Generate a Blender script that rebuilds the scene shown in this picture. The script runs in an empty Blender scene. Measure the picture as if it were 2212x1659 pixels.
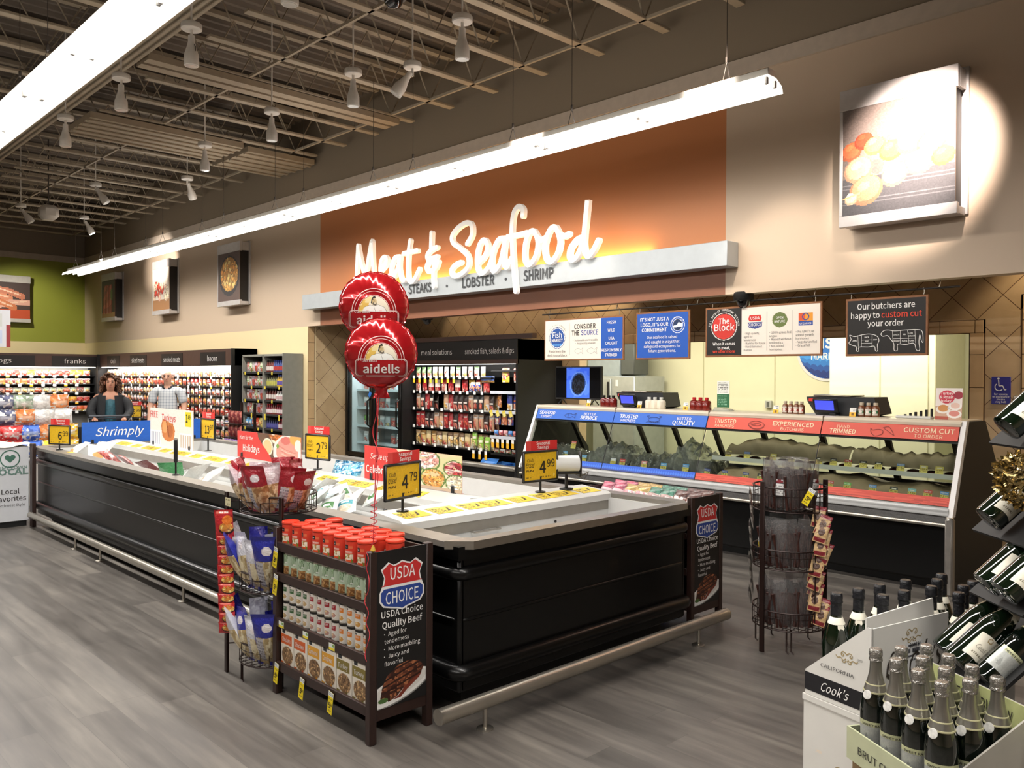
import bpy, math, random
import numpy as np
from math import sin, cos, pi, radians, sqrt, atan2, hypot
from mathutils import Vector as V, Matrix as Mx

S = bpy.context.scene
COL = S.collection

# ---------------------------------------------------------------- camera, world, exposure
cam_d = bpy.data.cameras.new('camera')
cam_d.sensor_fit = 'HORIZONTAL'; cam_d.sensor_width = 36.0
cam_d.lens = 36.0 * 1801.3 / 2212.0
cam_d.clip_start = 0.05; cam_d.clip_end = 200
cam = bpy.data.objects.new('camera', cam_d); COL.objects.link(cam)
_yaw, _pit, _rol = 0.804378, -0.010517, 0.0041054
_fw = V((-sin(_yaw)*cos(_pit), cos(_yaw)*cos(_pit), sin(_pit)))
_r = V((cos(_yaw), sin(_yaw), 0)); _u = _r.cross(_fw)
_r2 = _r*cos(_rol) + _u*sin(_rol); _u2 = _u*cos(_rol) - _r*sin(_rol)
_m = Mx((_r2, _u2, -_fw)).transposed().to_4x4(); _m.translation = V((0, 0, 1.65))
cam.matrix_world = _m
S.camera = cam

world = bpy.data.worlds.new('world'); S.world = world; world.use_nodes = True
_bg = world.node_tree.nodes['Background']
_bg.inputs[0].default_value = (1.0, 0.93, 0.86, 1); _bg.inputs[1].default_value = 0.10

S.view_settings.view_transform = 'Standard'; S.view_settings.look = 'None'
S.view_settings.gamma = 1.0; S.view_settings.exposure = 0.0
S.cycles.max_bounces = 5; S.cycles.diffuse_bounces = 2; S.cycles.glossy_bounces = 2
S.cycles.transmission_bounces = 3; S.cycles.adaptive_threshold = 0.05; S.cycles.transparent_max_bounces = 12
S.cycles.caustics_reflective = False; S.cycles.caustics_refractive = False
S.cycles.sample_clamp_indirect = 4.0

def area_light(name, loc, sx, sy, power, col=(1, 1, 1), rot=(0, 0, 0), spread=180):
    d = bpy.data.lights.new(name, 'AREA'); d.shape = 'RECTANGLE'; d.size = sx; d.size_y = sy
    d.energy = power; d.color = col; d.spread = radians(spread)
    o = bpy.data.objects.new(name, d); COL.objects.link(o); o.location = loc; o.rotation_euler = rot
    return o
def spot_light(name, loc, target, power, col, angle, blend=0.6, r=0.04):
    d = bpy.data.lights.new(name, 'SPOT'); d.energy = power; d.color = col
    d.spot_size = radians(angle); d.spot_blend = blend; d.shadow_soft_size = r
    o = bpy.data.objects.new(name, d); COL.objects.link(o); o.location = loc
    o.rotation_euler = (V(target) - V(loc)).to_track_quat('-Z', 'Y').to_euler()
    return o
# light of two fluorescent rows in view, plus an added rear row (their tubes and reflectors are built further down)
WHITE = (1.0, 0.965, 0.925)
area_light('wall_row_light', (-11.4, 5.65, 3.775), 16.5, 0.20, 330, WHITE, spread=156)
area_light('overhead_row_light', (-6.2, 1.83, 3.775), 16.8, 0.20, 500, WHITE)
area_light('rear_row_light', (-6.2, -2.0, 3.775), 16.8, 0.20, 380, WHITE)  # fill added from an unseen row behind the viewer
for y, e in ((5.65, 42), (1.83, 16)): area_light('lamp_uplight', (-11.4 if y > 5 else -6.2, y, 3.93), 16.5, 0.10, e, WHITE, (pi, 0, 0))   # upward fill added above the lamps to brighten the roof
# warm glow strip lying on the sign ledge behind the script letters, prep room ceiling lamp, alcove lamps
area_light('sign_glow_light', (-8.0, 6.98, 2.93), 5.6, 0.05, 26, (1.0, 0.60, 0.2), (pi, 0, 0))
area_light('prep_room_light', (-6.0, 9.5, 2.85), 6.0, 0.8, 230, (1.0, 0.97, 0.86))

# ---------------------------------------------------------------- colour and material helpers
def lin(c):
    if isinstance(c, str):
        c = c.lstrip('#'); c = tuple(int(c[i:i+2], 16)/255 for i in (0, 2, 4))
    return tuple((x/12.92 if x <= 0.04045 else ((x+0.055)/1.055)**2.4) for x in c[:3])
def rgb(c):
    if isinstance(c, str):
        c = c.lstrip('#'); return tuple(int(c[i:i+2], 16)/255 for i in (0, 2, 4))
    return tuple(c)
_mats = {}
def mat(name, c='#808080', rough=0.5, metal=0.0, noise=0.06, nscale=12.0, coat=0.0, emit=None, es=1.0, spec=0.5, bump=0.0, bscale=40):
    if name in _mats: return _mats[name]
    m = bpy.data.materials.new(name); m.use_nodes = True; nt = m.node_tree; b = nt.nodes['Principled BSDF']
    b.inputs['Roughness'].default_value = rough; b.inputs['Metallic'].default_value = metal
    b.inputs['Coat Weight'].default_value = coat; b.inputs['Specular IOR Level'].default_value = spec
    l = lin(c)
    if noise:
        tc = nt.nodes.new('ShaderNodeTexCoord'); nz = nt.nodes.new('ShaderNodeTexNoise')
        nz.inputs['Scale'].default_value = nscale; nz.inputs['Detail'].default_value = 4
        rp = nt.nodes.new('ShaderNodeValToRGB')
        rp.color_ramp.elements[0].position = .3; rp.color_ramp.elements[1].position = .7
        rp.color_ramp.elements[0].color = (*[x*(1-noise) for x in l], 1); rp.color_ramp.elements[1].color = (*[min(1, x*(1+noise)) for x in l], 1)
        nt.links.new(tc.outputs['Object'], nz.inputs['Vector']); nt.links.new(nz.outputs['Fac'], rp.inputs[0])
        nt.links.new(rp.outputs[0], b.inputs['Base Color'])
    else:
        b.inputs['Base Color'].default_value = (*l, 1)
    if bump:
        tc = nt.nodes.new('ShaderNodeTexCoord'); nz = nt.nodes.new('ShaderNodeTexNoise'); nz.inputs['Scale'].default_value = bscale
        bp = nt.nodes.new('ShaderNodeBump'); bp.inputs['Strength'].default_value = bump; bp.inputs['Distance'].default_value = .01
        nt.links.new(tc.outputs['Object'], nz.inputs['Vector']); nt.links.new(nz.outputs['Fac'], bp.inputs['Height'])
        nt.links.new(bp.outputs[0], b.inputs['Normal'])
    if emit is not None:
        b.inputs['Emission Color'].default_value = (*lin(emit), 1); b.inputs['Emission Strength'].default_value = es; m.cycles.emission_sampling = 'NONE'
    _mats[name] = m; return m
def printed(name='printed_card', rough=0.5, coat=0.0, emit=0.0, bump=0.0, metal=0.0, bscale=30):
    """print on card, film or tin: the colour of each small facet is the ink on it"""
    if name in _mats: return _mats[name]
    m = bpy.data.materials.new(name); m.use_nodes = True; nt = m.node_tree; b = nt.nodes['Principled BSDF']
    a = nt.nodes.new('ShaderNodeVertexColor'); a.layer_name = 'Col'
    nt.links.new(a.outputs[0], b.inputs['Base Color'])
    b.inputs['Roughness'].default_value = rough; b.inputs['Coat Weight'].default_value = coat; b.inputs['Metallic'].default_value = metal
    if emit:
        nt.links.new(a.outputs[0], b.inputs['Emission Color']); b.inputs['Emission Strength'].default_value = emit; m.cycles.emission_sampling = 'NONE'
    if bump:
        tc = nt.nodes.new('ShaderNodeTexCoord'); nz = nt.nodes.new('ShaderNodeTexNoise'); nz.inputs['Scale'].default_value = bscale; nz.inputs['Detail'].default_value = 3
        bp = nt.nodes.new('ShaderNodeBump'); bp.inputs['Strength'].default_value = bump; bp.inputs['Distance'].default_value = .02
        nt.links.new(tc.outputs['Object'], nz.inputs['Vector']); nt.links.new(nz.outputs['Fac'], bp.inputs['Height']); nt.links.new(bp.outputs[0], b.inputs['Normal'])
    _mats[name] = m; return m
def clear_film(name, tint='#ffffff', haze=0.12, rough=0.1, bump=0.0, ior=1.45):
    """thin clear sheet: lets the view through and mirrors at grazing angles; haze is the share that scatters white"""
    if name in _mats: return _mats[name]
    m = bpy.data.materials.new(name); m.use_nodes = True; nt = m.node_tree; N = nt.nodes; L = nt.links
    N.remove(N['Principled BSDF']); out = N['Material Output']
    tr = N.new('ShaderNodeBsdfTransparent'); tr.inputs[0].default_value = (*lin(tint), 1)
    gl = N.new('ShaderNodeBsdfGlossy'); gl.inputs['Roughness'].default_value = rough
    df = N.new('ShaderNodeBsdfDiffuse'); df.inputs[0].default_value = (.75, .75, .74, 1)
    fr = N.new('ShaderNodeFresnel'); ge = N.new('ShaderNodeNewGeometry'); io = N.new('ShaderNodeMapRange'); L.new(ge.outputs['Backfacing'], io.inputs[0])
    io.inputs[3].default_value = ior; io.inputs[4].default_value = 1/ior; L.new(io.outputs[0], fr.inputs[0])
    m1 = N.new('ShaderNodeMixShader'); m1.inputs[0].default_value = haze; L.new(tr.outputs[0], m1.inputs[1]); L.new(df.outputs[0], m1.inputs[2])
    m2 = N.new('ShaderNodeMixShader'); L.new(fr.outputs[0], m2.inputs[0]); L.new(m1.outputs[0], m2.inputs[1]); L.new(gl.outputs[0], m2.inputs[2])
    if bump:
        tc = N.new('ShaderNodeTexCoord'); nz = N.new('ShaderNodeTexNoise'); nz.inputs['Scale'].default_value = 26; nz.inputs['Detail'].default_value = 5
        bp = N.new('ShaderNodeBump'); bp.inputs['Strength'].default_value = bump; bp.inputs['Distance'].default_value = .03
        L.new(tc.outputs['Object'], nz.inputs['Vector']); L.new(nz.outputs['Fac'], bp.inputs['Height'])
        L.new(bp.outputs[0], gl.inputs['Normal']); L.new(bp.outputs[0], fr.inputs['Normal'])
    L.new(m2.outputs[0], out.inputs[0]); _mats[name] = m; return m

# ---------------------------------------------------------------- objects: things, parts, copies
ORG = {}
def tag(o, label, cat, group=None, kind=None):
    if label: o['label'] = label
    if cat: o['category'] = cat
    if group: o['group'] = group
    if kind: o['kind'] = kind
    return o
def thing(name, label, cat, loc=(0, 0, 0), group=None):
    o = bpy.data.objects.new(name, None); o.empty_display_size = .1; COL.objects.link(o); o.location = loc
    ORG[o.name] = V(loc); return tag(o, label, cat, group)
def dup(root, loc=None, rz=None, label=None, group=None, rot=None, scale=None, name=None):
    """copy of a thing with its parts and their sub-parts"""
    r = root.copy(); COL.objects.link(r)
    if name: r.name = name
    if loc is not None: r.location = loc
    if rz is not None: r.rotation_euler = (0, 0, rz)
    if rot is not None: r.rotation_euler = rot
    if scale is not None: r.scale = (scale,)*3 if not hasattr(scale, '__len__') else scale
    if label: r['label'] = label
    if group: r['group'] = group
    for ch in root.children:
        c = ch.copy(); COL.objects.link(c); c.parent = r
        for g in ch.children:
            d = g.copy(); COL.objects.link(d); d.parent = c
    return r
class Stock:
    """one of each kind: the first call to put() moves the original, later ones place copies"""
    def __init__(s, root): s.root, s.used = root, False
    def put(s, loc, rz=0, label=None, group=None, rot=None, scale=None):
        if not s.used:
            s.used = True; o = s.root; o.location = loc; o.rotation_euler = rot or (0, 0, rz)
            if scale is not None: o.scale = (scale,)*3 if not hasattr(scale, '__len__') else scale
            if label: o['label'] = label
            if group: o['group'] = group
            return o
        return dup(s.root, loc, rz, label, group, rot, scale if scale is not None else (1, 1, 1))
_NTH = 'first second third fourth fifth sixth seventh eighth ninth tenth eleventh twelfth thirteenth fourteenth fifteenth sixteenth seventeenth eighteenth nineteenth twentieth'.split()
_TENS = {20: 'twenty', 30: 'thirty', 40: 'forty', 50: 'fifty'}
def nth(i):
    if i < 20: return _NTH[i]
    t = (i+1)//10*10; k = (i+1) % 10
    return (_TENS[t]+'-'+_NTH[k-1]) if k else {30: 'thirtieth', 40: 'fortieth', 50: 'fiftieth'}[t]

# ---------------------------------------------------------------- mesh builder
_fonts = {}
def font():
    if 'f' not in _fonts:
        try:
            _fonts['f'] = bpy.data.fonts.load(bpy.utils.system_resource('DATAFILES', path='fonts') + '/Noto Sans CJK Regular.woff2')
        except Exception:
            _fonts['f'] = None
    return _fonts['f']
_tcache = {}
def font_scale():
    """factor that makes a capital letter 0.61 of the nominal size in whichever font is at hand"""
    if 'k' not in _fonts:
        c = bpy.data.curves.new('t', 'FONT'); c.body = 'H'; c.size = 1.0
        if font(): c.font = font()
        o = bpy.data.objects.new('t', c); m = bpy.data.meshes.new_from_object(o); ys = [v.co.y for v in m.vertices]
        _fonts['k'] = .61/max(1e-3, max(ys)-min(ys)); bpy.data.objects.remove(o); bpy.data.curves.remove(c); bpy.data.meshes.remove(m)
    return _fonts['k']
def text_mesh(s, bold=0.0, shear=0.0, space=1.0, line=1.0, align='CENTER'):
    k = (s, bold, shear, space, line, align)
    if k not in _tcache:
        kf = font_scale()
        c = bpy.data.curves.new('t', 'FONT'); c.body = s; c.size = 1.0; c.resolution_u = 2; c.offset = max(bold, 0)/kf; c.shear = shear
        c.space_character = space; c.space_line = line/kf; c.align_x = align
        if font(): c.font = font()
        o = bpy.data.objects.new('t', c); m = bpy.data.meshes.new_from_object(o)
        vs = np.array([v.co[:] for v in m.vertices]).reshape(-1, 3)*kf; fs = [tuple(p.vertices) for p in m.polygons]
        bpy.data.objects.remove(o); bpy.data.curves.remove(c); bpy.data.meshes.remove(m)
        _tcache[k] = (vs, fs)
    return _tcache[k]

class MB:
    def __init__(s): s.v, s.f, s.c, s.n = [], [], [], 0
    def add(s, vs, fs, col=None, cols=None):
        vs = np.asarray(vs, float).reshape(-1, 3); o = s.n; s.v.append(vs); s.n += len(vs)
        s.f += [tuple(i+o for i in f) for f in fs]
        if cols is None: cols = [col]*len(fs)
        s.c += list(cols); return s
    def box(s, c, d, b=0.0, rz=0.0, M=None, col=None):
        hx, hy, hz = d[0]/2, d[1]/2, d[2]/2
        if b <= 0:
            vs = [(x*hx, y*hy, z*hz) for x in (-1, 1) for y in (-1, 1) for z in (-1, 1)]
            fs = [(0, 1, 3, 2), (4, 6, 7, 5), (0, 4, 5, 1), (2, 3, 7, 6), (0, 2, 6, 4), (1, 5, 7, 3)]
        else:
            b = min(b, hx*.98, hy*.98, hz*.98); vs = []; ix = {}
            for x in (-1, 1):
                for y in (-1, 1):
                    for z in (-1, 1):
                        for a in range(3):
                            e = [hx-b, hy-b, hz-b]; e[a] += b; ix[(x, y, z, a)] = len(vs); vs.append((x*e[0], y*e[1], z*e[2]))
            fs = []
            for a in range(3):
                p, q = (a+1) % 3, (a+2) % 3
                for sg in (-1, 1):
                    k = []
                    for (i, j) in ((-1, -1), (1, -1), (1, 1), (-1, 1)):
                        t = [0, 0, 0]; t[a] = sg; t[p] = i; t[q] = j; k.append(ix[(*t, a)])
                    fs.append(tuple(k if sg > 0 else k[::-1]))
                for i in (-1, 1):
                    for j in (-1, 1):
                        t0 = [0, 0, 0]; t1 = [0, 0, 0]; t0[p] = t1[p] = i; t0[q] = t1[q] = j; t0[a] = -1; t1[a] = 1
                        k = [ix[(*t0, p)], ix[(*t1, p)], ix[(*t1, q)], ix[(*t0, q)]]
                        fs.append(tuple(k if i*j < 0 else k[::-1]))
            for x in (-1, 1):
                for y in (-1, 1):
                    for z in (-1, 1):
                        k = (ix[(x, y, z, 0)], ix[(x, y, z, 1)], ix[(x, y, z, 2)]); fs.append(k if x*y*z > 0 else k[::-1])
        vs = np.array(vs)
        if M is not None: vs = np.array([(M @ V(p))[:] for p in vs])
        elif rz: vs = vs @ np.array([[cos(rz), sin(rz), 0], [-sin(rz), cos(rz), 0], [0, 0, 1]])
        return s.add(vs + np.array(c), fs, col)
    def bx(s, x0, x1, y0, y1, z0, z1, b=0.0, col=None):
        return s.box(((x0+x1)/2, (y0+y1)/2, (z0+z1)/2), (abs(x1-x0), abs(y1-y0), abs(z1-z0)), b, col=col)
    def tube(s, pts, r, n=8, closed=False, col=None, flat=1.0):
        P = [V(p) for p in pts]; k = len(P); R = r if hasattr(r, '__len__') else [r]*k
        vs = []; up = None
        for i in range(k):
            t = (P[(i+1) % k] - P[i-1]) if closed else (P[min(i+1, k-1)] - P[max(i-1, 0)])
            t = t.normalized() if t.length > 1e-9 else V((0, 0, 1))
            if up is None: up = V((0, 0, 1)) if abs(t.z) < .9 else V((1, 0, 0))
            a = t.cross(up); a = a.normalized() if a.length > 1e-6 else t.orthogonal().normalized()
            b = a.cross(t).normalized(); up = b
            for j in range(n):
                w = 2*pi*j/n; vs.append(P[i] + a*(cos(w)*R[i]) + b*(sin(w)*R[i]*flat))
        fs = []
        for i in range(k if closed else k-1):
            for j in range(n):
                q = ((i+1) % k)*n; fs.append((i*n+j, i*n+(j+1) % n, q+(j+1) % n, q+j))
        if not closed: fs += [tuple(range(n-1, -1, -1)), tuple((k-1)*n+j for j in range(n))]
        return s.add([p[:] for p in vs], fs, col)
    def cyl(s, p0, p1, r, n=16, r1=None, col=None): return s.tube([p0, p1], [r, r if r1 is None else r1], n, col=col)
    def lathe(s, prof, n=24, c=(0, 0, 0), M=None, cols=None, col=None):
        """prof: (radius, height) from the bottom up; cols: one colour per band"""
        vs = []; fs = []; cc = []
        for r, z in prof:
            for j in range(n): vs.append((max(r, 1e-5)*cos(2*pi*j/n), max(r, 1e-5)*sin(2*pi*j/n), z))
        for i in range(len(prof)-1):
            for j in range(n):
                fs.append((i*n+j, i*n+(j+1) % n, (i+1)*n+(j+1) % n, (i+1)*n+j)); cc.append(cols[i] if cols else col)
        fs += [tuple(range(n-1, -1, -1)), tuple((len(prof)-1)*n+j for j in range(n))]; cc += [cols[0] if cols else col, cols[-1] if cols else col]
        vs = np.array(vs)
        if M is not None: vs = np.array([(M @ V(p))[:] for p in vs])
        return s.add(vs + np.array(c), fs, cols=cc)
    def poly(s, pts, h, axis='z', off=0.0, col=None):
        """closed outline extruded by h; axis x: pts are (y, z), axis y: (x, z), axis z: (x, y)"""
        n = len(pts); mk = {'x': lambda p, t: (t, p[0], p[1]), 'y': lambda p, t: (p[0], t, p[1]), 'z': lambda p, t: (p[0], p[1], t)}[axis]
        vs = [mk(p, off) for p in pts] + [mk(p, off+h) for p in pts]
        fs = [tuple(range(n-1, -1, -1)), tuple(range(n, 2*n))] + [(i, (i+1) % n, n+(i+1) % n, n+i) for i in range(n)]
        return s.add(vs, fs, col)
    def grid(s, fn, nu, nv, col=None, cols=None, wrap=False):
        vs = [fn(i/nu, j/nv) for j in range(nv+1) for i in range(nu if wrap else nu+1)]; w = nu if wrap else nu+1
        fs = [(j*w+i, j*w+(i+1) % w, (j+1)*w+(i+1) % w, (j+1)*w+i) for j in range(nv) for i in range(nu)]
        return s.add(vs, fs, col, cols)
    def pic(s, P, fn, wrap=False):
        """P painted cells laid over the surface fn(u, v)"""
        ny, nx = P.a.shape[:2]
        return s.grid(fn, nx, ny, cols=[tuple(c) for c in P.a.reshape(-1, 3)], wrap=wrap)
    def card(s, P, o, right, up, w, h, t=0.002, back=None):
        """flat printed card: P on the front, o its lower left corner; t its thickness"""
        o, r, u = V(o), V(right).normalized(), V(up).normalized(); n = r.cross(u)
        s.pic(P, lambda a, b: (o + r*(w*a) + u*(h*b))[:])
        bk = back or tuple(P.a.mean((0, 1))); q = [o, o+r*w, o+r*w+u*h, o+u*h]; v = [p[:] for p in q] + [(p-n*t)[:] for p in q]
        return s.add(v, [(0, 4, 5, 1), (1, 5, 6, 2), (2, 6, 7, 3), (3, 7, 4, 0), (7, 6, 5, 4)], bk)
    def text(s, body, o, right, up, size=0.1, width=None, bold=0.0, align='CENTER', shear=0.0, space=1.0, line=1.0, t=0.0015, col=None, fn=None):
        """lettering: o is the baseline anchor, t its thickness; fn bends it over a surface"""
        vs, fs = text_mesh(body, bold, shear, space, line, align)
        if not len(vs): return s
        v = vs.copy(); sx = size
        if width: sx = width/max(1e-6, v[:, 0].max()-v[:, 0].min())
        v[:, 0] *= sx; v[:, 1] *= size
        if fn: return s.add([fn(p[0], p[1]) for p in v], fs, col)
        o, r, u = np.array(o, float), np.array(V(right).normalized()[:]), np.array(V(up).normalized()[:]); n = np.cross(r, u)
        front = o + v[:, :1]*r + v[:, 1:2]*u + n*t
        return s.add(front, fs, col)
    def stroke(s, pts, w, o, right, up, t=0.0015, col=None, depth=0.0, closed=False):
        """pen line of width w drawn in a plane; depth > 0 gives it sides"""
        o, r, u = V(o), V(right).normalized(), V(up).normalized(); n = r.cross(u); P = [V((p[0], p[1])) for p in pts]; k = len(P)
        if closed: P.append(P[0]); k += 1
        W = w if hasattr(w, '__len__') else [w]*k
        L, R = [], []
        for i in range(k):
            d = P[min(i+1, k-1)] - P[max(i-1, 0)]
            if closed and i in (0, k-1): d = P[1]-P[k-2]
            d = d.normalized() if d.length > 1e-9 else V((1, 0)); q = V((-d.y, d.x))*(W[i]/2)
            L.append(P[i]+q); R.append(P[i]-q)
        f = lambda p, z: (o + r*p.x + u*p.y + n*z)[:]
        vs = [f(p, t+depth) for p in L] + [f(p, t+depth) for p in R]; fs = [(i, k+i, k+i+1, i+1) for i in range(k-1)]
        if depth:
            vs += [f(p, t) for p in L] + [f(p, t) for p in R]
            fs += [(2*k+i, i, i+1, 2*k+i+1) for i in range(k-1)] + [(k+i, 3*k+i, 3*k+i+1, k+i+1) for i in range(k-1)]
            fs += [(0, 2*k, 3*k, k), (k-1, 2*k-1, 4*k-1, 3*k-1)]
        return s.add(vs, fs, col)
    def map(s, fn):
        s.v = [np.array([fn(*p) for p in a]) for a in s.v]; return s
    def mesh(s, name, m, org, smooth):
        me = bpy.data.meshes.new(name)
        vs = np.concatenate(s.v) - np.array(org) if s.v else np.zeros((0, 3))
        me.from_pydata(vs.tolist(), [], s.f)
        if any(c is not None for c in s.c):
            cl = np.ones((len(s.f), 4), np.float32)
            raw = np.array([rgb(c) if c is not None else (1, 1, 1) for c in s.c], float)
            cl[:, :3] = np.where(raw <= .04045, raw/12.92, ((np.clip(raw, 0, 1)+.055)/1.055)**2.4)
            at = me.attributes.new('Col', 'FLOAT_COLOR', 'CORNER')
            at.data.foreach_set('color', np.repeat(cl, [len(f) for f in s.f], axis=0).ravel())
        if m is not None: me.materials.append(m)
        if smooth:
            me.polygons.foreach_set('use_smooth', [True]*len(me.polygons)); me.set_sharp_from_angle(angle=radians(smooth if smooth > 1 else 40))
        me.update(); return me
    def build(s, name, m, parent=None, smooth=40, org=None, label=None, kind=None):
        """links the collected shapes as one mesh object: a part of parent, or a thing of its own standing at org"""
        o0 = ORG[parent.name] if parent is not None else V(org or (0, 0, 0))
        o = bpy.data.objects.new(name, s.mesh(name, m, o0[:], smooth)); COL.objects.link(o)
        if parent is not None: o.parent = parent
        else: o.location = o0
        ORG[o.name] = o0
        if label: o['label'] = label
        if kind: o['kind'] = kind
        return o
def one(mb, name, m, label, cat, org=(0, 0, 0), group=None, smooth=40, kind=None):
    return tag(mb.build(name, m, None, smooth, org), label, cat, group, kind)
def struct(mb, name, m, label=None, smooth=0): return tag(mb.build(name, m, None, smooth), label, None, None, 'structure')

# ---------------------------------------------------------------- painter for printed pictures (cells of ink on a u, v sheet)
class P:
    def __init__(s, nx, ny, base='#ffffff'):
        s.a = np.zeros((ny, nx, 3)); s.a[:] = rgb(base); s.nx, s.ny = nx, ny
        s.u, s.w = np.meshgrid((np.arange(nx)+.5)/nx, (np.arange(ny)+.5)/ny)
    def put(s, m, c, k=1.0):
        s.a[m] = s.a[m]*(1-k) + np.array(rgb(c))*k; return s
    def rect(s, u0, v0, u1, v1, c, k=1.0): return s.put((s.u >= u0) & (s.u <= u1) & (s.w >= v0) & (s.w <= v1), c, k)
    def inell(s, cu, cv, ru, rv, ang=0.0):
        x, y = s.u-cu, (s.w-cv)
        if ang: x, y = x*cos(ang)+y*sin(ang), -x*sin(ang)+y*cos(ang)
        return (x/ru)**2 + (y/rv)**2 <= 1
    def ell(s, cu, cv, ru, rv, c, ang=0.0, k=1.0): return s.put(s.inell(cu, cv, ru, rv, ang), c, k)
    def ring(s, cu, cv, ru, rv, w, c): return s.put(s.inell(cu, cv, ru, rv) & ~s.inell(cu, cv, ru-w, rv-w*rv/ru), c)
    def inpoly(s, pts):
        m = np.zeros(s.u.shape, bool); n = len(pts)
        for i in range(n):
            (x0, y0), (x1, y1) = pts[i], pts[(i+1) % n]
            if y0 == y1: continue
            m ^= ((y0 > s.w) != (y1 > s.w)) & (s.u < (x1-x0)*(s.w-y0)/(y1-y0)+x0)
        return m
    def poly(s, pts, c, k=1.0): return s.put(s.inpoly(pts), c, k)
    def line(s, pts, w, c):
        for (x0, y0), (x1, y1) in zip(pts, pts[1:]):
            dx, dy = x1-x0, y1-y0; t = np.clip(((s.u-x0)*dx+(s.w-y0)*dy)/max(1e-9, dx*dx+dy*dy), 0, 1)
            s.put(np.hypot(s.u-x0-t*dx, s.w-y0-t*dy) < w/2, c)
        return s
    def field(s, scale, seed=0):
        rs = np.random.RandomState(seed); g = rs.rand(int(scale*4)+3, int(scale*4)+3); x, y = s.u*scale, s.w*scale
        i, j = x.astype(int), y.astype(int); fx, fy = x-i, y-j; fx, fy = fx*fx*(3-2*fx), fy*fy*(3-2*fy)
        return (g[j, i]*(1-fx)+g[j, i+1]*fx)*(1-fy) + (g[j+1, i]*(1-fx)+g[j+1, i+1]*fx)*fy
    def mott(s, c, scale=8, thr=.5, seed=0, m=None, k=1.0):
        q = s.field(scale, seed) > thr
        return s.put(q if m is None else q & m, c, k)
    def grain(s, amt=.06, seed=0, m=None):
        n = 1 + (np.random.RandomState(seed).rand(s.ny, s.nx, 1)-.5)*2*amt
        if m is None: s.a = np.clip(s.a*n, 0, 1)
        else: s.a[m] = np.clip(s.a*n, 0, 1)[m]
        return s
    def pieces(s, n, box, r, cols, seed=0, m=None):
        """scattered food pieces: small ellipses with a paler top"""
        rs = random.Random(seed)
        for _ in range(n):
            u, v = rs.uniform(box[0], box[2]), rs.uniform(box[1], box[3]); a = rs.uniform(0, 3); q = rs.uniform(.7, 1.2)
            c = rgb(rs.choice(cols)); e = s.inell(u, v, r*q, r*q*.7*s.nx/s.ny, a); e2 = s.inell(u, v+r*.2, r*q*.55, r*q*.35*s.nx/s.ny, a)
            if m is not None: e = e & m; e2 = e2 & m
            s.put(e, tuple(x*.72 for x in c)); s.put(s.inell(u, v, r*q*.85, r*q*.6*s.nx/s.ny, a) & e, c); s.put(e2, tuple(min(1, x*1.18+.03) for x in c))
        return s
    def writing(s, u0, v0, u1, v1, c, lines=3, seed=0):
        """rows of print too small to read"""
        rs = random.Random(seed); h = (v1-v0)/lines
        for i in range(lines):
            u = u0
            while u < u1:
                w = rs.uniform(.03, .09); s.rect(u, v1-(i+.75)*h, min(u+w, u1), v1-(i+.25)*h, c); u += w+.03
        return s
# ================================================================ ROOM
def node_mat(name, rough=0.6):
    m = bpy.data.materials.new(name); m.use_nodes = True; nt = m.node_tree
    b = nt.nodes['Principled BSDF']; b.inputs['Roughness'].default_value = rough
    return m, nt, nt.nodes, nt.links, b
def math_n(nt, op, a, b=None):
    n = nt.nodes.new('ShaderNodeMath'); n.operation = op
    for i, x in enumerate((a, b)):
        if x is None: continue
        if hasattr(x, 'links'): nt.links.new(x, n.inputs[i])
        else: n.inputs[i].default_value = x
    return n.outputs[0]
def mix_n(nt, f, a, b):
    n = nt.nodes.new('ShaderNodeMix'); n.data_type = 'RGBA'
    nt.links.new(f, n.inputs[0])
    for i, x in ((6, a), (7, b)):
        if hasattr(x, 'links'): nt.links.new(x, n.inputs[i])
        else: n.inputs[i].default_value = (*lin(x), 1)
    return n.outputs[2]

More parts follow.
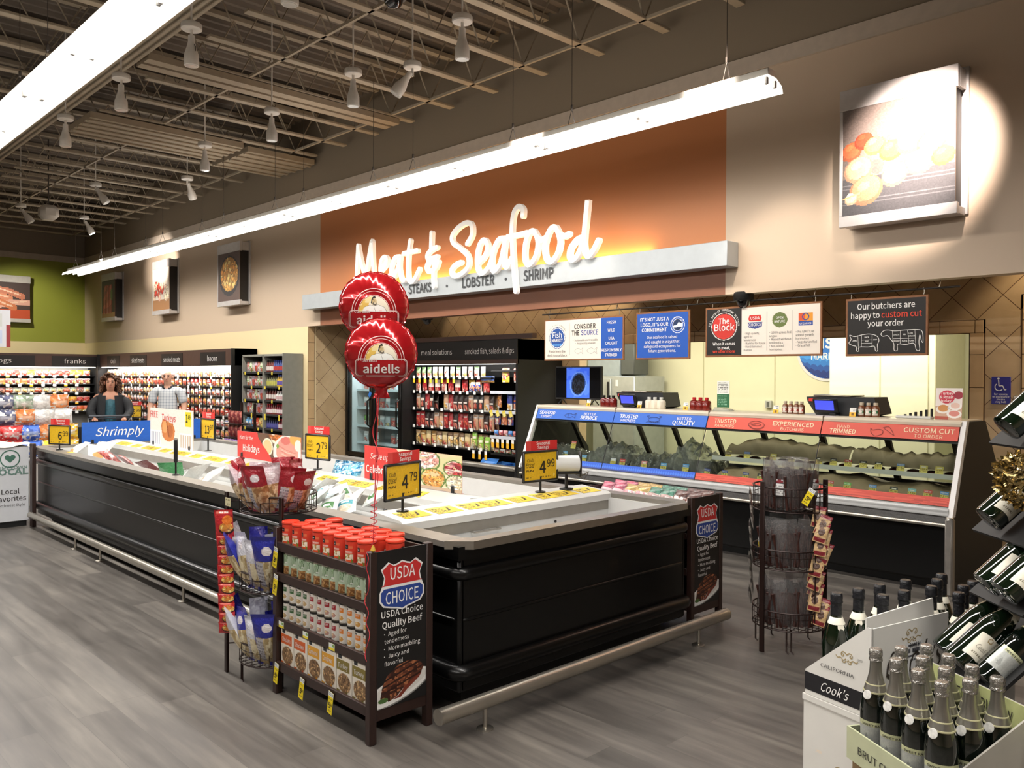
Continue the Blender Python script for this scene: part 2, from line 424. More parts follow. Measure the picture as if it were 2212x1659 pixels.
def floor_mat():
    """grey-brown vinyl planks running along the counter wall, 0.18 m wide, 1.2 m long"""
    m, nt, N, L, b = node_mat('vinyl_plank', .42)
    g = N.new('ShaderNodeNewGeometry'); sp = N.new('ShaderNodeSeparateXYZ'); L.new(g.outputs['Position'], sp.inputs[0])
    row = math_n(nt, 'FLOOR', math_n(nt, 'DIVIDE', sp.outputs[1], .18))
    wn = N.new('ShaderNodeTexWhiteNoise'); wn.noise_dimensions = '1D'; L.new(row, wn.inputs['W'])
    along = math_n(nt, 'DIVIDE', math_n(nt, 'ADD', sp.outputs[0], math_n(nt, 'MULTIPLY', wn.outputs['Value'], 1.2)), 1.2)
    pid = math_n(nt, 'ADD', math_n(nt, 'MULTIPLY', row, 17.3), math_n(nt, 'FLOOR', along))
    wn2 = N.new('ShaderNodeTexWhiteNoise'); wn2.noise_dimensions = '1D'; L.new(pid, wn2.inputs['W'])
    cv = N.new('ShaderNodeCombineXYZ'); L.new(math_n(nt, 'MULTIPLY', sp.outputs[0], 1.1), cv.inputs[0]); L.new(math_n(nt, 'MULTIPLY', sp.outputs[1], 14.0), cv.inputs[1]); L.new(math_n(nt, 'MULTIPLY', pid, .37), cv.inputs[2])
    nz = N.new('ShaderNodeTexNoise'); nz.inputs['Scale'].default_value = 1.3; nz.inputs['Detail'].default_value = 6; nz.inputs['Roughness'].default_value = .62; L.new(cv.outputs[0], nz.inputs['Vector'])
    cv2 = N.new('ShaderNodeCombineXYZ'); L.new(math_n(nt, 'MULTIPLY', sp.outputs[0], .9), cv2.inputs[0]); L.new(math_n(nt, 'MULTIPLY', sp.outputs[1], 3.2), cv2.inputs[1])
    nz2 = N.new('ShaderNodeTexNoise'); nz2.inputs['Scale'].default_value = 1.6; nz2.inputs['Detail'].default_value = 3; L.new(cv2.outputs[0], nz2.inputs['Vector'])
    f = math_n(nt, 'ADD', math_n(nt, 'MULTIPLY', nz.outputs['Fac'], .5), math_n(nt, 'ADD', math_n(nt, 'MULTIPLY', wn2.outputs['Value'], .16), math_n(nt, 'MULTIPLY', nz2.outputs['Fac'], .42)))
    rp = N.new('ShaderNodeValToRGB'); e = rp.color_ramp.elements
    e[0].position = .34; e[0].color = (*lin('#3d3935'), 1); e[1].position = .76; e[1].color = (*lin('#79736b'), 1)
    k = e.new(.54); k.color = (*lin('#5a5550'), 1)
    L.new(f, rp.inputs[0])
    fr = math_n(nt, 'FRACT', math_n(nt, 'DIVIDE', sp.outputs[1], .18)); fx = math_n(nt, 'FRACT', along)
    seam = math_n(nt, 'MAXIMUM', math_n(nt, 'LESS_THAN', fr, .012), math_n(nt, 'LESS_THAN', fx, .0025))
    L.new(mix_n(nt, math_n(nt, 'MULTIPLY', seam, .5), rp.outputs[0], '#3c3733'), b.inputs['Base Color'])
    L.new(math_n(nt, 'ADD', math_n(nt, 'MULTIPLY', nz.outputs['Fac'], .25), .30), b.inputs['Roughness'])
    return m
FLOOR = floor_mat()
q = MB().bx(-23.5, 6.2, -9.2, 12.2, -.1, 0); struct(q, 'floor', FLOOR)

def front_wall_mat():
    """painted bulkhead: sand, an orange field behind the sign with a brown band under it, cream below, dark above the trim"""
    m, nt, N, L, b = node_mat('bulkhead_paint', .45)
    g = N.new('ShaderNodeNewGeometry'); sp = N.new('ShaderNodeSeparateXYZ'); L.new(g.outputs['Position'], sp.inputs[0])
    x, z = sp.outputs[0], sp.outputs[2]
    c = mix_n(nt, math_n(nt, 'MULTIPLY', math_n(nt, 'GREATER_THAN', x, -11.72), math_n(nt, 'LESS_THAN', x, -4.355)), '#cdb8a0', '#c47d4c')
    c = mix_n(nt, math_n(nt, 'MULTIPLY', math_n(nt, 'LESS_THAN', z, 2.70), math_n(nt, 'MULTIPLY', math_n(nt, 'GREATER_THAN', x, -11.72), math_n(nt, 'LESS_THAN', x, -4.355))), c, '#8c5b42')
    c = mix_n(nt, math_n(nt, 'LESS_THAN', z, 2.431), c, '#ecd9ac')
    c = mix_n(nt, math_n(nt, 'GREATER_THAN', z, 4.55), c, '#8b7d6a')
    L.new(c, b.inputs['Base Color'])
    nz = N.new('ShaderNodeTexNoise'); nz.inputs['Scale'].default_value = 60; bp = N.new('ShaderNodeBump'); bp.inputs['Strength'].default_value = .06
    L.new(g.outputs['Position'], nz.inputs['Vector']); L.new(nz.outputs['Fac'], bp.inputs['Height']); L.new(bp.outputs[0], b.inputs['Normal'])
    return m
def side_wall_mat():
    m, nt, N, L, b = node_mat('green_wall_paint', .5)
    g = N.new('ShaderNodeNewGeometry'); sp = N.new('ShaderNodeSeparateXYZ'); L.new(g.outputs['Position'], sp.inputs[0])
    c = mix_n(nt, math_n(nt, 'LESS_THAN', sp.outputs[2], 2.44), '#9aa03c', '#ecd9ac')
    L.new(mix_n(nt, math_n(nt, 'GREATER_THAN', sp.outputs[2], 4.55), c, '#8b7d6a'), b.inputs['Base Color']); return m
def tile_mat(name, axis):
    """clay-coloured square tiles laid on the diagonal, dark grout"""
    m, nt, N, L, b = node_mat(name, .45)
    g = N.new('ShaderNodeNewGeometry'); sp = N.new('ShaderNodeSeparateXYZ'); L.new(g.outputs['Position'], sp.inputs[0])
    u, z = sp.outputs[axis], sp.outputs[2]; k = .31*sqrt(2)
    a1 = math_n(nt, 'DIVIDE', math_n(nt, 'ADD', u, z), k); a2 = math_n(nt, 'DIVIDE', math_n(nt, 'SUBTRACT', u, z), k)
    gr = math_n(nt, 'MAXIMUM', math_n(nt, 'LESS_THAN', math_n(nt, 'FRACT', a1), .02), math_n(nt, 'LESS_THAN', math_n(nt, 'FRACT', a2), .02))
    idn = math_n(nt, 'ADD', math_n(nt, 'MULTIPLY', math_n(nt, 'FLOOR', a1), 7.7), math_n(nt, 'FLOOR', a2))
    wn = N.new('ShaderNodeTexWhiteNoise'); wn.noise_dimensions = '1D'; L.new(idn, wn.inputs['W'])
    nz = N.new('ShaderNodeTexNoise'); nz.inputs['Scale'].default_value = 6; nz.inputs['Detail'].default_value = 5; L.new(g.outputs['Position'], nz.inputs['Vector'])
    f = math_n(nt, 'ADD', math_n(nt, 'MULTIPLY', wn.outputs['Value'], .35), math_n(nt, 'MULTIPLY', nz.outputs['Fac'], .65))
    rp = N.new('ShaderNodeValToRGB'); rp.color_ramp.elements[0].position = .3; rp.color_ramp.elements[1].position = .75
    rp.color_ramp.elements[0].color = (*lin('#b89b74'), 1); rp.color_ramp.elements[1].color = (*lin('#d0b48c'), 1); L.new(f, rp.inputs[0])
    L.new(mix_n(nt, gr, rp.outputs[0], '#54391f'), b.inputs['Base Color']); return m
TILE_X, TILE_Y = tile_mat('clay_tile_facing_front', 0), tile_mat('clay_tile_facing_right', 1)
BORDER = mat('clay_border_tile', '#cba97c', .45, noise=.1, nscale=5); GROUT = mat('brown_grout', '#54391f', .8)

q = MB().bx(-23.3, 6.2, 7.03, 7.18, 2.431, 5.9); q.bx(-23.3, -12.1, 7.03, 7.18, 0, 2.431); struct(q, 'wall_front', front_wall_mat())
q = MB().bx(-12.3, -12.1, 7.18, 8.6, 0, 3.3); struct(q, 'wall_alcove_left', TILE_Y)
q = MB().bx(-12.1, -7.6, 8.6, 8.75, 0, 3.3).bx(-7.6, -2.68, 8.6, 8.75, 2.066, 3.3).bx(-2.68, 6.2, 8.6, 8.75, 0, 3.3); struct(q, 'wall_back', TILE_X)
q = MB().bx(-12.3, 6.2, 7.18, 8.75, 3.3, 3.4); struct(q, 'ceiling_alcove', mat('alcove_ceiling_paint', '#8c7f70', .8))
q = MB().bx(-23.5, -23.3, -9, 7.18, 0, 5.9); struct(q, 'wall_left', side_wall_mat())
q = MB().bx(6.2, 6.3, -9, 8.75, 0, 5.9); struct(q, 'wall_right', mat('sand_paint', '#cdb8a0', .6))
q = MB().bx(-23.5, 6.3, -9.1, -9, 0, 5.9); struct(q, 'wall_rear', mat('sand_paint', '#cdb8a0', .6))

# border of single tiles round the servery opening and up the alcove corner
q, gq = MB(), MB(); bt = .118; gp = .31
def border_run(p0, p1, axis, y0=8.588, y1=8.6):
    a, b = p0; t = a
    while t < b - 1e-4:
        e = min(t+gp, b)
        if axis == 'z': q.bx(p1, p1+bt, y0, y1, t+.003, e-.003, .002)
        else: q.bx(t+.003, e-.003, y0, y1, p1, p1+bt, .002)
        t = e
border_run((0, 2.066), -2.68, 'z'); border_run((-7.6, -2.562), 2.066, 'x'); border_run((0, 2.28), -2.245, 'z')
border_run((-2.245, 1.0), 2.28, 'x')
for (x0, x1, z0, z1) in ((-2.69, -2.552, 0, 2.19), (-7.6, -2.552, 2.06, 2.19), (-2.255, -2.117, 0, 2.405), (-2.255, 1.0, 2.27, 2.405)): gq.bx(x0, x1, 8.593, 8.6, z0, z1)
struct(q, 'trim_1', BORDER); struct(gq, 'trim_2', GROUT)
q, gq = MB(), MB(); z = 0
while z < 2.42:
    q.bx(-12.1, -12.09, 7.035, 7.145, z+.003, min(z+gp-.003, 2.43)); z += gp
gq.bx(-12.1, -12.095, 7.03, 7.152, 0, 2.43)
struct(q, 'trim_3', BORDER); struct(gq, 'trim_4', GROUT)
# pale trim high on the walls
TRIMW = mat('pale_trim_paint', '#c3b5a4', .5)
struct(MB().bx(-23.3, 6.2, 7.0, 7.03, 4.488, 4.635), 'trim_5', TRIMW); struct(MB().bx(-23.3, -23.27, -9, 7.0, 4.488, 4.635), 'trim_6', TRIMW)

# servery room behind the opening
CREAM = mat('cream_wall_sheet', '#d9d6b4', .38, noise=.03, nscale=2)
q = MB().bx(-9.5, .5, 11.3, 11.4, 0, 2.9); struct(q, 'wall_servery_back', CREAM)
struct(MB().bx(-9.6, -9.5, 8.75, 11.4, 0, 2.9), 'wall_servery_left', CREAM); struct(MB().bx(-1.9, -1.8, 8.75, 11.4, 0, 2.9), 'wall_servery_right', CREAM)
struct(MB().bx(-9.6, .5, 8.75, 11.4, 2.9, 3.0), 'ceiling_servery', mat('servery_ceiling', '#d8d4c4', .7))
q = MB()
for x in (-8.6, -7.38, -6.16, -4.94, -3.4): q.bx(x-.006, x+.006, 11.292, 11.3, 0, 2.9)
struct(q, 'trim_7', mat('cream_seam_strip', '#bdb994', .5))
q = MB().bx(-4.86, -3.58, 10.3, 11.3, 0, 2.75, .01); struct(q, 'wall_servery_box', mat('pale_cold_room_sheet', '#ebe6c6', .35, noise=.02))
q = MB()
for x in (-4.22, -3.66): q.bx(x-.005, x+.005, 10.294, 10.3, 0, 2.75)
struct(q, 'trim_8', mat('cream_seam_strip', '#bdb994', .5))

# roof deck, girder, open-web joists
DECK = mat('dark_roof_deck', '#6e6357', .8, noise=.12, nscale=3); STEEL = mat('painted_joist_steel', '#a39580', .65, noise=.1, nscale=8)
q = MB(); n = 150; pts = []
for i in range(n):
    x = -23.5+29.8*i/n; dx = 29.8/n/4; pts += [(x, 5.80), (x+dx, 5.80), (x+dx*1.6, 5.85), (x+dx*3.4, 5.85)]
pts += [(6.3, 5.80), (6.3, 6.0), (-23.5, 6.0)]
q.poly(pts, 16.2, 'y', -9.1); struct(q, 'ceiling', DECK)
def joist(x, y0, y1):
    w = MB(); zb, zt = 5.1, 5.72
    w.bx(x-.05, x+.05, y0+.35, y1, zb, zb+.03, .004).bx(x-.045, x+.045, y0, y1, zt, zt+.05)
    n = max(2, int((y1-y0-.5)/.62)); st = (y1-y0-.45)/n
    for i in range(n):
        a = y0+.4+i*st; w.tube([(x, a, zt), (x, a+st/2, zb+.02), (x, a+st, zt)], .011, 5)
    o = struct(w, 'ceiling_joist', STEEL); return o
xs = [-4.16-.84*i+.84*k for i in range(1) for k in range(5)][::-1]
xs = [-.8-.84*i for i in range(27)]
for x in xs: joist(x, 3.35, 6.95)
for x in xs[2:24]: joist(x, -5.5, 3.05)
q = MB()
for y in (4.55, 6.56): q.bx(-23, 1, y-.015, y+.015, 5.10, 5.13)
for y in (.4, -2): q.bx(-23, 1, y-.015, y+.015, 5.10, 5.13)
struct(q, 'ceiling_bridging', STEEL)
q = MB(); pts = [(3.03, 4.98), (3.03, 5.06)]
q.bx(-23, 5, 3.05, 3.35, 5.02, 5.4)
for i in range(4): q.bx(-23, 5, 3.05+.075*i+.012, 3.05+.075*i+.05, 4.99, 5.02, .006)
struct(q, 'ceiling_girder', STEEL)
q = MB()
for (x0, x1, y0, y1) in ((-12.75, -11.7, 3.6, 5.72), (-13.05, -11.82, 5.85, 6.98), (-9.5, -8.9, 3.4, 6.7)):
    if x0 > -10: q.bx(x0, x0+.14, y0, y1, 5.02, 5.09).bx(x0+.2, x0+.34, y0, y1, 5.02, 5.09); continue
    q.bx(x0, x1, y0, y1, 5.0, 5.08)
    for i in range(5):
        xx = x0+(x1-x0)*(i+.5)/5; q.bx(xx-.03, xx+.03, y0, y1, 4.975, 5.0, .006)
struct(q, 'ceiling_air_panels', mat('tan_ribbed_sheet', '#a3937c', .6))
# ================================================================ LAMPS
WENAMEL = mat('white_enamel', '#e9e6e0', .3); TUBE = mat('lit_fluorescent_tube', '#ffffff', .4, noise=0, emit='#fff6e8', es=14)
REFL = mat('lit_lamp_reflector', '#f4f2ee', .25, noise=0, emit='#fff6e8', es=1.6); WIRE = mat('hanger_wire', '#57504a', .5, metal=.6); CLIP = mat('lamp_end_clip', '#b9b9b9', .4)
def strip_lamp():
    t = thing('strip_lamp', 'x', 'ceiling light', (0, 0, 0)); L = 2.36
    q = MB(); pr = [(-.165, -.03), (-.15, .02), (-.06, .062), (.06, .062), (.15, .02), (.165, -.03), (.158, -.03), (.143, .014), (.055, .052), (-.055, .052), (-.143, .014), (-.158, -.03)]
    q.poly(pr, L, 'x', -L/2); q.build('reflector', REFL, t)
    q = MB().bx(-L/2, L/2, -.055, .055, .055, .115, .006); q.build('housing', WENAMEL, t)
    for s in (-1, 1):
        q = MB().cyl((-L/2+.02, s*.06, .012), (-.01, s*.06, .012), .014, 8).cyl((.01, s*.06, .012), (L/2-.02, s*.06, .012), .014, 8); q.build('tube', TUBE, t)
        for xx, ww in ((-L/2+.012, .024), (0, .03), (L/2-.012, .024)): MB().box((xx, s*.06, .016), (ww, .03, .055), .004).build('lamp_holder', CLIP, t)
        q = MB().tube([(s*.8, -.05, .115), (s*.8, 0, .27), (s*.8, .05, .115)], .004, 5).tube([(s*.8, 0, .27), (s*.8, 0, 1.3)], .003, 5).box((s*.8, 0, .28), (.02, .02, .05), .004); q.build('hanger', WIRE, t)
    return Stock(t)
sl = strip_lamp()
for i in range(7):
    sl.put((-4.3-2.37*i, 5.65, 3.80), 0, f'twin-tube strip lamp hung along the sand wall, {nth(i)} in its row from the right end', 'strip lamps along the counter wall')
for i in range(7):
    sl.put((1.0-2.37*i, 1.83, 3.80), 0, f'large twin-tube strip lamp overhead at upper left, {nth(i)} in its row', 'strip lamps of the overhead row')
for i in range(7): sl.put((1.0-2.37*i, -2.0, 3.80), 0, f'added unseen twin-tube strip lamp behind the viewer, {nth(i)} along', 'added strip lamps behind the viewer')  # unseen lamp row added to go with the rear fill

LAMPW = mat('white_spot_housing', '#e4ded4', .45); LENS = mat('unlit_spot_lens', '#d8d4cc', .15, coat=.6); BLK = mat('black_plastic', '#121212', .4, noise=0)
LIT = mat('lit_spot_lens', '#ffffff', .3, noise=0, emit='#fff4e4', es=40)
def spot_lamp(lit=False, tilt=0, yaw=0):
    t = thing('spot_lamp', 'x', 'spot lamp', (0, 0, 0))
    MB().lathe([(.012, 1.56), (.012, .12)], 8).lathe([(.02, .1), (.115, .1), (.125, .085), (.125, .03), (.115, .02), (.02, .02)], 20).build('canopy', LAMPW, t)
    M = Mx.Rotation(yaw, 4, 'Z') @ Mx.Rotation(tilt, 4, 'Y')
    MB().box((0, 0, -.03), (.035, .02, .12), .004).build('stem', LAMPW, t)
    MB().lathe([(.084, -.42), (.09, -.41), (.088, -.29), (.062, -.21), (.042, -.13), (.04, -.05)], 18, M=M).build('housing', LAMPW, t)
    MB().lathe([(.0, -.424), (.07, -.424), (.072, -.415)], 18, M=M).build('lens', LIT if lit else LENS, t)
    MB().tube([(M @ V((.045, 0, -.16)))[:], (M @ V((.075, 0, -.2)))[:], (M @ V((.07, 0, -.27)))[:]], .005, 5).build('flex', WIRE, t)
    return Stock(t)
sp_down, sp_tilt, sp_lit = spot_lamp(), spot_lamp(False, -.6, .7), spot_lamp(True, -.5, 0.9)
SPOTS = [(-5.60, 3.1), (-7.32, 3.09), (-9.07, 3.09), (-10.98, 3.1), (-5.52, 4.70), (-7.26, 4.73), (-9.0, 4.75), (-10.94, 4.8)]
for i, (x, y) in enumerate(SPOTS):
    sp_down.put((x, y, 4.68), .3*i, f'white bottle-shaped spot lamp pointing down, {nth(i % 4)} from the right in the {"row by the girder" if i < 4 else "row nearer the wall"}', 'white spot lamps under the roof', scale=.72)
for i, (x, y) in enumerate([(-14.5, 4.54), (-13.0, 5.42), (-17.3, 4.13), (-6.69, 5.05)]):
    sp_tilt.put((x, y, 4.68), (.2, 1.5, .5, 3.4)[i], ('white spot lamp with tilted head over the far aisle', 'white spot lamp with tilted head close to the sand wall', 'small white tilted spot lamp at far left', 'short white spot lamp with sideways head over the sign')[i], 'tilted spot lamps', scale=.72)
sp_lit.put((-17.6, 5.3, 4.66), .3, 'lit spot lamp shining at the left food pictures', scale=.72)
spot_light('lit_spot_beam', (-17.45, 5.45, 4.0), (-18.0, 6.9, 3.9), 260, (1, .9, .82), 60)
# lamp outside the upper right of the picture that lights the large food picture
sp_lit.put((-1.9, 5.2, 4.62), 2.6, 'lit spot lamp aimed at the large food picture on the right', scale=.72)
spot_light('picture_spot_beam', (-2.0, 5.35, 4.2), (-2.5, 6.8, 3.52), 1700, (1, .84, .75), 40, 1.0)
spot_light('lit_spot_beam', (-20.6, 4.3, 4.2), (-23.2, 5.6, 2.9), 330, (1, .95, .78), 58, .8)
for i, (x, y, z, tx, ty, tz, pw, ang) in enumerate([(-5.4, 5.2, 4.5, -6.3, 7.1, 2.1, 190, 34), (-3.6, 5.2, 4.5, -3.7, 7.1, 2.1, 190, 40)]):
    spot_light('sign_spot_beam', (x, y, z), (tx, ty, tz), pw, (1, .86, .74), ang)

t = thing('hanging_speaker', 'white rounded speaker box hanging under the joists at far left', 'speaker', (-16.4, 4.35, 4.5)); MB().box((-16.4, 4.35, 4.5), (.3, .3, .26), .07).build('box', LAMPW, t); MB().cyl((-16.4, 4.35, 4.6), (-16.4, 4.35, 5.8), .012, 6).build('stem', WIRE, t)
GLOSSB = mat('smoked_dome', '#08090b', .05, coat=1, noise=0)
def dome_camera(loc, label, col, r=.085):
    t = thing('dome_camera', label, 'security camera', loc)
    MB().lathe([(r*.95, 0), (r*1.05, -.01), (r*1.05, -.07), (r*.95, -.085), (r*.8, -.085)], 24, loc).build('mount', col, t)
    MB().lathe([(0, -.085-r*.75), (r*.35, -.085-r*.7), (r*.62, -.085-r*.45), (r*.76, -.085)], 24, loc).build('dome', GLOSSB, t)
dome_camera((-6.07, 4.37, 5.06), 'dark dome camera hanging under the roof joists at top centre', mat('grey_camera_shell', '#4a4a4a', .4), .12)
dome_camera((-4.2, 7.1, 2.45), 'black dome camera under the sand wall above the hanging boards', BLK, .09)
dome_camera((-9.25, 7.25, 2.5), 'black dome camera in shade beside the red balloons', BLK, .08)

# small round downlights in the alcove ceiling: pools of warm light; those at the right added to brighten the tiles
CAN = mat('downlight_can', '#d8d2c6', .4)
for i, x in enumerate((-10.2, -9.75, -9.3, -8.85, -8.4, -7.95, -7.2, -1.9, -1.2)):
    t = thing('downlight', f'small round downlight in the alcove ceiling, {nth(i)} from the left', 'downlight', (x, 8.3, 3.3), 'alcove downlights')
    MB().lathe([(.06, -.02), (.06, 0)], 16, (x, 8.3, 3.3)).build('trim_ring', CAN, t); MB().lathe([(.0, -.021), (.045, -.021)], 16, (x, 8.3, 3.3)).build('lens', LIT, t)
    spot_light('downlight_beam', (x, 8.3, 3.27), (x, 8.42, 0), 26 if x < -7.5 else 85, (1, .8, .55), 62 if x < -7.5 else 95, .5)
# ================================================================ FREEZER ISLAND
BLKG = mat('gloss_black_panel', '#060606', .32, noise=.0, coat=.12, spec=.35); BLKM = mat('black_rubber', '#0d0d0d', .55, noise=0)
CHROME = mat('brushed_steel', '#b9b3a8', .28, metal=.9, noise=.05, nscale=30); RIMG = mat('worn_grey_rim', '#8f8a81', .36, metal=.5, noise=.08)
LINER = mat('white_freezer_liner', '#cfcfcc', .4, noise=.03); GREYB = mat('grey_liner_band', '#8d8880', .4, metal=.3); WHITEP = mat('white_plastic', '#d6d6d2', .35, noise=.02)
PAPERY = printed('price_card', .55); CARD = printed('printed_card', .5); FILM = printed('printed_film', .28, .25, bump=.5, bscale=45); TIN = printed('printed_can', .32, .2)
INK = mat('black_ink', '#15120f', .6, noise=0); INKW = mat('white_ink', '#f6f3ee', .55, noise=0); INKR = mat('red_ink', '#d8352e', .55, noise=0); INKB = mat('blue_ink', '#2b3f7e', .55, noise=0)
YEL, RED = '#e9c21d', '#d5302f'

isl = thing('freezer_island', 'long black open-top freezer island with steel rim and white inside', 'freezer', (-6.6, 3.52, 0))
X0, X1, Y0, Y1 = -10.2, -2.99, 2.53, 4.51
q = MB().bx(X0+.06, X1-.06, Y0+.06, Y1-.06, .13, .80, .03).bx(X0+.2, X1-.2, Y0+.2, Y1-.2, 0, .13)
q = MB()
for (a, b, c, d) in ((X0+.05, X1-.05, Y0+.05, Y0+.09), (X0+.05, X1-.05, Y1-.09, Y1-.05)): q.bx(a, b, c, d, .12, .8, .012)
for (a, b) in ((X0+.05, X0+.09), (X1-.09, X1-.05)): q.bx(a, b, Y0+.06, Y1-.06, .12, .8, .012)
q.bx(X0+.12, X1-.12, Y0+.12, Y1-.12, .1, .4)
q.build('body', BLKG, isl)
q = MB().bx(X0+.16, X1-.16, Y0+.16, Y1-.16, 0, .12); q.build('plinth', BLKM, isl)
def loop(z, o, r, cr=.06, n=6, flat=1.0):
    p = []
    for cx, cy, a in ((X1-o-cr, Y0+o+cr, -pi/2), (X1-o-cr, Y1-o-cr, 0), (X0+o+cr, Y1-o-cr, pi/2), (X0+o+cr, Y0+o+cr, pi)):
        for i in range(n+1): w = a+pi/2*i/n; p.append((cx+cr*cos(w), cy+cr*sin(w), z))
    return MB().tube(p, r, 10, True, flat=flat)
loop(.695, .045, .034).build('bumper_trim', BLKG, isl); loop(.22, .035, .04).build('bumper_trim', BLKG, isl)
loop(.47, .05, .009).build('panel_moulding', BLKG, isl)
q = MB().bx(X0+.03, X1-.03, Y0+.03, Y0+.06, .765, .83).bx(X0+.03, X1-.03, Y1-.06, Y1-.03, .765, .83).bx(X1-.06, X1-.03, Y0+.06, Y1-.06, .765, .83).bx(X0+.03, X0+.06, Y0+.06, Y1-.06, .765, .83); q.build('rim_skirt', BLKG, isl)
# steel rim, its near corner cut off
c = .10
q = MB().poly([(X0, Y0), (X1-c, Y0), (X1-c+.02, Y0+.13), (X0, Y0+.13)], .028, 'z', .825).poly([(X0, Y1), (X0, Y1-.11), (X1-c, Y1-.11), (X1-c, Y1)], .028, 'z', .825).bx(X0, X0+.1, Y0+.13, Y1-.11, .825, .853); q.build('rim', RIMG, isl)
q = MB().poly([(X1-c, Y0), (X1, Y0+c), (X1, Y1-c), (X1-c, Y1), (X1-c, Y1-.11), (X1-.075, Y1-.11-.02), (X1-.075, Y0+.13+.02), (X1-c+.0, Y0+.13)], .04, 'z', .815); q.build('end_rim', CHROME, isl)
# white wells
q = MB()
def well(x0, x1, y0, y1, zb, t=.02, zt=.825):
    q.bx(x0, x1, y0, y1, zb-.02, zb).bx(x0, x0+t, y0, y1, zb, zt).bx(x1-t, x1, y0, y1, zb, zt).bx(x0+t, x1-t, y0, y0+t, zb, zt).bx(x0+t, x1-t, y1-t, y1, zb, zt)
well(-3.63, X1-.075, Y0+.13, Y1-.11, .52); well(X0+.1, -3.86, Y0+.13, 3.27, .58); well(X0+.1, -3.86, 3.49, Y1-.11, .58)
q.build('liner', LINER, isl)
q = MB().poly([(-3.86, .86), (-3.86, .888), (-3.62, .866), (-3.60, .852), (-3.60, .812), (-3.63, .812), (-3.63, .82), (-3.86, .82)], Y1-Y0-.24, 'y', Y0+.13); q.build('end_divider', WHITEP, isl)
q = MB().bx(-3.628, -3.605, Y0+.14, Y1-.12, .752, .812); q.build('divider_band', GREYB, isl)
q = MB().poly([(3.26, .862), (3.26, .82), (3.28, .80), (3.5, .80), (3.5, .885), (3.38, .895)], -3.86-X0-.1, 'x', X0+.1); q.build('centre_divider', WHITEP, isl)
q = MB().bx(X0+.1, -3.88, 3.244, 3.262, .755, .82); q.build('divider_band', GREYB, isl)
q = MB()
for y, z in ((2.95, .60), (3.08, .625), (3.22, .65), (3.37, .675), (3.52, .70), (3.68, .725), (3.86, .745)): q.lathe([(.009, 0), (.009, .004)], 10, (-3.608, y, z-.02), Mx.Rotation(pi/2, 4, 'Y'))
q.build('vent_hole', BLKM, isl)
HANDLE = mat('clear_grey_handle', '#a8a49b', .2, metal=.5)
for (p, d) in (((-3.600, 3.25, .75), 'y'), ((-5.9, 3.24, .75), 'x'), ((-7.9, 3.24, .75), 'x')):
    a, b = ((0, .1, 0), (.03, 0, 0)) if d == 'y' else ((.1, 0, 0), (0, -.03, 0))
    p, a, b = V(p), V(a), V(b); MB().tube([(p-a)[:], (p-a+b)[:], (p+a+b)[:], (p+a)[:]], .006, 6).build('well_handle', HANDLE, isl)
def shelf_card(seed):
    g = P(26, 14, '#ecca3c').grain(.04, seed); g.rect(0, .82, 1, 1, '#f2d95f'); g.writing(.05, .1, .5, .8, '#57481a', 4, seed); g.poly([(.55, .3), (.72, .8), (.8, .8), (.66, .3)], '#33290e'); return g
for i in range(8):
    y = 2.72+.205*i+.02*(i % 3); MB().card(shelf_card(i), (-3.645, y, .8705), (0, 1, 0), (-.2, 0, .0185), .185, .135, .001).build('price_tag', PAPERY, isl)
for i in range(22):
    x = -4.45-.255*i-.05*((i*7) % 3); MB().card(shelf_card(i+9), (x, 3.268, .8665), (1, 0, 0), (0, .12, .033), .2, .09, .001).build('price_tag', PAPERY, isl)
MB().card(shelf_card(40), (-9.2, 2.60, .8545), (1, 0, 0), (0, .1, 0), .12, .05, .001).build('price_tag', PAPERY, isl)

# tubular floor bumpers
STEELB = mat('satin_steel_tube', '#b4aea2', .33, metal=.85, noise=.06, nscale=6)
def bumper(label, p0, p1, posts, r=.033):
    p0, p1 = V(p0), V(p1); d = (p1-p0).normalized(); t = thing('bumper_rail', label, 'bumper rail', ((p0+p1)/2)[:2] + (0,))
    n = max(1, round((p1-p0).length/1.9))
    MB().cyl(p0[:], p1[:], r, 16).build('rail', STEELB, t)
    q = MB()
    for i in range(1, n): m = p0+(p1-p0)*(i/n); q.cyl((m-d*.006)[:], (m+d*.006)[:], r+.0025, 16)
    q.build('joint_sleeve', CHROME, t)
    for e, s in ((p0, -1), (p1, 1)): MB().cyl((e+d*s*.0)[:], (e+d*s*.012)[:], r+.001, 16).build('end_cap', CHROME, t)
    for (x, y) in posts: MB().cyl((x, y, .012), (x, y, p0.z-r*.6), .011, 10).lathe([(.04, 0), (.04, .006), (.028, .012)], 16, (x, y, 0)).build('post', CHROME, t)
bumper('satin steel bumper rail along the long left side of the freezer island', (-9.97, 2.47, .135), (-4.3, 2.47, .135), [(x, 2.475) for x in (-8.48, -7.79, -6.0, -5.15)])
bumper('satin steel bumper rail across the near end of the freezer island', (-2.87, 2.33, .133), (-2.87, 4.66, .133), [(-2.872, 2.60), (-2.872, 4.36)], .036)

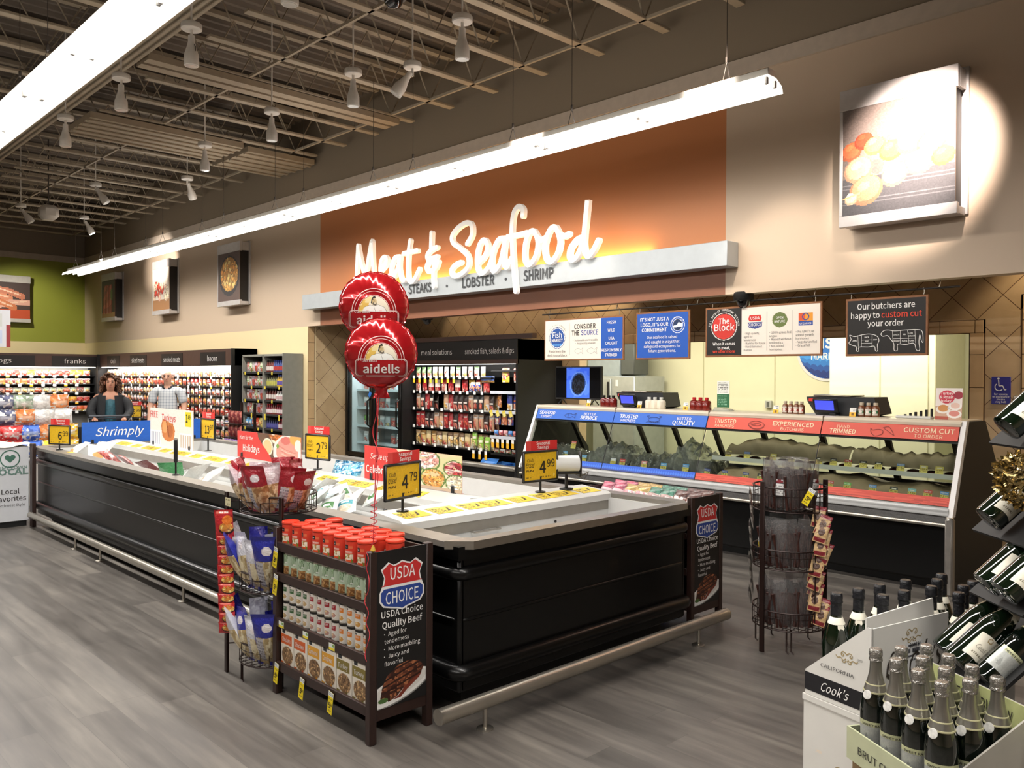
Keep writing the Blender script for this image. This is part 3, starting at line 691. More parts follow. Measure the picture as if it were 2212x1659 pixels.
# ---------------------------------------------------------------- price signs
def price_sign(loc, rz, price, label, topper=True, club=True, h=.085, w=.28, hh=.175):
    t = thing('price_sign', label, 'price sign', loc); x, y, z = loc; c, s = cos(rz), sin(rz); R, N = V((c, s, 0)), V((s, -c, 0)); U = V((0, 0, 1)); O = V(loc)+U*h
    q = MB().cyl(loc, (O+U*.02)[:], .008, 8).lathe([(.035, 0), (.035, .006), (.01, .012)], 14, loc); q.build('stand', BLK, t)
    q = MB(); b = .016
    for (u0, u1, v0, v1) in ((-w/2-b, w/2+b, -b, 0), (-w/2-b, w/2+b, hh, hh+b), (-w/2-b, -w/2, -b, hh+b), (w/2, w/2+b, -b, hh+b)):
        p = O+R*((u0+u1)/2)+U*((v0+v1)/2); q.box(p[:], (u1-u0, .022, v1-v0), .006, rz=rz)
    q.build('frame', BLK, t)
    g = P(40, 26, '#e0b41c').grain(.03, 3)
    if club: g.writing(.05, .3, .27, .5, '#6b5310', 4, 1)
    g.writing(.05, .06, .2, .14, '#7b6218', 1, 2); g.writing(.5, .06, .85, .14, '#7b6218', 1, 4); g.ell(.92, .14, .03, .05, '#efd36a')
    cd = MB().card(g, (O-R*(w/2)+N*.004)[:], R[:], U[:], w, hh, .004).build('price_card', PAPERY, t)
    q = MB(); F = O+N*.0045
    a, d = price.split('.')
    q.text(a, (F+R*(w*.16)+U*(hh*.24))[:], R[:], U[:], .125, bold=.012, align='RIGHT'); q.text(d, (F+R*(w*.18)+U*(hh*.45))[:], R[:], U[:], .082, align='LEFT', bold=.005)
    if club: q.text('Club\nPrice!', (F-R*(w*.34)+U*(hh*.68))[:], R[:], U[:], .034, shear=.2, line=.85)
    q.build('price_lettering', INK, cd)
    if topper:
        wt = w*.98; T = O+U*(hh+b); tp = MB().card(P(20, 6, RED).rect(0, .0, .15, 1, '#dd4a45'), (T-R*(wt/2-.01)+N*.002)[:], R[:], U[:], wt, .062, .003).build('topper', CARD, t)
        MB().text('Seasonal\nSavings', (T+U*.036+N*.0025+R*.02)[:], R[:], U[:], .034, bold=.012, line=.78).build('topper_lettering', INKW, tp)
    return t
price_sign((-3.79, 2.80, .883), pi/2+.24, '4.79', 'yellow price sign reading 4.79 with red topper on the near end of the freezer')
price_sign((-3.80, 3.92, .884), pi/2-.06, '4.99', 'yellow price sign reading 4.99 in black frame with red topper, near the bag roll')
price_sign((-5.87, 3.5, .893), .12, '2.79', 'yellow price sign reading 2.79 in black frame behind the ham board', h=.09)
price_sign((-9.5, 2.62, .853), .5, '6.99', 'yellow price sign reading 6.99 at the far left rim of the freezer', club=False, h=.07, w=.25)
price_sign((-7.97, 3.53, .893), .0, '13.97', 'yellow price sign reading 13.97 half hidden behind the turkey board', club=False, h=.13)
price_sign((-14.5, 5.13, 0), 1.0, '5.99', 'small yellow price sign with red topper on a tall floor stand behind the cart', club=False, h=.93, w=.24)

# ---------------------------------------------------------------- picture boards on the island
def board(name, label, o, right, w, h, pic, texts, feet=True, z0=None):
    t = thing(name, label, 'sign board', (V(o)+V(right)*(w/2))[:]); R = V(right); U = V((0, 0, 1)); N = R.cross(U); O = V(o)
    pn = MB().card(pic, (O)[:], right, (0, 0, 1), w, h, .005).build('panel', CARD, t)
    for m, items in texts.items():
        for (s, u, v, size, kw) in items: MB().text(s, (O+R*u+U*v+N*.001)[:], right, (0, 0, 1), size, **kw).build('lettering', m, pn)
    if feet:
        for u in (.08*w, .92*w):
            p = O+R*u-N*.006; q = MB().box((p+V((0, 0, -.0)))[:], (.03, .03, .09), .005)
            if z0 is not None: q.bx(p.x-.008, p.x+.008, p.y-.008, p.y+.008, z0, p.z)
            q.build('clip_foot', BLK, t)
    return t
g = P(150, 34, '#5b4334'); g.mott('#6d5240', 9, .55, 4)
g.ell(.5, .52, .085, .33, '#efe4cf'); g.ell(.5, .52, .07, .26, '#dcc592'); g.ell(.63, .87, .075, .2, '#efe4cf'); g.pieces(14, (.58, .78, .68, .95), .03, ['#c87a3c', '#b5622c'], 2)
g.ell(.8, .38, .21, .62, '#f0ebe2'); g.ell(.8, .42, .16, .55, '#e19a8d')
for i in range(7): g.line([(.68+.015*i, .62-.09*i), (.78+.01*i, .5-.08*i), (.92, .42-.07*i)], .022, '#f2bfb2' if i % 2 else '#cf7d70')
g.ell(.78, .82, .07, .14, '#d2736a'); g.ell(.93, .9, .09, .22, '#e9a95c'); g.ell(.66, .6, .02, .09, '#7da04a'); g.ell(.96, .7, .05, .2, '#efe7dc')
g.poly([(0, 0), (.57, 0), (.56, .14), (.49, .38), (.41, .62), (.35, .85), (.34, 1), (0, 1)], '#d6403c')
board('picture_board', 'red board lettered Ham for the Holidays with sliced ham picture', (-7.15, 3.44, .905), (1, 0, 0), 1.12, .235, g,
      {INKW: [('Ham for the', .17, .165, .055, dict(shear=.15, bold=-.004)), ('Holidays', .265, .06, .095, dict(bold=.01))]}, z0=.885)
g = P(150, 36, '#e9dcc0'); g.mott('#dfd0a8', 7, .5, 3); g.rect(.45, .45, 1, .75, '#c6c184'); g.mott('#d8d3a0', 12, .55, 9, g.w > .4)
for (u, v, r, cols, sd) in ((.55, .6, .075, ['#e7a79a', '#d98878', '#f2d8cc'], 1), (.68, .78, .11, ['#efc3bb', '#e29a90', '#f5e2da'], 2), (.93, .62, .09, ['#b33a3a', '#d98080', '#8c2230', '#e9b8ae'], 3), (.73, .3, .11, ['#d99a4e', '#c7813a', '#e7b873'], 4), (.95, .24, .09, ['#f1e6d2', '#e0cfb0'], 5)):
    m = g.inell(u, v, r, r*2.3); g.put(g.inell(u, v, r*1.12, r*2.6), '#5d7d3c'); g.put(m, '#d9c79a'); g.pieces(46, (u-r, v-2.3*r, u+r, v+2.3*r), .024, cols, sd, m)
g.rect(0, 0, 1, .08, '#bfa58c'); g.poly([(0, 0), (.44, 0), (.42, .25), (.36, .5), (.39, .85), (.36, 1), (0, 1)], '#d6403c')
board('picture_board', 'red board lettered Serve up a Celebration with party platter picture', (-5.12, 3.44, .895), (1, 0, 0), 1.09, .24, g,
      {INKW: [('Serve up a', .21, .15, .068, dict(shear=.2, bold=-.004)), ('Celebration', .02, .05, .085, dict(bold=.008, align='LEFT', width=.38)), ('light up the day', .62, .2, .02, dict(shear=.2))]}, z0=.885)
g = P(100, 46, '#efe6dc').grain(.02, 1); g.rect(.0, .0, .26, .42, '#f7f5f2'); g.rect(.7, 0, .98, .42, '#f7f5f2')
for i in range(5): g.rect(.03+.045*i, .04, .055+.045*i, .36, '#b9bccb'); g.rect(.72+.05*i, .04, .745+.05*i, .36, '#c9b8a8')
g.ell(.42, .22, .17, .24, '#e9e3da'); g.poly([(.3, .3), (.27, .55), (.31, .72), (.42, .68), (.55, .62), (.6, .45), (.57, .22), (.46, .14), (.36, .18)], '#c9793a'); g.ell(.36, .52, .06, .16, '#e2a062'); g.ell(.48, .42, .07, .16, '#b0622c'); g.line([(.4, .66), (.46, .3)], .02, '#8c4a20')
g.rect(.83, .58, .96, .96, '#e8d52b')
board('picture_board', 'white board lettered FREE Turkeys with roast turkey picture and yellow price', (-9.22, 3.44, .885), (1, 0, 0), 1.11, .40, g,
      {INKR: [('FREE', .11, .3, .11, dict(bold=-.006)), ('Turkeys', .5, .27, .12, dict(bold=-.006, shear=.1))], INK: [('1', .96, .28, .13, dict(bold=.01)), ('49', 1.02, .31, .07, {})]}, z0=.88)
g = P(60, 14, '#1f5fbf').grain(.02, 2)
board('banner_board', 'blue banner lettered Shrimply standing across the far end of the freezer', (-10.12, 3.02, .853), (0, 1, 0), 1.4, .245, g,
      {INKW: [('Shrimply', .4, .085, .15, dict(shear=.3, bold=.006)), ('the best', .93, .085, .11, dict(shear=.2))]})
q = MB()
t = thing('sign_holder', 'edge-on black sign holder on a pole at the left freezer rim', 'sign holder', (-6.55, 2.64, .853))
MB().cyl((-6.55, 2.64, .853), (-6.55, 2.64, .97), .008, 8).lathe([(.03, 0), (.03, .006), (.01, .012)], 12, (-6.55, 2.64, .853)).build('pole', BLK, t)
MB().box((-6.55, 2.64, 1.05), (.03, .18, .18), .006, rz=1.185).build('frame', BLK, t)
# bag roll dispensers
def bag_roll(loc, rz, label):
    t = thing('bag_roll_holder', label, 'bag roll', loc); M = Mx.Translation(loc) @ Mx.Rotation(rz, 4, 'Z'); f = lambda p: (M @ V(p))[:]
    MB().cyl(f((0, 0, 0)), f((0, 0, .12)), .011, 8).box(f((0, 0, .006)), (.07, .07, .012), .004).build('stand', BLK, t)
    q = MB()
    for s in (-1, 1): q.box(f((s*.095, 0, .17)), (.016, .05, .17), .006, rz=rz)
    q.box(f((0, 0, .115)), (.2, .05, .02), .005, rz=rz); q.build('bracket', BLK, t)
    MB().cyl(f((-.082, 0, .175)), f((.082, 0, .175)), .055, 20).build('roll', WHITEP, t)
    MB().tube([f((.05, -.03, .11)), f((.11, -.05, .07)), f((.15, -.02, .12)), f((.1, .02, .08))], .0025, 5).build('wire', WIRE, t)
bag_roll((-3.78, 4.15, .883), 1.0, 'white bag roll in black bracket at the right end of the freezer divider')
bag_roll((-4.05, 2.98, .60), 1.2, 'white bag roll in black bracket left of the red-topped price sign'); 
# ================================================================ WALL SIGN, FOOD PICTURES, HANGING BOARDS
SILVER = mat('satin_silver_sheet', '#b9bfc2', .4, metal=.25, noise=.03); LETW = mat('white_letter_face', '#f7f5f1', .4, noise=0, emit='#fff7ec', es=.35)
sg = thing('wall_sign', 'large lettered wall sign, white script Meat & Seafood over a silver ledge', 'sign', (-8.08, 7.03, 2.68))
MB().bx(-11.935, -4.215, 6.83, 7.028, 2.68, 2.915, .004).build('ledge', SILVER, sg)
PEN = [[(-10.28,3.52),(-10.3,3.29),(-10.32,3.04)],[(-10.28,3.52),(-10.2,3.28),(-10.09,3.08),(-10.01,3.31),(-9.93,3.55),(-9.91,3.3),(-9.88,3.06)],[(-9.72,3.1),(-9.6,3.17),(-9.56,3.25),(-9.62,3.29),(-9.7,3.24),(-9.72,3.1),(-9.68,2.99),(-9.6,2.96),(-9.51,3.02)],[(-9.26,3.26),(-9.38,3.25),(-9.46,3.13),(-9.45,3.01),(-9.38,3.01),(-9.3,3.13),(-9.26,3.26),(-9.27,3.1),(-9.22,2.95),(-9.16,2.93)],[(-9.03,3.45),(-9.07,3.26),(-9.08,3.06),(-9.05,2.92),(-8.95,2.91),(-8.83,3.05)],[(-9.18,3.29),(-9.01,3.3),(-8.87,3.3)],[(-8.57,3.5),(-8.58,3.31)],[(-8.46,3.3),(-8.59,3.27),(-8.66,3.21),(-8.62,3.16),(-8.46,3.18)],[(-8.46,3.18),(-8.62,3.13),(-8.67,3.06),(-8.62,3.0),(-8.49,3.03),(-8.43,3.11)],[(-8.51,3.12),(-8.53,2.97),(-8.52,2.8)],[(-7.86,3.28),(-7.77,3.38),(-7.78,3.5),(-7.87,3.54),(-8.03,3.5),(-8.15,3.41),(-8.13,3.32),(-8.0,3.24),(-7.85,3.13),(-7.84,3.0),(-7.96,2.92),(-8.1,2.9),(-8.17,2.96),(-8.1,3.03),(-7.98,3.06)],[(-7.65,3.02),(-7.53,3.1),(-7.48,3.21),(-7.54,3.29),(-7.62,3.25),(-7.67,3.12),(-7.66,2.95),(-7.58,2.89),(-7.48,2.94),(-7.41,3.04)],[(-7.18,3.27),(-7.29,3.26),(-7.39,3.12),(-7.41,2.96),(-7.36,2.9),(-7.25,3.0),(-7.17,3.26),(-7.2,3.08),(-7.18,2.95),(-7.13,2.93),(-7.07,3.02)],[(-6.88,3.49),(-6.88,3.57),(-6.95,3.61),(-7.03,3.54),(-7.06,3.36),(-7.05,3.14),(-7.02,2.86),(-6.99,2.63)],[(-7.13,3.28),(-6.96,3.28),(-6.8,3.29)],[(-6.65,3.23),(-6.71,3.3),(-6.79,3.26),(-6.84,3.13),(-6.84,2.98),(-6.77,2.92),(-6.67,3.0),(-6.63,3.14),(-6.65,3.23)],[(-6.65,3.23),(-6.58,3.18),(-6.51,3.2)],[(-6.31,3.22),(-6.37,3.3),(-6.45,3.27),(-6.52,3.13),(-6.51,2.98),(-6.43,2.92),(-6.33,3.0),(-6.29,3.12),(-6.31,3.22)],[(-6.31,3.22),(-6.23,3.18),(-6.16,3.2)],[(-5.95,3.14),(-6.04,3.12),(-6.13,3.04),(-6.15,2.95),(-6.1,2.91),(-6.01,2.98),(-5.94,3.16),(-5.89,3.53),(-5.93,3.22),(-5.94,3.04),(-5.89,2.93),(-5.81,2.98),(-5.74,3.08)]]
def smooth(p, n=5):
    o = []
    for i in range(len(p)-1):
        a, b, c, d = p[max(0, i-1)], p[i], p[i+1], p[min(len(p)-1, i+2)]
        for k in range(n):
            t = k/n; o.append(tuple(.5*((2*b[j])+(-a[j]+c[j])*t+(2*a[j]-5*b[j]+4*c[j]-d[j])*t*t+(-a[j]+3*b[j]-3*c[j]+d[j])*t**3) for j in range(len(b))))
    return o+[tuple(p[-1])]
for name, ks in (('script_letter', [(0, 1)]), ('script_letter', [(2,)]), ('script_letter', [(3,)]), ('script_letter', [(4, 5)]), ('script_letter', [(6, 7, 8, 9)]), ('script_letter', [(10,)]), ('script_letter', [(11,)]), ('script_letter', [(12,)]), ('script_letter', [(13, 14)]), ('script_letter', [(15, 16)]), ('script_letter', [(17, 18)]), ('script_letter', [(19,)])):
    q = MB()
    for k in ks[0]:
        p = smooth([(x, z) for x, z in PEN[k]], 6); n = len(p)
        q.stroke(p, [.062]*n, (0, 6.775, 0), (1, 0, 0), (0, 0, 1), t=-.05, depth=.05)
        for e in (p[0], p[-1]): q.lathe([(.031, 0), (.031, .05)], 14, (e[0], 6.825, e[1]), Mx.Rotation(pi/2, 4, 'X'))
    q.build(name, LETW, sg)
DGL = mat('dark_grey_letter', '#3a3d40', .5)
for s, x, w in (('BEEF', -10.15, .4), ('STEAKS', -8.864, .50), ('LOBSTER', -7.705, .593), ('SHRIMP', -6.661, .48)): MB().text(s, (x, 6.826, 2.747), (1, 0, 0), (0, 0, 1), .19, width=w, bold=.02, t=.006).build('small_lettering', DGL, sg)
for x in (-9.5, -8.304, -7.206): MB().lathe([(.018, 0), (.018, .006)], 12, (x, 6.83, 2.792), Mx.Rotation(pi/2, 4, 'X')).build('dot', DGL, sg)

FRAME = mat('silver_picture_frame', '#c9c4c1', .35, metal=.2); DARKB = mat('dark_picture_box', '#2b2622', .6)
def wall_picture(x0, label, pic, axis='y', Y=7.03):
    """box picture: pale back plate on the wall, dark box, printed front, silver bar above and below"""
    w, d = .92, .20; t = thing('food_picture', label, 'picture', (x0+w/2, Y, 3.47) if axis == 'y' else (-23.27, x0+w/2, 3.47))
    T = (lambda x, y, z: (x, y, z)) if axis == 'y' else (lambda x, y, z: (-23.27-(y-Y), x, z))
    def B(q, a, b, c, dd, e, f, bev=.003): p, r = T(a, c, e), T(b, dd, f); return q.bx(min(p[0], r[0]), max(p[0], r[0]), min(p[1], r[1]), max(p[1], r[1]), e, f, bev)
    B(MB(), x0, x0+w+.02, Y-.025, Y-.002, 2.91, 4.05).build('back_plate', FRAME, t)
    B(MB(), x0+.04, x0+w-.03, Y-d+.015, Y-.025, 2.95, 4.0).build('box', DARKB, t)
    q = B(MB(), x0, x0+w, Y-d-.005, Y-d+.04, 3.86, 4.03); B(q, x0+.02, x0+w, Y-d+.04, Y-.03, 3.87, 4.02).build('top_bar', FRAME, t)
    q = B(MB(), x0, x0+w, Y-d-.005, Y-d+.04, 2.895, 2.985); B(q, x0+.02, x0+w, Y-d+.04, Y-.03, 2.9, 2.96).build('bottom_bar', FRAME, t)
    q = B(MB(), x0, x0+.03, Y-d-.002, Y-d+.02, 2.985, 3.86); q.build('side_strip', FRAME, t)
    if axis == 'y': MB().card(pic, (x0+.03, Y-d, 2.985), (1, 0, 0), (0, 0, 1), w-.045, .875, .01).build('print', CARD, t)
    else: MB().card(pic, (-23.27+d, x0+.03, 2.985), (0, 1, 0), (0, 0, 1), w-.045, .875, .01).build('print', CARD, t)
g = P(90, 90, '#6b625c'); g.mott('#7d736b', 9, .5, 2); g.rect(0, 0, 1, .34, '#4c4a4c')
for i in range(9): g.rect(0, .03+.036*i, 1, .036+.036*i, '#6a686a')
g.rect(0, .7, 1, 1, '#7a6d66')
for (u, v, r, c) in ((.08, .6, .1, '#b9603a'), (.2, .68, .09, '#c4452a'), (.3, .62, .1, '#d98a5a'), (.45, .55, .11, '#c87a4a'), (.62, .6, .13, '#d89a68'), (.8, .55, .13, '#c98a58'), (.7, .4, .13, '#e0a070'), (.9, .42, .1, '#b8703e'), (.15, .42, .14, '#c99a78'), (.48, .32, .12, '#d8a878'), (.22, .22, .16, '#c08a66'), (.08, .15, .06, '#f0cfa8')):
    g.ell(u, v, r, r*.85, tuple(x*.8 for x in rgb(c)), .4); g.ell(u, v+.015, r*.86, r*.7, c, .4); g.ell(u-.02, v+.04, r*.4, r*.25, tuple(min(1, x*1.2) for x in rgb(c)), .4)
g.line([(.0, .16), (.16, .2)], .012, '#d9b27c'); g.grain(.06, 2)
wall_picture(-3.15, 'large food picture of grilled skewers at the right, brightly spot-lit', g)
g = P(40, 40, '#2e2a26'); g.rect(0, 0, 1, .12, '#b08a5a')
for i in range(9): g.line([(.12+.075*i, .12), (.2+.07*i, .85)], .06, ['#c9645a', '#e09a8c', '#b04840'][i % 3])
g.ell(.75, .6, .08, .16, '#6d8a48'); wall_picture(-21.39, 'food picture of sliced pink meat, leftmost on the sand wall', g)
g = P(40, 40, '#e9dccb'); g.rect(0, 0, 1, .25, '#a9794e'); g.pieces(30, (.1, .25, .9, .62), .09, ['#d9604a', '#efb9a0', '#c8402e', '#f0d8b8'], 5); wall_picture(-18.19, 'food picture of meat slices, middle of the left three, under the lit lamp', g)
g = P(40, 40, '#5d4a44'); g.ell(.52, .52, .46, .42, '#2f2c2e'); m = g.inell(.52, .55, .4, .35); g.put(m, '#b9843e'); g.pieces(60, (.12, .2, .92, .9), .075, ['#d9a050', '#c98a3c', '#e8c27a'], 6, m); wall_picture(-15.02, 'food picture of fried pieces in a dark pan, right of the left three', g)
g = P(40, 40, '#4a3a38'); g.rect(0, .0, 1, .25, '#c4502e')
for (a, b, c, d, k) in ((0, .62, .5, .55, '#d98a6a'), (.1, .8, .8, .62, '#c87a60'), (.2, .35, .95, .45, '#e0a898'), (.0, .48, .6, .3, '#d07a50')): g.line([(a, b), ((a+c)/2, (b+d)/2+.05), (c, d)], .17, k); g.line([(a+.05, b+.04), (c-.05, d+.04)], .04, '#f0c8b0')
wall_picture(4.55+.25, 'food picture of sausages on the green wall', g, 'x')

# hanging boards on a rod under the bulkhead
rod = thing('sign_rod', 'thin dark rod under the sand wall carrying four hanging boards', 'rod', (-4.57, 7.1, 2.365))
MB().cyl((-6.86, 7.1, 2.365), (-2.29, 7.1, 2.365), .008, 8).build('rod', mat('dark_rod_metal', '#2c2521', .45, metal=.5), rod)
q = MB()
for x in (-6.75, -5.75, -4.72, -3.5, -2.45): q.tube([(x, 7.1, 2.36), (x+.012, 7.1, 2.40), (x, 7.15, 2.45)], .004, 5)
q.build('hanger', CHROME, rod)
WOODF = mat('thin_wood_edge', '#8c5a34', .5, noise=.15, nscale=20)
def hanging(x0, x1, z0, z1, label, pic, texts, extra=None):
    t = thing('hanging_board', label, 'hanging sign', ((x0+x1)/2, 7.1, z1)); w, h = x1-x0, z1-z0
    MB().bx(x0, x1, 7.092, 7.112, z0, z1, .003).build('board', WOODF, t); O = V((x0+.018, 7.0915, z0+.018)); W, H = w-.036, h-.036
    pr_ = MB().card(pic, O[:], (1, 0, 0), (0, 0, 1), W, H, .001).build('print', CARD, t)
    by = {}
    for i_, (m, s, u, v, size, kw) in enumerate(texts): by.setdefault(m.name+str(i_), (m, MB()))[1].text(s, (O.x+u*W, O.y-.001, O.z+v*H), (1, 0, 0), (0, 0, 1), size, **kw)
    if extra: extra(by, O, W, H)
    for m, q in by.values(): q.build('lettering', m, pr_)
    q = MB()
    for u in (.06, .94): q.tube([(x0+u*w, 7.1, z1-.01), (x0+u*w+.008, 7.1, (z1+2.37)/2), (x0+u*w, 7.1, 2.375)], .0035, 5)
    q.build('hook', CHROME, t)
INKG = mat('grey_ink', '#6d6a68', .6, noise=0); INKN = mat('dark_print', '#2a2624', .6, noise=0); INKO = mat('orange_red_ink', '#e4472f', .6, noise=0); INKPB = mat('purple_blue_ink', '#3f4ea0', .6, noise=0)
def arc_text(q, s, cx, cz, r, a0, a1, size, y, flip=False):
    n = len(s)
    for i, ch in enumerate(s):
        if ch == ' ': continue
        a = a0+(a1-a0)*(i+.5)/n; q.text(ch, (cx+r*cos(a), y, cz+r*sin(a)), (sin(a)*(1 if not flip else -1), 0, -cos(a)*(1 if not flip else -1)), (cos(a)*(1 if not flip else -1), 0, sin(a)*(1 if not flip else -1)), size, bold=.01)
def outline(by, m, pts, O, W, H, w=.004, closed=False): by.setdefault(m.name, (m, MB()))[1].stroke([(O.x+u*W, O.z+v*H) for u, v in smooth(pts, 4)], w, (0, O.y, 0), (1, 0, 0), (0, 0, 1), t=.0012, closed=closed)
FISH = [(0, .5), (.2, .75), (.5, .85), (.75, .65), (1, .9), (.93, .5), (1, .1), (.75, .38), (.5, .15), (.2, .25), (0, .5)]
g = P(240, 96, '#f4e9dc'); g.rect(.737, 0, 1, 1, '#1d56b4'); g.rect(.333, .1, .337, .92, '#b9aea2')
g.ell(.165, .55, .108, .28, '#ffffff'); g.ring(.165, .55, .108, .28, .006, '#23407a'); g.ell(.165, .55, .095, .245, '#1d4f9c'); m = g.inell(.165, .55, .095, .245)
for k in range(6): g.put(g.inell(.09+.03*k, .37, .017, .035) & m, '#4f8ed0')
def x1(by, O, W, H):
    for o, sx in ((.40, .11), (.56, .13)): outline(by, INKG, [(o+u*sx, .1+v*.2) for u, v in FISH], O, W, H, .0025)
    arc_text(by.setdefault(INKN.name, (INKN, MB()))[1], 'THE FISH MARKET', O.x+.165*W, O.z+.55*H, .145, pi*.85, pi*.15, .022, O.y-.001)
hanging(-6.82, -5.635, 1.82, 2.302, 'hanging board lettered Consider the Source, white with blue right edge', g,
        [(INKW, 'Fish', .165, .56, .10, dict(bold=.012)), (INKW, 'MARKET', .165, .45, .055, dict(bold=.016)), (INKN, 'Fresh from the\ndock to our block', .165, .17, .046, {}), (INKN, 'CONSIDER', .532, .76, .088, dict(bold=.012, width=.318)), (INKN, 'THE', .413, .6, .088, dict(bold=.012, width=.115)), (INKPB, 'SOURCE', .596, .6, .088, dict(bold=.012, width=.25)),
         (INKG, '• Sustainable and traceable\n• Responsibly sourced', .535, .45, .034, {}), (INKW, 'FRESH', .868, .85, .052, dict(bold=.014)), (INKW, 'WILD', .868, .655, .052, dict(bold=.014)), (INKW, 'USA\nCAUGHT', .868, .455, .052, dict(bold=.014)), (INKW, 'RESPONSIBLY\nFARMED', .868, .17, .052, dict(bold=.014))], x1)
g = P(140, 104, '#1d56b4'); g.ring(.8, .72, .135, .185, .012, '#e9edf5'); g.ell(.8, .72, .1, .137, '#1a2f5a'); g.ring(.8, .72, .1, .137, .01, '#e9edf5'); m = g.inell(.8, .72, .09, .123); g.poly([(.7, .7), (.78, .72), (.82, .78), (.9, .74), (.9, .68), (.7, .66)], '#e9edf5')
def x2(by, O, W, H):
    arc_text(by.setdefault(INKW.name, (INKW, MB()))[1], 'RESPONSIBLE', O.x+.8*W, O.z+.72*H, .07, pi*.95, pi*.05, .022, O.y-.001)
hanging(-5.472, -4.797, 1.82, 2.317, "hanging blue board lettered It's Not Just a Logo", g,
        [(INKW, "IT'S NOT JUST A\nLOGO, IT'S OUR\nCOMMITMENT", .345, .83, .058, dict(bold=.016, width=.365, line=.95)), (INKW, 'Our seafood is raised\nand caught in ways that\nsafeguard ecosystems for\nfuture generations.', .5, .43, .047, dict(bold=.006, line=1.0))], x2)
g = P(240, 98, '#f6ebdd'); g.rect(0, 0, .33, 1, '#16120f'); g.ell(.165, .62, .11, .27, '#d9362b'); g.ell(.165, .5, .09, .12, '#c02b22', k=.5)
g.ring(.165, .62, .122, .30, .006, '#f3ece4')
for u in (.555, .778): g.rect(u-.0015, .08, u+.0015, .9, '#b9aea2')
g.poly([(.40, .84), (.5, .84), (.51, .75), (.5, .70), (.40, .70), (.39, .75)], '#d9362b'); g.poly([(.385, .68), (.515, .68), (.51, .58), (.45, .54), (.39, .58)], '#3a4a8c'); g.ell(.667, .71, .065, .155, '#6b7a3f'); g.rect(.825, .58, .94, .83, '#f0a02c'); g.rect(.825, .67, .88, .83, '#e0582c'); g.rect(.825, .57, .94, .66, '#2f4fa4'); g.ring(.882, .75, .03, .075, .009, '#3a4a8c')
def x3(by, O, W, H):
    arc_text(by.setdefault(INKW.name, (INKW, MB()))[1], 'FULL SERVICE HOMETOWN BUTCHER', O.x+.165*W, O.z+.62*H, .152, pi*1.0, 0.0, .03, O.y-.001)
hanging(-4.615, -3.415, 1.835, 2.318, 'hanging board with black left part lettered The Block and three logos', g,
        [(INKW, 'The', .165, .68, .085, dict(bold=.01)), (INKW, 'Block', .165, .53, .105, dict(bold=.012)), (INKW, 'When it comes\nto meat,', .165, .215, .047, dict(bold=.016, width=.245, line=.85)), (INKO, 'we offer more', .165, .05, .047, dict(bold=.016, width=.245)),
         (INKW, 'USDA', .45, .74, .045, dict(bold=.012)), (INKW, 'CHOICE', .45, .6, .045, dict(bold=.012)), (INKW, 'OPEN\nNATURE', .667, .73, .034, dict(bold=.01)), (INKW, 'organics', .882, .595, .034, dict(bold=.006)),
         (INKG, '•High quality,\n aged for\n tenderness\n•Marbled for flavor\n•Hand-trimmed\n in store', .345, .43, .033, dict(align='LEFT', line=.95, width=.225)), (INKG, '•100% grass fed\n angus\n•Raised without\n antibiotics\n•No added\n hormones', .57, .43, .033, dict(align='LEFT', line=.95, width=.22)), (INKG, "•No GMO's or\n added growth\n hormones\n•Vegetarian fed\n•Grass fed", .795, .43, .033, dict(align='LEFT', line=.95, width=.2))], x3)
g = P(40, 30, '#171310').grain(.05, 4)
PIG = [(.02, .22), (.05, .28), (.03, .36), (.1, .33), (.2, .36), (.3, .37), (.39, .33), (.42, .25), (.4, .17), (.405, .06), (.375, .06), (.36, .14), (.28, .13), (.16, .13), (.155, .06), (.125, .06), (.12, .14), (.08, .16), (.03, .19), (.02, .22)]
COW = [(.44, .36), (.48, .42), (.54, .43), (.62, .41), (.75, .42), (.9, .42), (.96, .38), (.97, .2), (.95, .22), (.93, .33), (.92, .2), (.93, .06), (.89, .06), (.86, .18), (.76, .16), (.66, .17), (.655, .06), (.615, .06), (.61, .18), (.57, .26), (.53, .33), (.47, .32), (.44, .36)]
def x4(by, O, W, H):
    outline(by, INKW, PIG, O, W, H, .005); outline(by, INKW, COW, O, W, H, .005)
    for a, b in (((.15, .14), (.14, .35)), ((.19, .14), (.19, .36)), ((.33, .14), (.33, .35)), ((.19, .26), (.33, .26)), ((.19, .2), (.33, .2)), ((.6, .2), (.59, .41)), ((.69, .17), (.69, .41)), ((.8, .17), (.78, .42)), ((.88, .18), (.87, .42)), ((.6, .27), (.88, .27))): outline(by, INKW, [a, b], O, W, H, .003)
    for s, u, v in (('CHUCK', .64, .33), ('RIB', .74, .33), ('LOIN', .82, .35), ('SIRLOIN', .835, .30), ('BRISKET', .64, .215), ('PLATE', .745, .215), ('FLANK', .83, .215), ('BACK', .26, .30), ('SIDE', .26, .225), ('HAM', .37, .25), ('JOWL', .1, .24)): by.setdefault(INKW.name, (INKW, MB()))[1].text(s, (O.x+u*W, O.y-.001, O.z+v*H), (1, 0, 0), (0, 0, 1), .018, bold=.02)
hanging(-3.204, -2.525, 1.825, 2.318, 'hanging black board lettered Our butchers are happy to custom cut your order', g,
        [(INKW, 'Our butchers are', .5, .83, .08, dict(bold=.012, width=.475)), (INKW, 'happy to', .235, .665, .08, dict(bold=.012, width=.245)), (INKO, 'custom cut', .70, .665, .08, dict(bold=.012, width=.325)), (INKW, 'your order', .5, .51, .08, dict(bold=.012, width=.30))], x4)
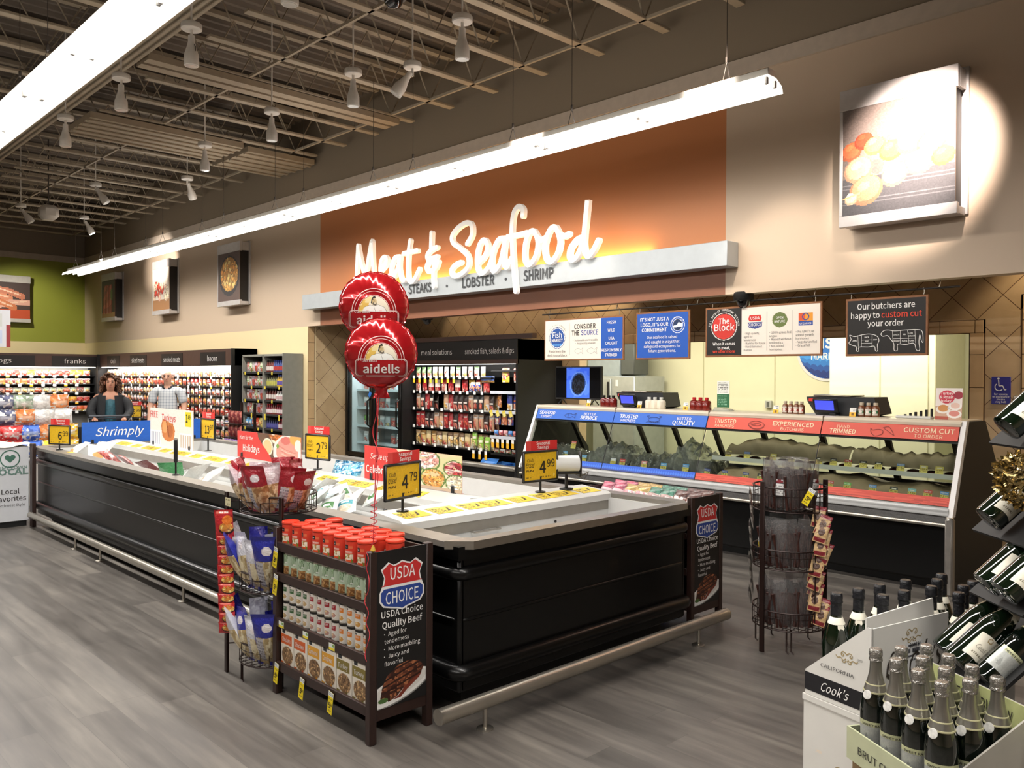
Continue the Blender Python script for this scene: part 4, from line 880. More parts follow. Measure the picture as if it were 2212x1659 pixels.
# signs on the tiled wall at the right
t = thing('wall_plate', 'blue wheelchair service sign on the tiled wall', 'sign', (-2.415, 8.6, 1.53))
MB().bx(-2.495, -2.335, 8.592, 8.6, 1.40, 1.655, .003).build('plate', mat('blue_plate', '#2c2c8c', .4, noise=0), t)
q = MB(); q.text('for service\nor assistance\nplease\nring bell', (-2.415, 8.591, 1.485), (1, 0, 0), (0, 0, 1), .028, bold=.01, line=.85)
O = (0, 8.591, 0); q.stroke(smooth([(-2.435, 1.625), (-2.432, 1.59), (-2.43, 1.57), (-2.40, 1.57), (-2.385, 1.535), (-2.37, 1.54)], 3), .009, O, (1, 0, 0), (0, 0, 1)); q.stroke([(-2.43+.034*cos(a), 1.56+.034*sin(a)) for a in np.linspace(2.2, 5.6, 14)], .008, O, (1, 0, 0), (0, 0, 1)); q.lathe([(.01, 0), (.01, .001)], 10, (-2.436, 8.591, 1.637), Mx.Rotation(pi/2, 4, 'X')); q.build('lettering', INKW, t)
t = thing('bell_button', 'steel plate with black bell button on the tiled wall', 'button', (-2.27, 8.6, 1.14)); MB().bx(-2.305, -2.235, 8.594, 8.6, 1.085, 1.2, .003).build('plate', CHROME, t); MB().lathe([(.014, 0), (.012, .01), (0, .012)], 14, (-2.27, 8.594, 1.143), Mx.Rotation(pi/2, 4, 'X')).build('button', BLK, t)
one(MB().lathe([(.03, 0), (.03, .012), (.02, .03), (0, .034)], 18, (-2.285, 8.6, 1.46), Mx.Rotation(pi/2, 4, 'X')), 'door_stop', CHROME, 'round clear wall bumper above the bell button', 'wall bumper', (-2.285, 8.6, 1.46))
# servery room: round sign, notices, socket, cold cabinet
t = thing('round_sign', 'large round blue fish market sign on the cream servery wall', 'sign', (-5.36, 11.29, 2.04)); RX = Mx.Rotation(pi/2, 4, 'X')
MB().lathe([(.46, 0), (.46, .012)], 48, (-5.36, 11.3, 2.04), RX).build('disc', WHITEP, t)
g = P(100, 100, '#1d5fb8'); g.ell(.5, .5, .5, .5, '#1b2f66'); g.ell(.5, .5, .47, .47, '#2272c9')
for r in range(4):
    for k in range(9): g.ell(.0+.125*k+.06*(r % 2), .34-.09*r, .066, .066, ['#3f93dd', '#2f78c4', '#25529c', '#1c3577'][r]); 
MB().grid(lambda u, v: (-5.36+(u-.5)*.84*(sqrt(max(0, 1-(2*v-1)**2*.5))), 11.287, 2.04+(v-.5)*.84*sqrt(max(0, 1-(2*u-1)**2*.5))), 100, 100, cols=[tuple(c) for c in g.a.reshape(-1, 3)]).build('print', CARD, t)
q = MB().text('Fish', (-5.36, 11.285, 2.05), (1, 0, 0), (0, 0, 1), .3, bold=.02).text('MARKET', (-5.36, 11.285, 1.89), (1, 0, 0), (0, 0, 1), .15, bold=.02); q.build('lettering', INKW, t)
for i in range(3): one(MB().card(P(10, 20, '#cfd3bf').writing(.1, .08, .9, .95, '#8d9184', 9, i), (-3.90+.085*i, 11.29, (1.53, 1.55, 1.60)[i]), (1, 0, 0), (0, 0, 1), .075, (.22, .2, .17)[i], .002), 'notice', PAPERY, f'grey printed notice on the servery back wall, {nth(i)} from the left of three', 'notice', (-3.86+.085*i, 11.295, 1.6), 'servery notices')
t = thing('wall_socket', 'small grey socket box low on the cream servery wall', 'socket', (-6.24, 11.3, 1.23)); MB().bx(-6.29, -6.19, 11.25, 11.3, 1.18, 1.29, .006).build('box', mat('grey_socket', '#a5a59a', .5), t); MB().bx(-6.26, -6.22, 11.245, 11.25, 1.2, 1.27).build('face', mat('dark_socket_face', '#55564e', .5), t)
GALV = mat('pale_grey_cabinet', '#a7aaa4', .4, metal=.2)
t = thing('cold_cabinet', 'pale grey cold cabinet behind the counter beside the screen', 'cabinet', (-8.45, 10.6, 0)); MB().bx(-8.9, -8.05, 10.4, 11.2, 0, 1.64, .01).build('body', GALV, t); MB().bx(-8.86, -8.5, 10.37, 10.4, .4, 1.6, .006).build('door', GALV, t); MB().cyl((-8.54, 10.35, 1.25), (-8.54, 10.35, 1.55), .015, 8).build('handle', BLK, t); MB().bx(-8.42, -8.37, 10.393, 10.4, 1.48, 1.58).build('sticker', WHITEP, t)
t = thing('vent_unit', 'grey cooling unit with dark vent on top of the cold cabinet', 'cooling unit', (-8.75, 10.9, 1.64)); MB().bx(-9.1, -8.42, 10.5, 11.2, 1.64, 2.1, .01).build('box', mat('blue_grey_sheet', '#8f989a', .4), t); MB().bx(-8.42, -8.15, 10.52, 10.9, 1.67, 2.16, .01).build('vent', mat('dark_vent', '#4a4d49', .5), t)
# product sign hanging at the far left
t = thing('aisle_sign', 'partly visible white aisle sign with red edge hanging at far left', 'hanging sign', (-8.07, 1.55, 2.18))
MB().card(P(20, 40, '#c9c9cc').rect(.2, .1, .9, .45, '#b4bdd4').rect(.2, .55, .9, .9, '#bdbdb9').rect(.94, 0, 1, .6, '#8e2a2c'), (-8.13, 1.245, 1.87), (.216, .976, 0), (0, 0, 1), .6, .31, .02).build('panel', CARD, t); MB().cyl((-8.05, 1.6, 2.18), (-8.05, 1.6, 5.1), .004, 5).build('hanger', WIRE, t)
# ================================================================ SERVICE COUNTER
ct = thing('service_counter', 'long black service counter with blue and red banners and slanted glass', 'counter', (-4.52, 7.2, 0))
CX0, CX1 = -6.84, -2.24
yz = lambda z: 6.73+(z-.59)*.4085            # the slanted glass line
TOPM = mat('cream_counter_top', '#d9cdb8', .3, coat=.3, noise=.03); EDGEW = mat('white_edge_trim', '#f2efec', .35, noise=.02); DKGREY = mat('grey_stone_strip', '#6d6c6b', .5, noise=.2, nscale=80)
q = MB()
q.bx(CX0, CX1, 6.77, 7.9, .08, .53, .02).bx(CX0, CX1, 6.9, 7.85, 0, .08); q.build('base', BLKG, ct)
MB().tube([(CX0, 6.72, .527), (CX1, 6.72, .527)], .016, 10).build('chrome_trim', CHROME, ct)
MB().bx(CX0, CX1, 6.735, 6.80, .54, .598).build('grey_strip', DKGREY, ct)
MB().poly([(6.715, .598), (6.79, .598), (6.80, .66), (6.755, .66), (6.722, .632)], CX1-CX0, 'x', CX0).build('front_rim', mat('pale_metal_rim', '#858584', .35, metal=.4), ct)
PANEL = [(7.02, 1.30), (7.47, 1.295), (7.72, .99), (7.92, .76), (7.95, .245), (7.9, .04), (7.13, .04), (6.76, .1), (6.73, .59)]
for x in (CX0-.03, CX1): MB().poly(PANEL, .03, 'x', x).build('end_panel', BLKM, ct)
for x in (CX0-.03, CX1-.005): MB().poly([(7.02, 1.305), (7.075, 1.305), (6.785, .59), (6.72, .59)], .038, 'x', x).build('edge_trim', EDGEW, ct)
q = MB().poly([(7.0, 1.262), (6.998, 1.285), (7.01, 1.30), (7.03, 1.306), (7.47, 1.306), (7.47, 1.27), (7.05, 1.262)], CX1-CX0, 'x', CX0); q.build('top', TOPM, ct)
for x in (-5.665, -4.51, -3.355): MB().bx(x-.003, x+.003, 6.996, 7.47, 1.264, 1.3075).build('top_joint', mat('brown_joint', '#6b5a44', .7), ct)
STEELP = mat('scuffed_steel_post', '#b2ada6', .32, metal=.75, noise=.15)
t = thing('corner_post', 'stainless steel corner post standing in front of the right end of the counter', 'post', (-2.225, 6.74, 0)); MB().box((-2.225, 6.725, .293), (.062, .062, .587), .014).build('post', STEELP, t); MB().box((-2.225, 6.725, .589), (.05, .05, .006), .003).build('cap', CHROME, t)
# glass, frames, shelves inside
GLASS = clear_film('counter_glass', '#eef2ee', 0.0, .02)
segs = [(-6.81, -5.67), (-5.66, -4.515), (-4.505, -3.36), (-3.35, -2.25)]
for a, b in segs: MB().poly([(yz(.66), .66), (yz(1.15), 1.15), (yz(1.15)+.006, 1.15), (yz(.66)+.006, .66)], b-a-.01, 'x', a+.005).build('glass_pane', GLASS, ct)
for x in (-5.665, -4.51, -3.355): MB().tube([(x, yz(.64)-.004, .64), (x, yz(1.15)-.004, 1.15)], .004, 5).build('glass_joint', BLK, ct)
MB().poly([(yz(1.13)+.004, 1.13), (yz(1.262)+.004, 1.262), (7.44, 1.262), (7.44, 1.13)], CX1-CX0, 'x', CX0).build('canopy', BLK, ct)
MB().bx(CX0, CX1, 6.80, 7.66, .56, .60).build('deck', mat('dark_case_deck', '#3a3733', .4), ct)
MB().bx(CX0, CX1, 7.66, 7.70, .08, .74).build('back_panel', BLKM, ct)
for x in (-6.7, -6.25, -5.72, -5.25, -4.75, -4.2, -3.6, -3.0, -2.45): MB().poly([(7.40, 1.13), (7.44, 1.13), (7.70, .72), (7.66, .72)], .05, 'x', x).build('rear_frame', BLK, ct)
MB().bx(-4.50, CX1, 7.06, 7.50, .842, .848).build('meat_shelf', mat('steel_shelf', '#8b8a86', .35, metal=.6), ct)
MB().bx(-4.50, CX1, 7.045, 7.06, .838, .876).build('shelf_edge', WHITEP, ct)
area_light('counter_case_lamp', (-3.4, 7.12, 1.11), 2.1, .06, 1.6, (1, .93, .82)); area_light('counter_case_lamp', (-5.7, 7.12, 1.11), 2.1, .06, .5, (1, .96, .9))
g = P(60, 4, '#1f57c8'); g.mott('#3f78dc', 30, .5, 3, g.w > .3); g.rect(0, 0, 1, .3, '#27489e')
def slant(x0, x1, za, zb, off): return lambda u, v: (x0+(x1-x0)*u, yz(za+(zb-za)*v)-off, za+(zb-za)*v)
for a, b, c in ((CX0, -5.67, 0), (-5.66, -4.515, 0), (-4.505, -3.36, 1), (-3.35, CX1, 1)):
    g = P(240, 14, '#1f57c8' if not c else '#c4402f')
    for k in range(40): g.poly([(k/40, .45), ((k+.5)/40, .75), ((k+1)/40, .45), ((k+.5)/40, .15)], '#4f86e2' if not c else '#a8362a', k=.6 if not c else .0)
    if not c: g.rect(0, 0, 1, .2, '#2c3f8c')
    else: g.mott('#d2523e', 9, .5, 5); g.mott('#a8362a', 14, .6, 8, g.w < .5)
    MB().pic(g, slant(a, b, .665, .728, .004)).build('lower_banner', CARD, ct, label='blue patterned strip' if not c else 'mottled red strip')
BLUEB, REDB = mat('blue_banner', '#1f60c4', .45, noise=.02), mat('red_banner', '#d64f3c', .45, noise=.02); SK = mat('dark_sketch_ink', '#1a2c66', .6, noise=0); SKR = mat('dark_red_sketch_ink', '#7c2a20', .6, noise=0)
CRAB = [(.15, .5), (.3, .8), (.5, .85), (.7, .8), (.85, .5), (.7, .25), (.5, .2), (.3, .25), (.15, .5)]
def banner(a, b, col, words_, art):
    q = MB().poly([(yz(1.152)-.012, 1.152), (yz(1.26)-.012, 1.26), (yz(1.26)-.002, 1.26), (yz(1.152)-.002, 1.152)], b-a, 'x', a); p = q.build('banner', col, ct)
    up = V((0, .4085, 1)).normalized(); q = MB()
    for s, u, v, size, w, bold in words_: MB().text(s, (a+(b-a)*u, yz(1.152+.108*v)-.013, 1.152+.108*v), (1, 0, 0), up[:], size, width=w, bold=bold).build('lettering', INKW if col is BLUEB else mat('cream_ink', '#f3d9b4', .6, noise=0), p)
    q = MB()
    for pts in art: q.stroke([(x, z) for x, z in smooth(pts, 4)], .0045, (0, yz(1.2)-.015, 1.2), (1, 0, 0), up[:])
    q.build('drawing', SK if col is BLUEB else SKR, p)
def art(cx, sx, sz, *polys): return [[(cx+(u-.5)*sx, (v-.5)*sz) for u, v in p] for p in polys]
banner(-6.81, -5.67, BLUEB, [('SEAFOOD', .14, .48, .064, 0.247, .014), ('EXPERTS', .14, .12, .046, 0.16, 0), ('BETTER', .70, .55, .046, .165, 0), ('SERVICE', .70, .14, .064, 0.24, .014)], art(-6.29, .17, .075, FISH, [(.3, .3), (.35, .5), (.3, .7)]))
banner(-5.66, -4.515, BLUEB, [('TRUSTED', .17, .48, .064, .235, .014), ('PARTNERS', .17, .12, .046, 0.195, 0), ('BETTER', .77, .55, .046, .165, 0), ('QUALITY', .77, .12, .064, 0.26, .014)], art(-5.14, .2, .08, CRAB, *[[(.15+.1*k, .3), (.05+.12*k, .05)] for k in range(8)], [(.2, .7), (.05, .95), (.2, 1)], [(.8, .7), (.95, .95), (.8, 1)]))
banner(-4.505, -3.36, REDB, [('TRUSTED', .17, .48, .064, .235, .014), ('RANCHERS', .17, .12, .046, 0.205, 0), ('EXPERIENCED', .77, .48, .064, 0.39, .014), ('BUTCHERS', .77, .12, .046, 0.22, 0)], art(-3.98, .16, .085, [(0, .5), (.1, .8), (.5, .95), (.9, .75), (1, .4), (.7, .12), (.3, .15), (0, .5)], [(0, .42), (.3, .05), (.7, .02), (1, .3)], [(.2, .5), (.5, .7), (.8, .55), (.5, .4), (.2, .5)], [(.1, .6), (.45, .55)]))
banner(-3.35, -2.25, REDB, [('HAND', .17, .55, .046, 0.106, 0), ('TRIMMED', .17, .14, .064, 0.228, .014), ('CUSTOM CUT', .80, .48, .064, 0.388, .014), ('TO ORDER', .80, .12, .046, 0.217, 0)], art(-2.83, .2, .085, [(0, .8), (.05, .3), (.25, .0), (.5, .25), (.5, .6), (.3, .7), (.1, .6), (0, .8)], [(.5, .85), (.7, 1), (.85, .7), (1, .1)], [(.55, .8), (.75, .5), (.95, .2)]))

# wrapped food in the seafood half, paper-covered meat in the other
rs = random.Random(5)
for i in range(22):
    x = -6.65+.095*i+rs.uniform(-.02, .02); c = rs.choice(['#c77a58', '#d8b9a8', '#a9643f', '#cfc4b4', '#b8857a', '#8e96a0'])
    g = P(10, 8, '#8c8f90'); g.pieces(9, (.1, .1, .9, .9), .2, [c, '#d9a58c'], i)
    q = MB().bx(x-.04, x+.04, 7.0+.2*(i % 2), 7.13+.2*(i % 2), .60, .615, .004); q.pic(g, lambda u, v, x=x, i=i: (x-.036+.072*u, 7.005+.12*v+.2*(i % 2), .617+.02*sin(pi*u)*sin(pi*v)))
    one(q, 'seafood_tray', CARD, f'seafood tray under the clear sheets, {nth(i//2)} from left in the {"front" if i % 2 == 0 else "rear"} row', 'food tray', (x, 7.06, .6), 'seafood trays in the counter')
PLAS = clear_film('crumpled_plastic', '#b8bcb2', .12, .14, .35)
def heap(name, x0, x1, hs, y0, y1, seed, mat_, label, cat, zb=.625, nv=14, wr=.02):
    rs = np.random.RandomState(seed); n = 46; ph = rs.rand(12)*6
    def f(u, v):
        x = x0+(x1-x0)*u; k = u*(len(hs)-1); i = min(int(k), len(hs)-2); t = k-i; t = t*t*(3-2*t); h = hs[i]*(1-t)+hs[i+1]*t
        y = y0+(y1-y0)*v; prof = min(1, v/.2)**.6*(.72+.28*sin(pi*min(1, v*1.1)))
        z = zb+h*max(.02, prof)+wr*(sin(17*u*3+ph[0]+5*v)+.7*sin(31*u+11*v+ph[1])+.5*sin(53*u-23*v+ph[2]))*min(1, 4*v+.1)*(.3+prof)
        return (x, y+.02*sin(23*u+ph[3]), max(zb, z))
    return one(MB().grid(f, n, nv), name, mat_, label, cat, ((x0+x1)/2, y0, zb), smooth=180)
heap('plastic_cover', -6.80, -6.14, [.16, .21, .20, .17, .08], 6.83, 7.38, 1, PLAS, 'clear plastic sheet over the seafood at the far left of the counter', 'plastic sheet')
heap('plastic_cover', -6.12, -5.42, [.08, .19, .28, .27, .15], 6.83, 7.38, 2, PLAS, 'clear plastic sheet heaped in the middle of the blue half', 'plastic sheet')
heap('plastic_cover', -5.41, -5.0, [.14, .19, .17, .2, .16], 6.85, 7.38, 3, PLAS, 'low clear plastic sheet left of the tallest heap', 'plastic sheet')
heap('plastic_cover', -4.99, -4.41, [.15, .27, .37, .31, .2, .05], 6.85, 7.38, 4, PLAS, 'tallest clear plastic heap, where blue banner meets red', 'plastic sheet')
KRAFT = mat('brown_butcher_paper', '#8c7a5f', .7, noise=.08); KRAFTD = mat('olive_butcher_paper', '#75694f', .7, noise=.08)
heap('butcher_paper', -4.39, -2.28, [.15, .19, .17, .18, .2, .15, .18, .16], 6.86, 7.55, 6, KRAFT, 'brown paper laid over the lower meat deck', 'paper sheet', .60, wr=.008)
heap('butcher_paper', -4.36, -3.17, [.08, .15, .16, .13, .14, .11], 7.07, 7.46, 7, KRAFTD, 'brown paper over the upper meat shelf, left sheet', 'paper sheet', .90, wr=.008)
heap('butcher_paper', -3.15, -2.28, [.12, .14, .10, .11, .12, .11], 7.08, 7.46, 8, KRAFTD, 'brown paper over the upper meat shelf, right sheet', 'paper sheet', .90, wr=.008)
MEATR = mat('dark_red_meat', '#4a1a16', .35, noise=.3, nscale=25)
for i in range(14):
    x = -4.25+.145*i; q = MB().grid(lambda u, v: (x+.055*cos(2*pi*u)*sin(pi*v), 7.17+.05*sin(2*pi*u)*sin(pi*v), .868-.022*cos(pi*v)), 12, 6, wrap=True)
    one(q, 'meat_cut', MEATR, f'dark cut of meat on the upper shelf under brown paper, {nth(i)} from the left', 'meat', (x, 7.17, .85), 'meat on the upper counter shelf')
TAGW = {'#c23a34': 'SALE', '#4a8ccf': 'FRESH', '#4a90d6': 'FRESH', '#6cb85a': 'NATURAL', '#d8465a': 'NEW', '#d8464a': 'NEW', '#c8323a': 'FRESH', '#5aa0dc': 'WILD', '#3f6ab8': 'CHOICE', '#2f3f8f': 'CHOICE', '#33408a': 'CHOICE'}
def case_tag(x, y, z, top, label, w=.062, h=.062, tilt=.0):
    g = P(14, 14, '#dccb6a'); g.rect(0, .62, 1, 1, top); g.writing(.1, .08, .9, .58, '#8d7a2c', 3, int(x*100) % 97); TAGW.get(top) or g.rect(.25, .74, .75, .86, '#efe9dc')
    t = one(MB().card(g, (x-w/2, y, z), (cos(tilt), 0, sin(tilt)), (0, .3, 1), w, h, .003), 'case_tag', PAPERY, label, 'price tag', (x, y, z), 'price tags inside the counter')
    if top in TAGW: r_ = V((cos(tilt), 0, sin(tilt))); MB().text(TAGW[top], (V((x-w/2, y, z))+r_*(w/2)+V((0, .3, 1)).normalized()*(h*.74)-V((0, .0008, 0)))[:], r_[:], (0, .3, 1), .018, width=w*.8, bold=.01).build('lettering', INKW, t)
for i, (x, c) in enumerate([(-4.33, '#dccb6a'), (-4.13, '#3f6ab8'), (-3.86, '#dccb6a'), (-3.68, '#dccb6a'), (-3.42, '#25231f'), (-3.29, '#25231f'), (-3.16, '#c23a34'), (-3.03, '#25231f'), (-2.9, '#25231f'), (-2.72, '#4a8ccf'), (-2.54, '#dccb6a'), (-2.42, '#dccb6a')]):
    case_tag(x, 7.055, .877, c, f'yellow price tag on the upper meat shelf, {nth(i)} from the left', h=.06)
for i, (x, c, z) in enumerate([(-4.43, '#2f3f8f', 0), (-4.24, '#2f3f8f', 0), (-4.02, '#33408a', 0), (-3.87, '#2b2a26', 0), (-3.22, '#d8465a', 0), (-3.07, '#6cb85a', 0), (-2.86, '#4a90d6', 0), (-2.69, '#3d3c3a', 0), (-2.55, '#8fc4c9', 0), (-2.43, '#d8464a', 0), (-2.31, '#4a90d6', 0)]):
    case_tag(x, 6.84, .70, c, f'price tag with coloured top on the lower meat deck, {nth(i)} from the left', h=.07, tilt=-.05)
for i, (x, c, y, z) in enumerate([(-6.28, '#c8323a', 7.0, .83), (-6.32, '#5aa0dc', 6.9, .72), (-6.02, '#5aa0dc', 6.88, .7), (-5.58, '#c8c8d8', 6.84, .7), (-5.45, '#c8323a', 6.83, .7), (-5.17, '#d8868a', 6.83, .7), (-4.93, '#5aa0dc', 6.83, .7), (-4.66, '#4a90d6', 6.82, .71)]):
    case_tag(x, y, z, c, f'price tag in the seafood half of the counter, {nth(i)} from the left', w=.07, h=.085)

# ---------------------------------------------------------------- things on the counter top (z = 1.306)
ZT = 1.307
t = thing('counter_screen', 'flat screen with a blue picture standing on the left end of the counter', 'screen', (-6.44, 7.28, ZT))
MB().bx(-6.80, -6.09, 7.265, 7.30, 1.37, 1.755, .005).build('casing', BLK, t); MB().bx(-6.785, -6.105, 7.2635, 7.2655, 1.39, 1.742).build('panel', mat('dark_screen', '#0a0c10', .12, noise=0), t)
g = P(44, 44, '#3a5fd6'); g.mott('#4a70e0', 6, .5, 2); g.ell(.52, .46, .36, .42, '#5a7fd0', -.3); g.ell(.52, .46, .31, .37, '#27407a', -.3); g.ell(.52, .45, .27, .33, '#15171c', -.3); g.mott('#202530', 20, .6, 3, g.inell(.52, .45, .25, .3))
MB().card(g, (-6.62, 7.2630, 1.39), (1, 0, 0), (0, 0, 1), .355, .352, .0004).build('picture', printed('lit_screen_picture', .2, emit=.75), t)
for x in (-6.7, -6.2): MB().tube([(x, 7.20, ZT+.006), (x, 7.28, 1.375), (x, 7.35, ZT+.006)], .007, 6).build('foot', BLK, t)
def jar(name, w, h, body, lid, lab, label0, xs, y=7.17, square=True, group='jars', hgt=None):
    t = thing(name, 'x', 'bottle', (0, 0, 0)); n = 4 if square else 16; M = Mx.Rotation(pi/4, 4, 'Z') if square else Mx.Identity(4); k = w/2*(sqrt(2) if square else 1)
    q = MB().lathe([(k*.96, 0), (k, .006), (k, h*.62), (k*.75, h*.74), (w*.22, h*.78), (w*.22, h*.82)], n if not square else 8, M=Mx.Rotation(pi/8, 4, 'Z'), col=None); q.build('body', body, t)
    MB().lathe([(w*.3, h*.8), (w*.3, h*.98), (w*.26, h)], 14).build('cap', lid, t)
    g = P(10, 10, lab[0]); g.rect(0, .3, 1, .7, lab[1]); g.ell(.5, .5, .28, .25, lab[2])
    MB().pic(g, lambda u, v: ((w/2+.002)*sin((u-.5)*1.7)*.98, -(w/2+.002)*cos((u-.5)*1.7)*.98, h*(.1+.46*v))).build('label', CARD, t)
    s = Stock(t)
    for i, x in enumerate(xs): s.put((x, y, ZT), 0, f'{label0}, {nth(i)} from the left', group)
REDS = mat('dark_red_sauce', '#6b1712', .2, coat=.4); CAPR = mat('red_cap', '#c4262c', .35, noise=0); CAPB = mat('black_cap', '#17120f', .35, noise=0)
jar('sauce_bottle', .062, .125, REDS, CAPB, ('#f0e9e2', '#d8d0c8', '#7a1f1f'), 'dark red sauce bottle with black cap right of the screen', (-5.97, -5.90, -5.835), group='black-capped sauce bottles')
jar('sauce_bottle', .066, .118, mat('white_bottle', '#e6dcc9', .3), WHITEP, ('#efe8da', '#e6dcc8', '#9a7050'), 'white sauce bottle in front of the left scale', (-5.35, -5.275, -5.195), group='white sauce bottles')
jar('sauce_bottle', .066, .128, mat('brown_red_sauce', '#7a2018', .2, coat=.4), CAPR, ('#efe6e0', '#5a2f6b', '#efe6e0'), 'red sauce bottle with red cap left of the menu holder', (-4.79, -4.717, -4.645), group='red-capped sauce bottles')
SPICE = mat('spice_jar', '#7a4a2e', .3, coat=.3)
jar('spice_jar', .054, .115, SPICE, mat('beige_cap', '#c9bba4', .4), ('#d8cfc4', '#b8383c', '#f0e8de'), 'small spice jar with red label left of the right scale', (-3.80, -3.745, -3.69, -3.64), square=False, group='red-labelled spice jars')
jar('spice_jar', .062, .12, SPICE, mat('beige_cap', '#c9bba4', .4), ('#d8cfc4', '#2f7a50', '#f0e8de'), 'small spice jar with green label right of the right scale', (-3.09, -3.03, -2.97), square=False, group='green-labelled spice jars')
def small_tag(x, label):
    g = P(10, 10, '#f2f0ea'); g.rect(0, 0, 1, .5, '#efb62c'); g.writing(.1, .55, .9, .95, '#777777', 2, 1); g.rect(.3, .1, .7, .4, '#7a5510'); one(MB().card(g, (x, 7.10, ZT), (1, 0, 0), (0, .25, 1), .055, .075, .002), 'counter_tag', PAPERY, label, 'price tag', (x, 7.1, ZT), 'price tags on the counter top')
small_tag(-6.17, 'white and yellow tag before the screen foot'); small_tag(-5.46, 'white and yellow tag left of the white bottles'); small_tag(-4.88, 'white and yellow tag left of the red-capped bottles'); small_tag(-3.89, 'white and yellow tag left of the red-labelled spice jars'); small_tag(-3.17, 'yellow tag between right scale and green-labelled jars')
SCALE = mat('charcoal_plastic', '#26282b', .45); SCR = mat('lit_blue_screen', '#3f48c8', .2, noise=0, emit='#4a55e0', es=.9)
def scale(x, label):
    t = thing('deli_scale', label, 'scale', (x, 7.25, ZT))
    q = MB().poly([(x-.30, ZT+.115), (x-.31, ZT+.16), (x+.30, ZT+.165), (x+.34, ZT+.02), (x+.26, ZT+.0), (x-.22, ZT+.0), (x-.26, ZT+.06)], .28, 'y', 7.18); q.build('body', SCALE, t)
    MB().bx(x-.24, x+.10, 7.17, 7.46, ZT+.165, ZT+.178, .004).build('pan', CHROME, t)
    q = MB().box((x-.1, 7.115, ZT+.085), (.225, .02, .125), .006, M=Mx.Rotation(.25, 4, 'X')); q.build('display_frame', BLK, t)
    MB().box((x-.105, 7.104, ZT+.088), (.17, .004, .085), 0, M=Mx.Rotation(.25, 4, 'X')).build('display', SCR, t)
    MB().bx(x-.06, x+.0, 7.1, 7.2, ZT, ZT+.025, .005).build('display_foot', BLK, t)
    MB().bx(x-.285, x-.20, 7.172, 7.18, ZT+.12, ZT+.145).build('badge', INKR, t)
    MB().tube([(x-.02, 7.12, ZT+.005), (x+.04, 7.08, ZT+.005), (x+.1, 7.13, ZT+.005), (x+.15, 7.17, ZT+.02)], .004, 5).build('cable', BLK, t)
scale(-5.49, 'dark deli scale with lit blue display behind the white bottles'); scale(-3.29, 'dark deli scale with lit blue display between the spice jars')
t = thing('menu_holder', 'upright clear holder with green and white leaflet on the counter', 'leaflet holder', (-4.475, 7.2, ZT))
g = P(20, 36, '#efefe6'); g.rect(0, 0, 1, .5, '#2c6a45'); g.writing(.1, .55, .9, .95, '#8a8a84', 7, 3); g.writing(.1, .08, .8, .45, '#7fae90', 6, 4)
MB().card(g, (-4.545, 7.2, ZT+.035), (1, 0, 0), (0, 0, 1), .138, .26, .003).build('leaflet', PAPERY, t); MB().poly([(-4.57, ZT), (-4.38, ZT), (-4.40, ZT+.02), (-4.55, ZT+.035)], .09, 'y', 7.16).build('base', clear_film('clear_acrylic', '#f2f4f2', .3, .05), t)
t = thing('knob_tray', 'white tray with a rising row of black pegs near the counter end', 'tray', (-2.655, 7.2, ZT)); MB().bx(-2.80, -2.52, 7.15, 7.24, ZT, ZT+.02, .004).build('tray', WHITEP, t)
for i in range(6): MB().bx(-2.745+.042*i, -2.728+.042*i, 7.185, 7.205, ZT+.02, ZT+.032+.0105*i, .002).build('peg', BLK, t)
g = P(80, 100, '#f2e6df'); g.ell(.42, .72, .3, .21, '#d8344a'); g.ell(.85, .78, .17, .12, '#9c2436'); g.rect(0, 0, 1, .42, '#c9a48c'); g.ell(.3, .32, .28, .13, '#f0e9e0'); g.ell(.3, .36, .2, .11, '#c98a4c'); g.ell(.75, .42, .24, .12, '#f4efe8'); g.ell(.75, .45, .17, .09, '#e9c4b4'); g.ell(.72, .18, .28, .13, '#f2ece6'); g.ell(.72, .2, .2, .09, '#d98a80'); g.rect(0, 0, .5, .1, '#b0503c')
t = thing('counter_poster', 'small upright poster lettered Turkey & Roast today at the right end of the counter', 'poster', (-2.395, 7.2, ZT)); MB().card(g, (-2.495, 7.17, ZT), (1, 0, 0), (0, .12, 1), .2, .255, .004).build('card', CARD, t); MB().text('Turkey\n& Roast\ntoday!', (-2.41, 7.187, ZT+.2), (1, 0, 0), (0, .12, 1), .035, bold=.012, line=.85).build('lettering', INKW, t)
MB().box((-2.395, 7.23, ZT+.05), (.02, .1, .1), .003).build('strut', WHITEP, t)
# ================================================================ CHILLED CASES AND SHELVES ALONG THE WALLS
BROWNH = mat('brown_header', '#4f382f', .5); SIGNB = mat('black_sign_face', '#1d1a19', .5, noise=0); LEDW = mat('lit_case_strip', '#ffffff', .4, noise=0, emit='#fff9ee', es=6)
PACKM = printed('shiny_pack_print', .3, .3, bump=.25, bscale=50)
def pack_mesh(w, h, d, g, back='#d8d4cc'):
    """sealed pouch standing on its lower edge, printed front towards -y"""
    q = MB(); f = lambda s: (lambda u, v: ((u-.5)*w*(1-.05*sin(pi*v)), s*d*.5*(sin(pi*u)**.6)*(sin(pi*min(1, max(0, (v-.04)/.88)))**.6 if .04 < v < .92 else 0), v*h))
    q.pic(g, f(-1)); n = 5; q.grid(f(1), n, n, col=back); return q
def rand_pic(nx, ny, cols, seed, food=True):
    r = random.Random(seed); g = P(nx, ny, r.choice(cols))
    a, b = r.choice(cols), r.choice(cols); v = r.choice((.35, .5, .62, .7))
    g.rect(0, v, 1, 1, a)
    if food: g.pieces(7, (.15, .1, .85, v-.08), .2, r.choice((['#c9785a', '#e0a080'], ['#b5503e', '#d9897a'], ['#d9a860', '#e8c890'], ['#c4625a', '#f0d8c8'])), seed)
    g.rect(.12, v+.08, .88, v+.22, b); g.rect(.06, .03, .4, .1, '#f2f0ea'); return g
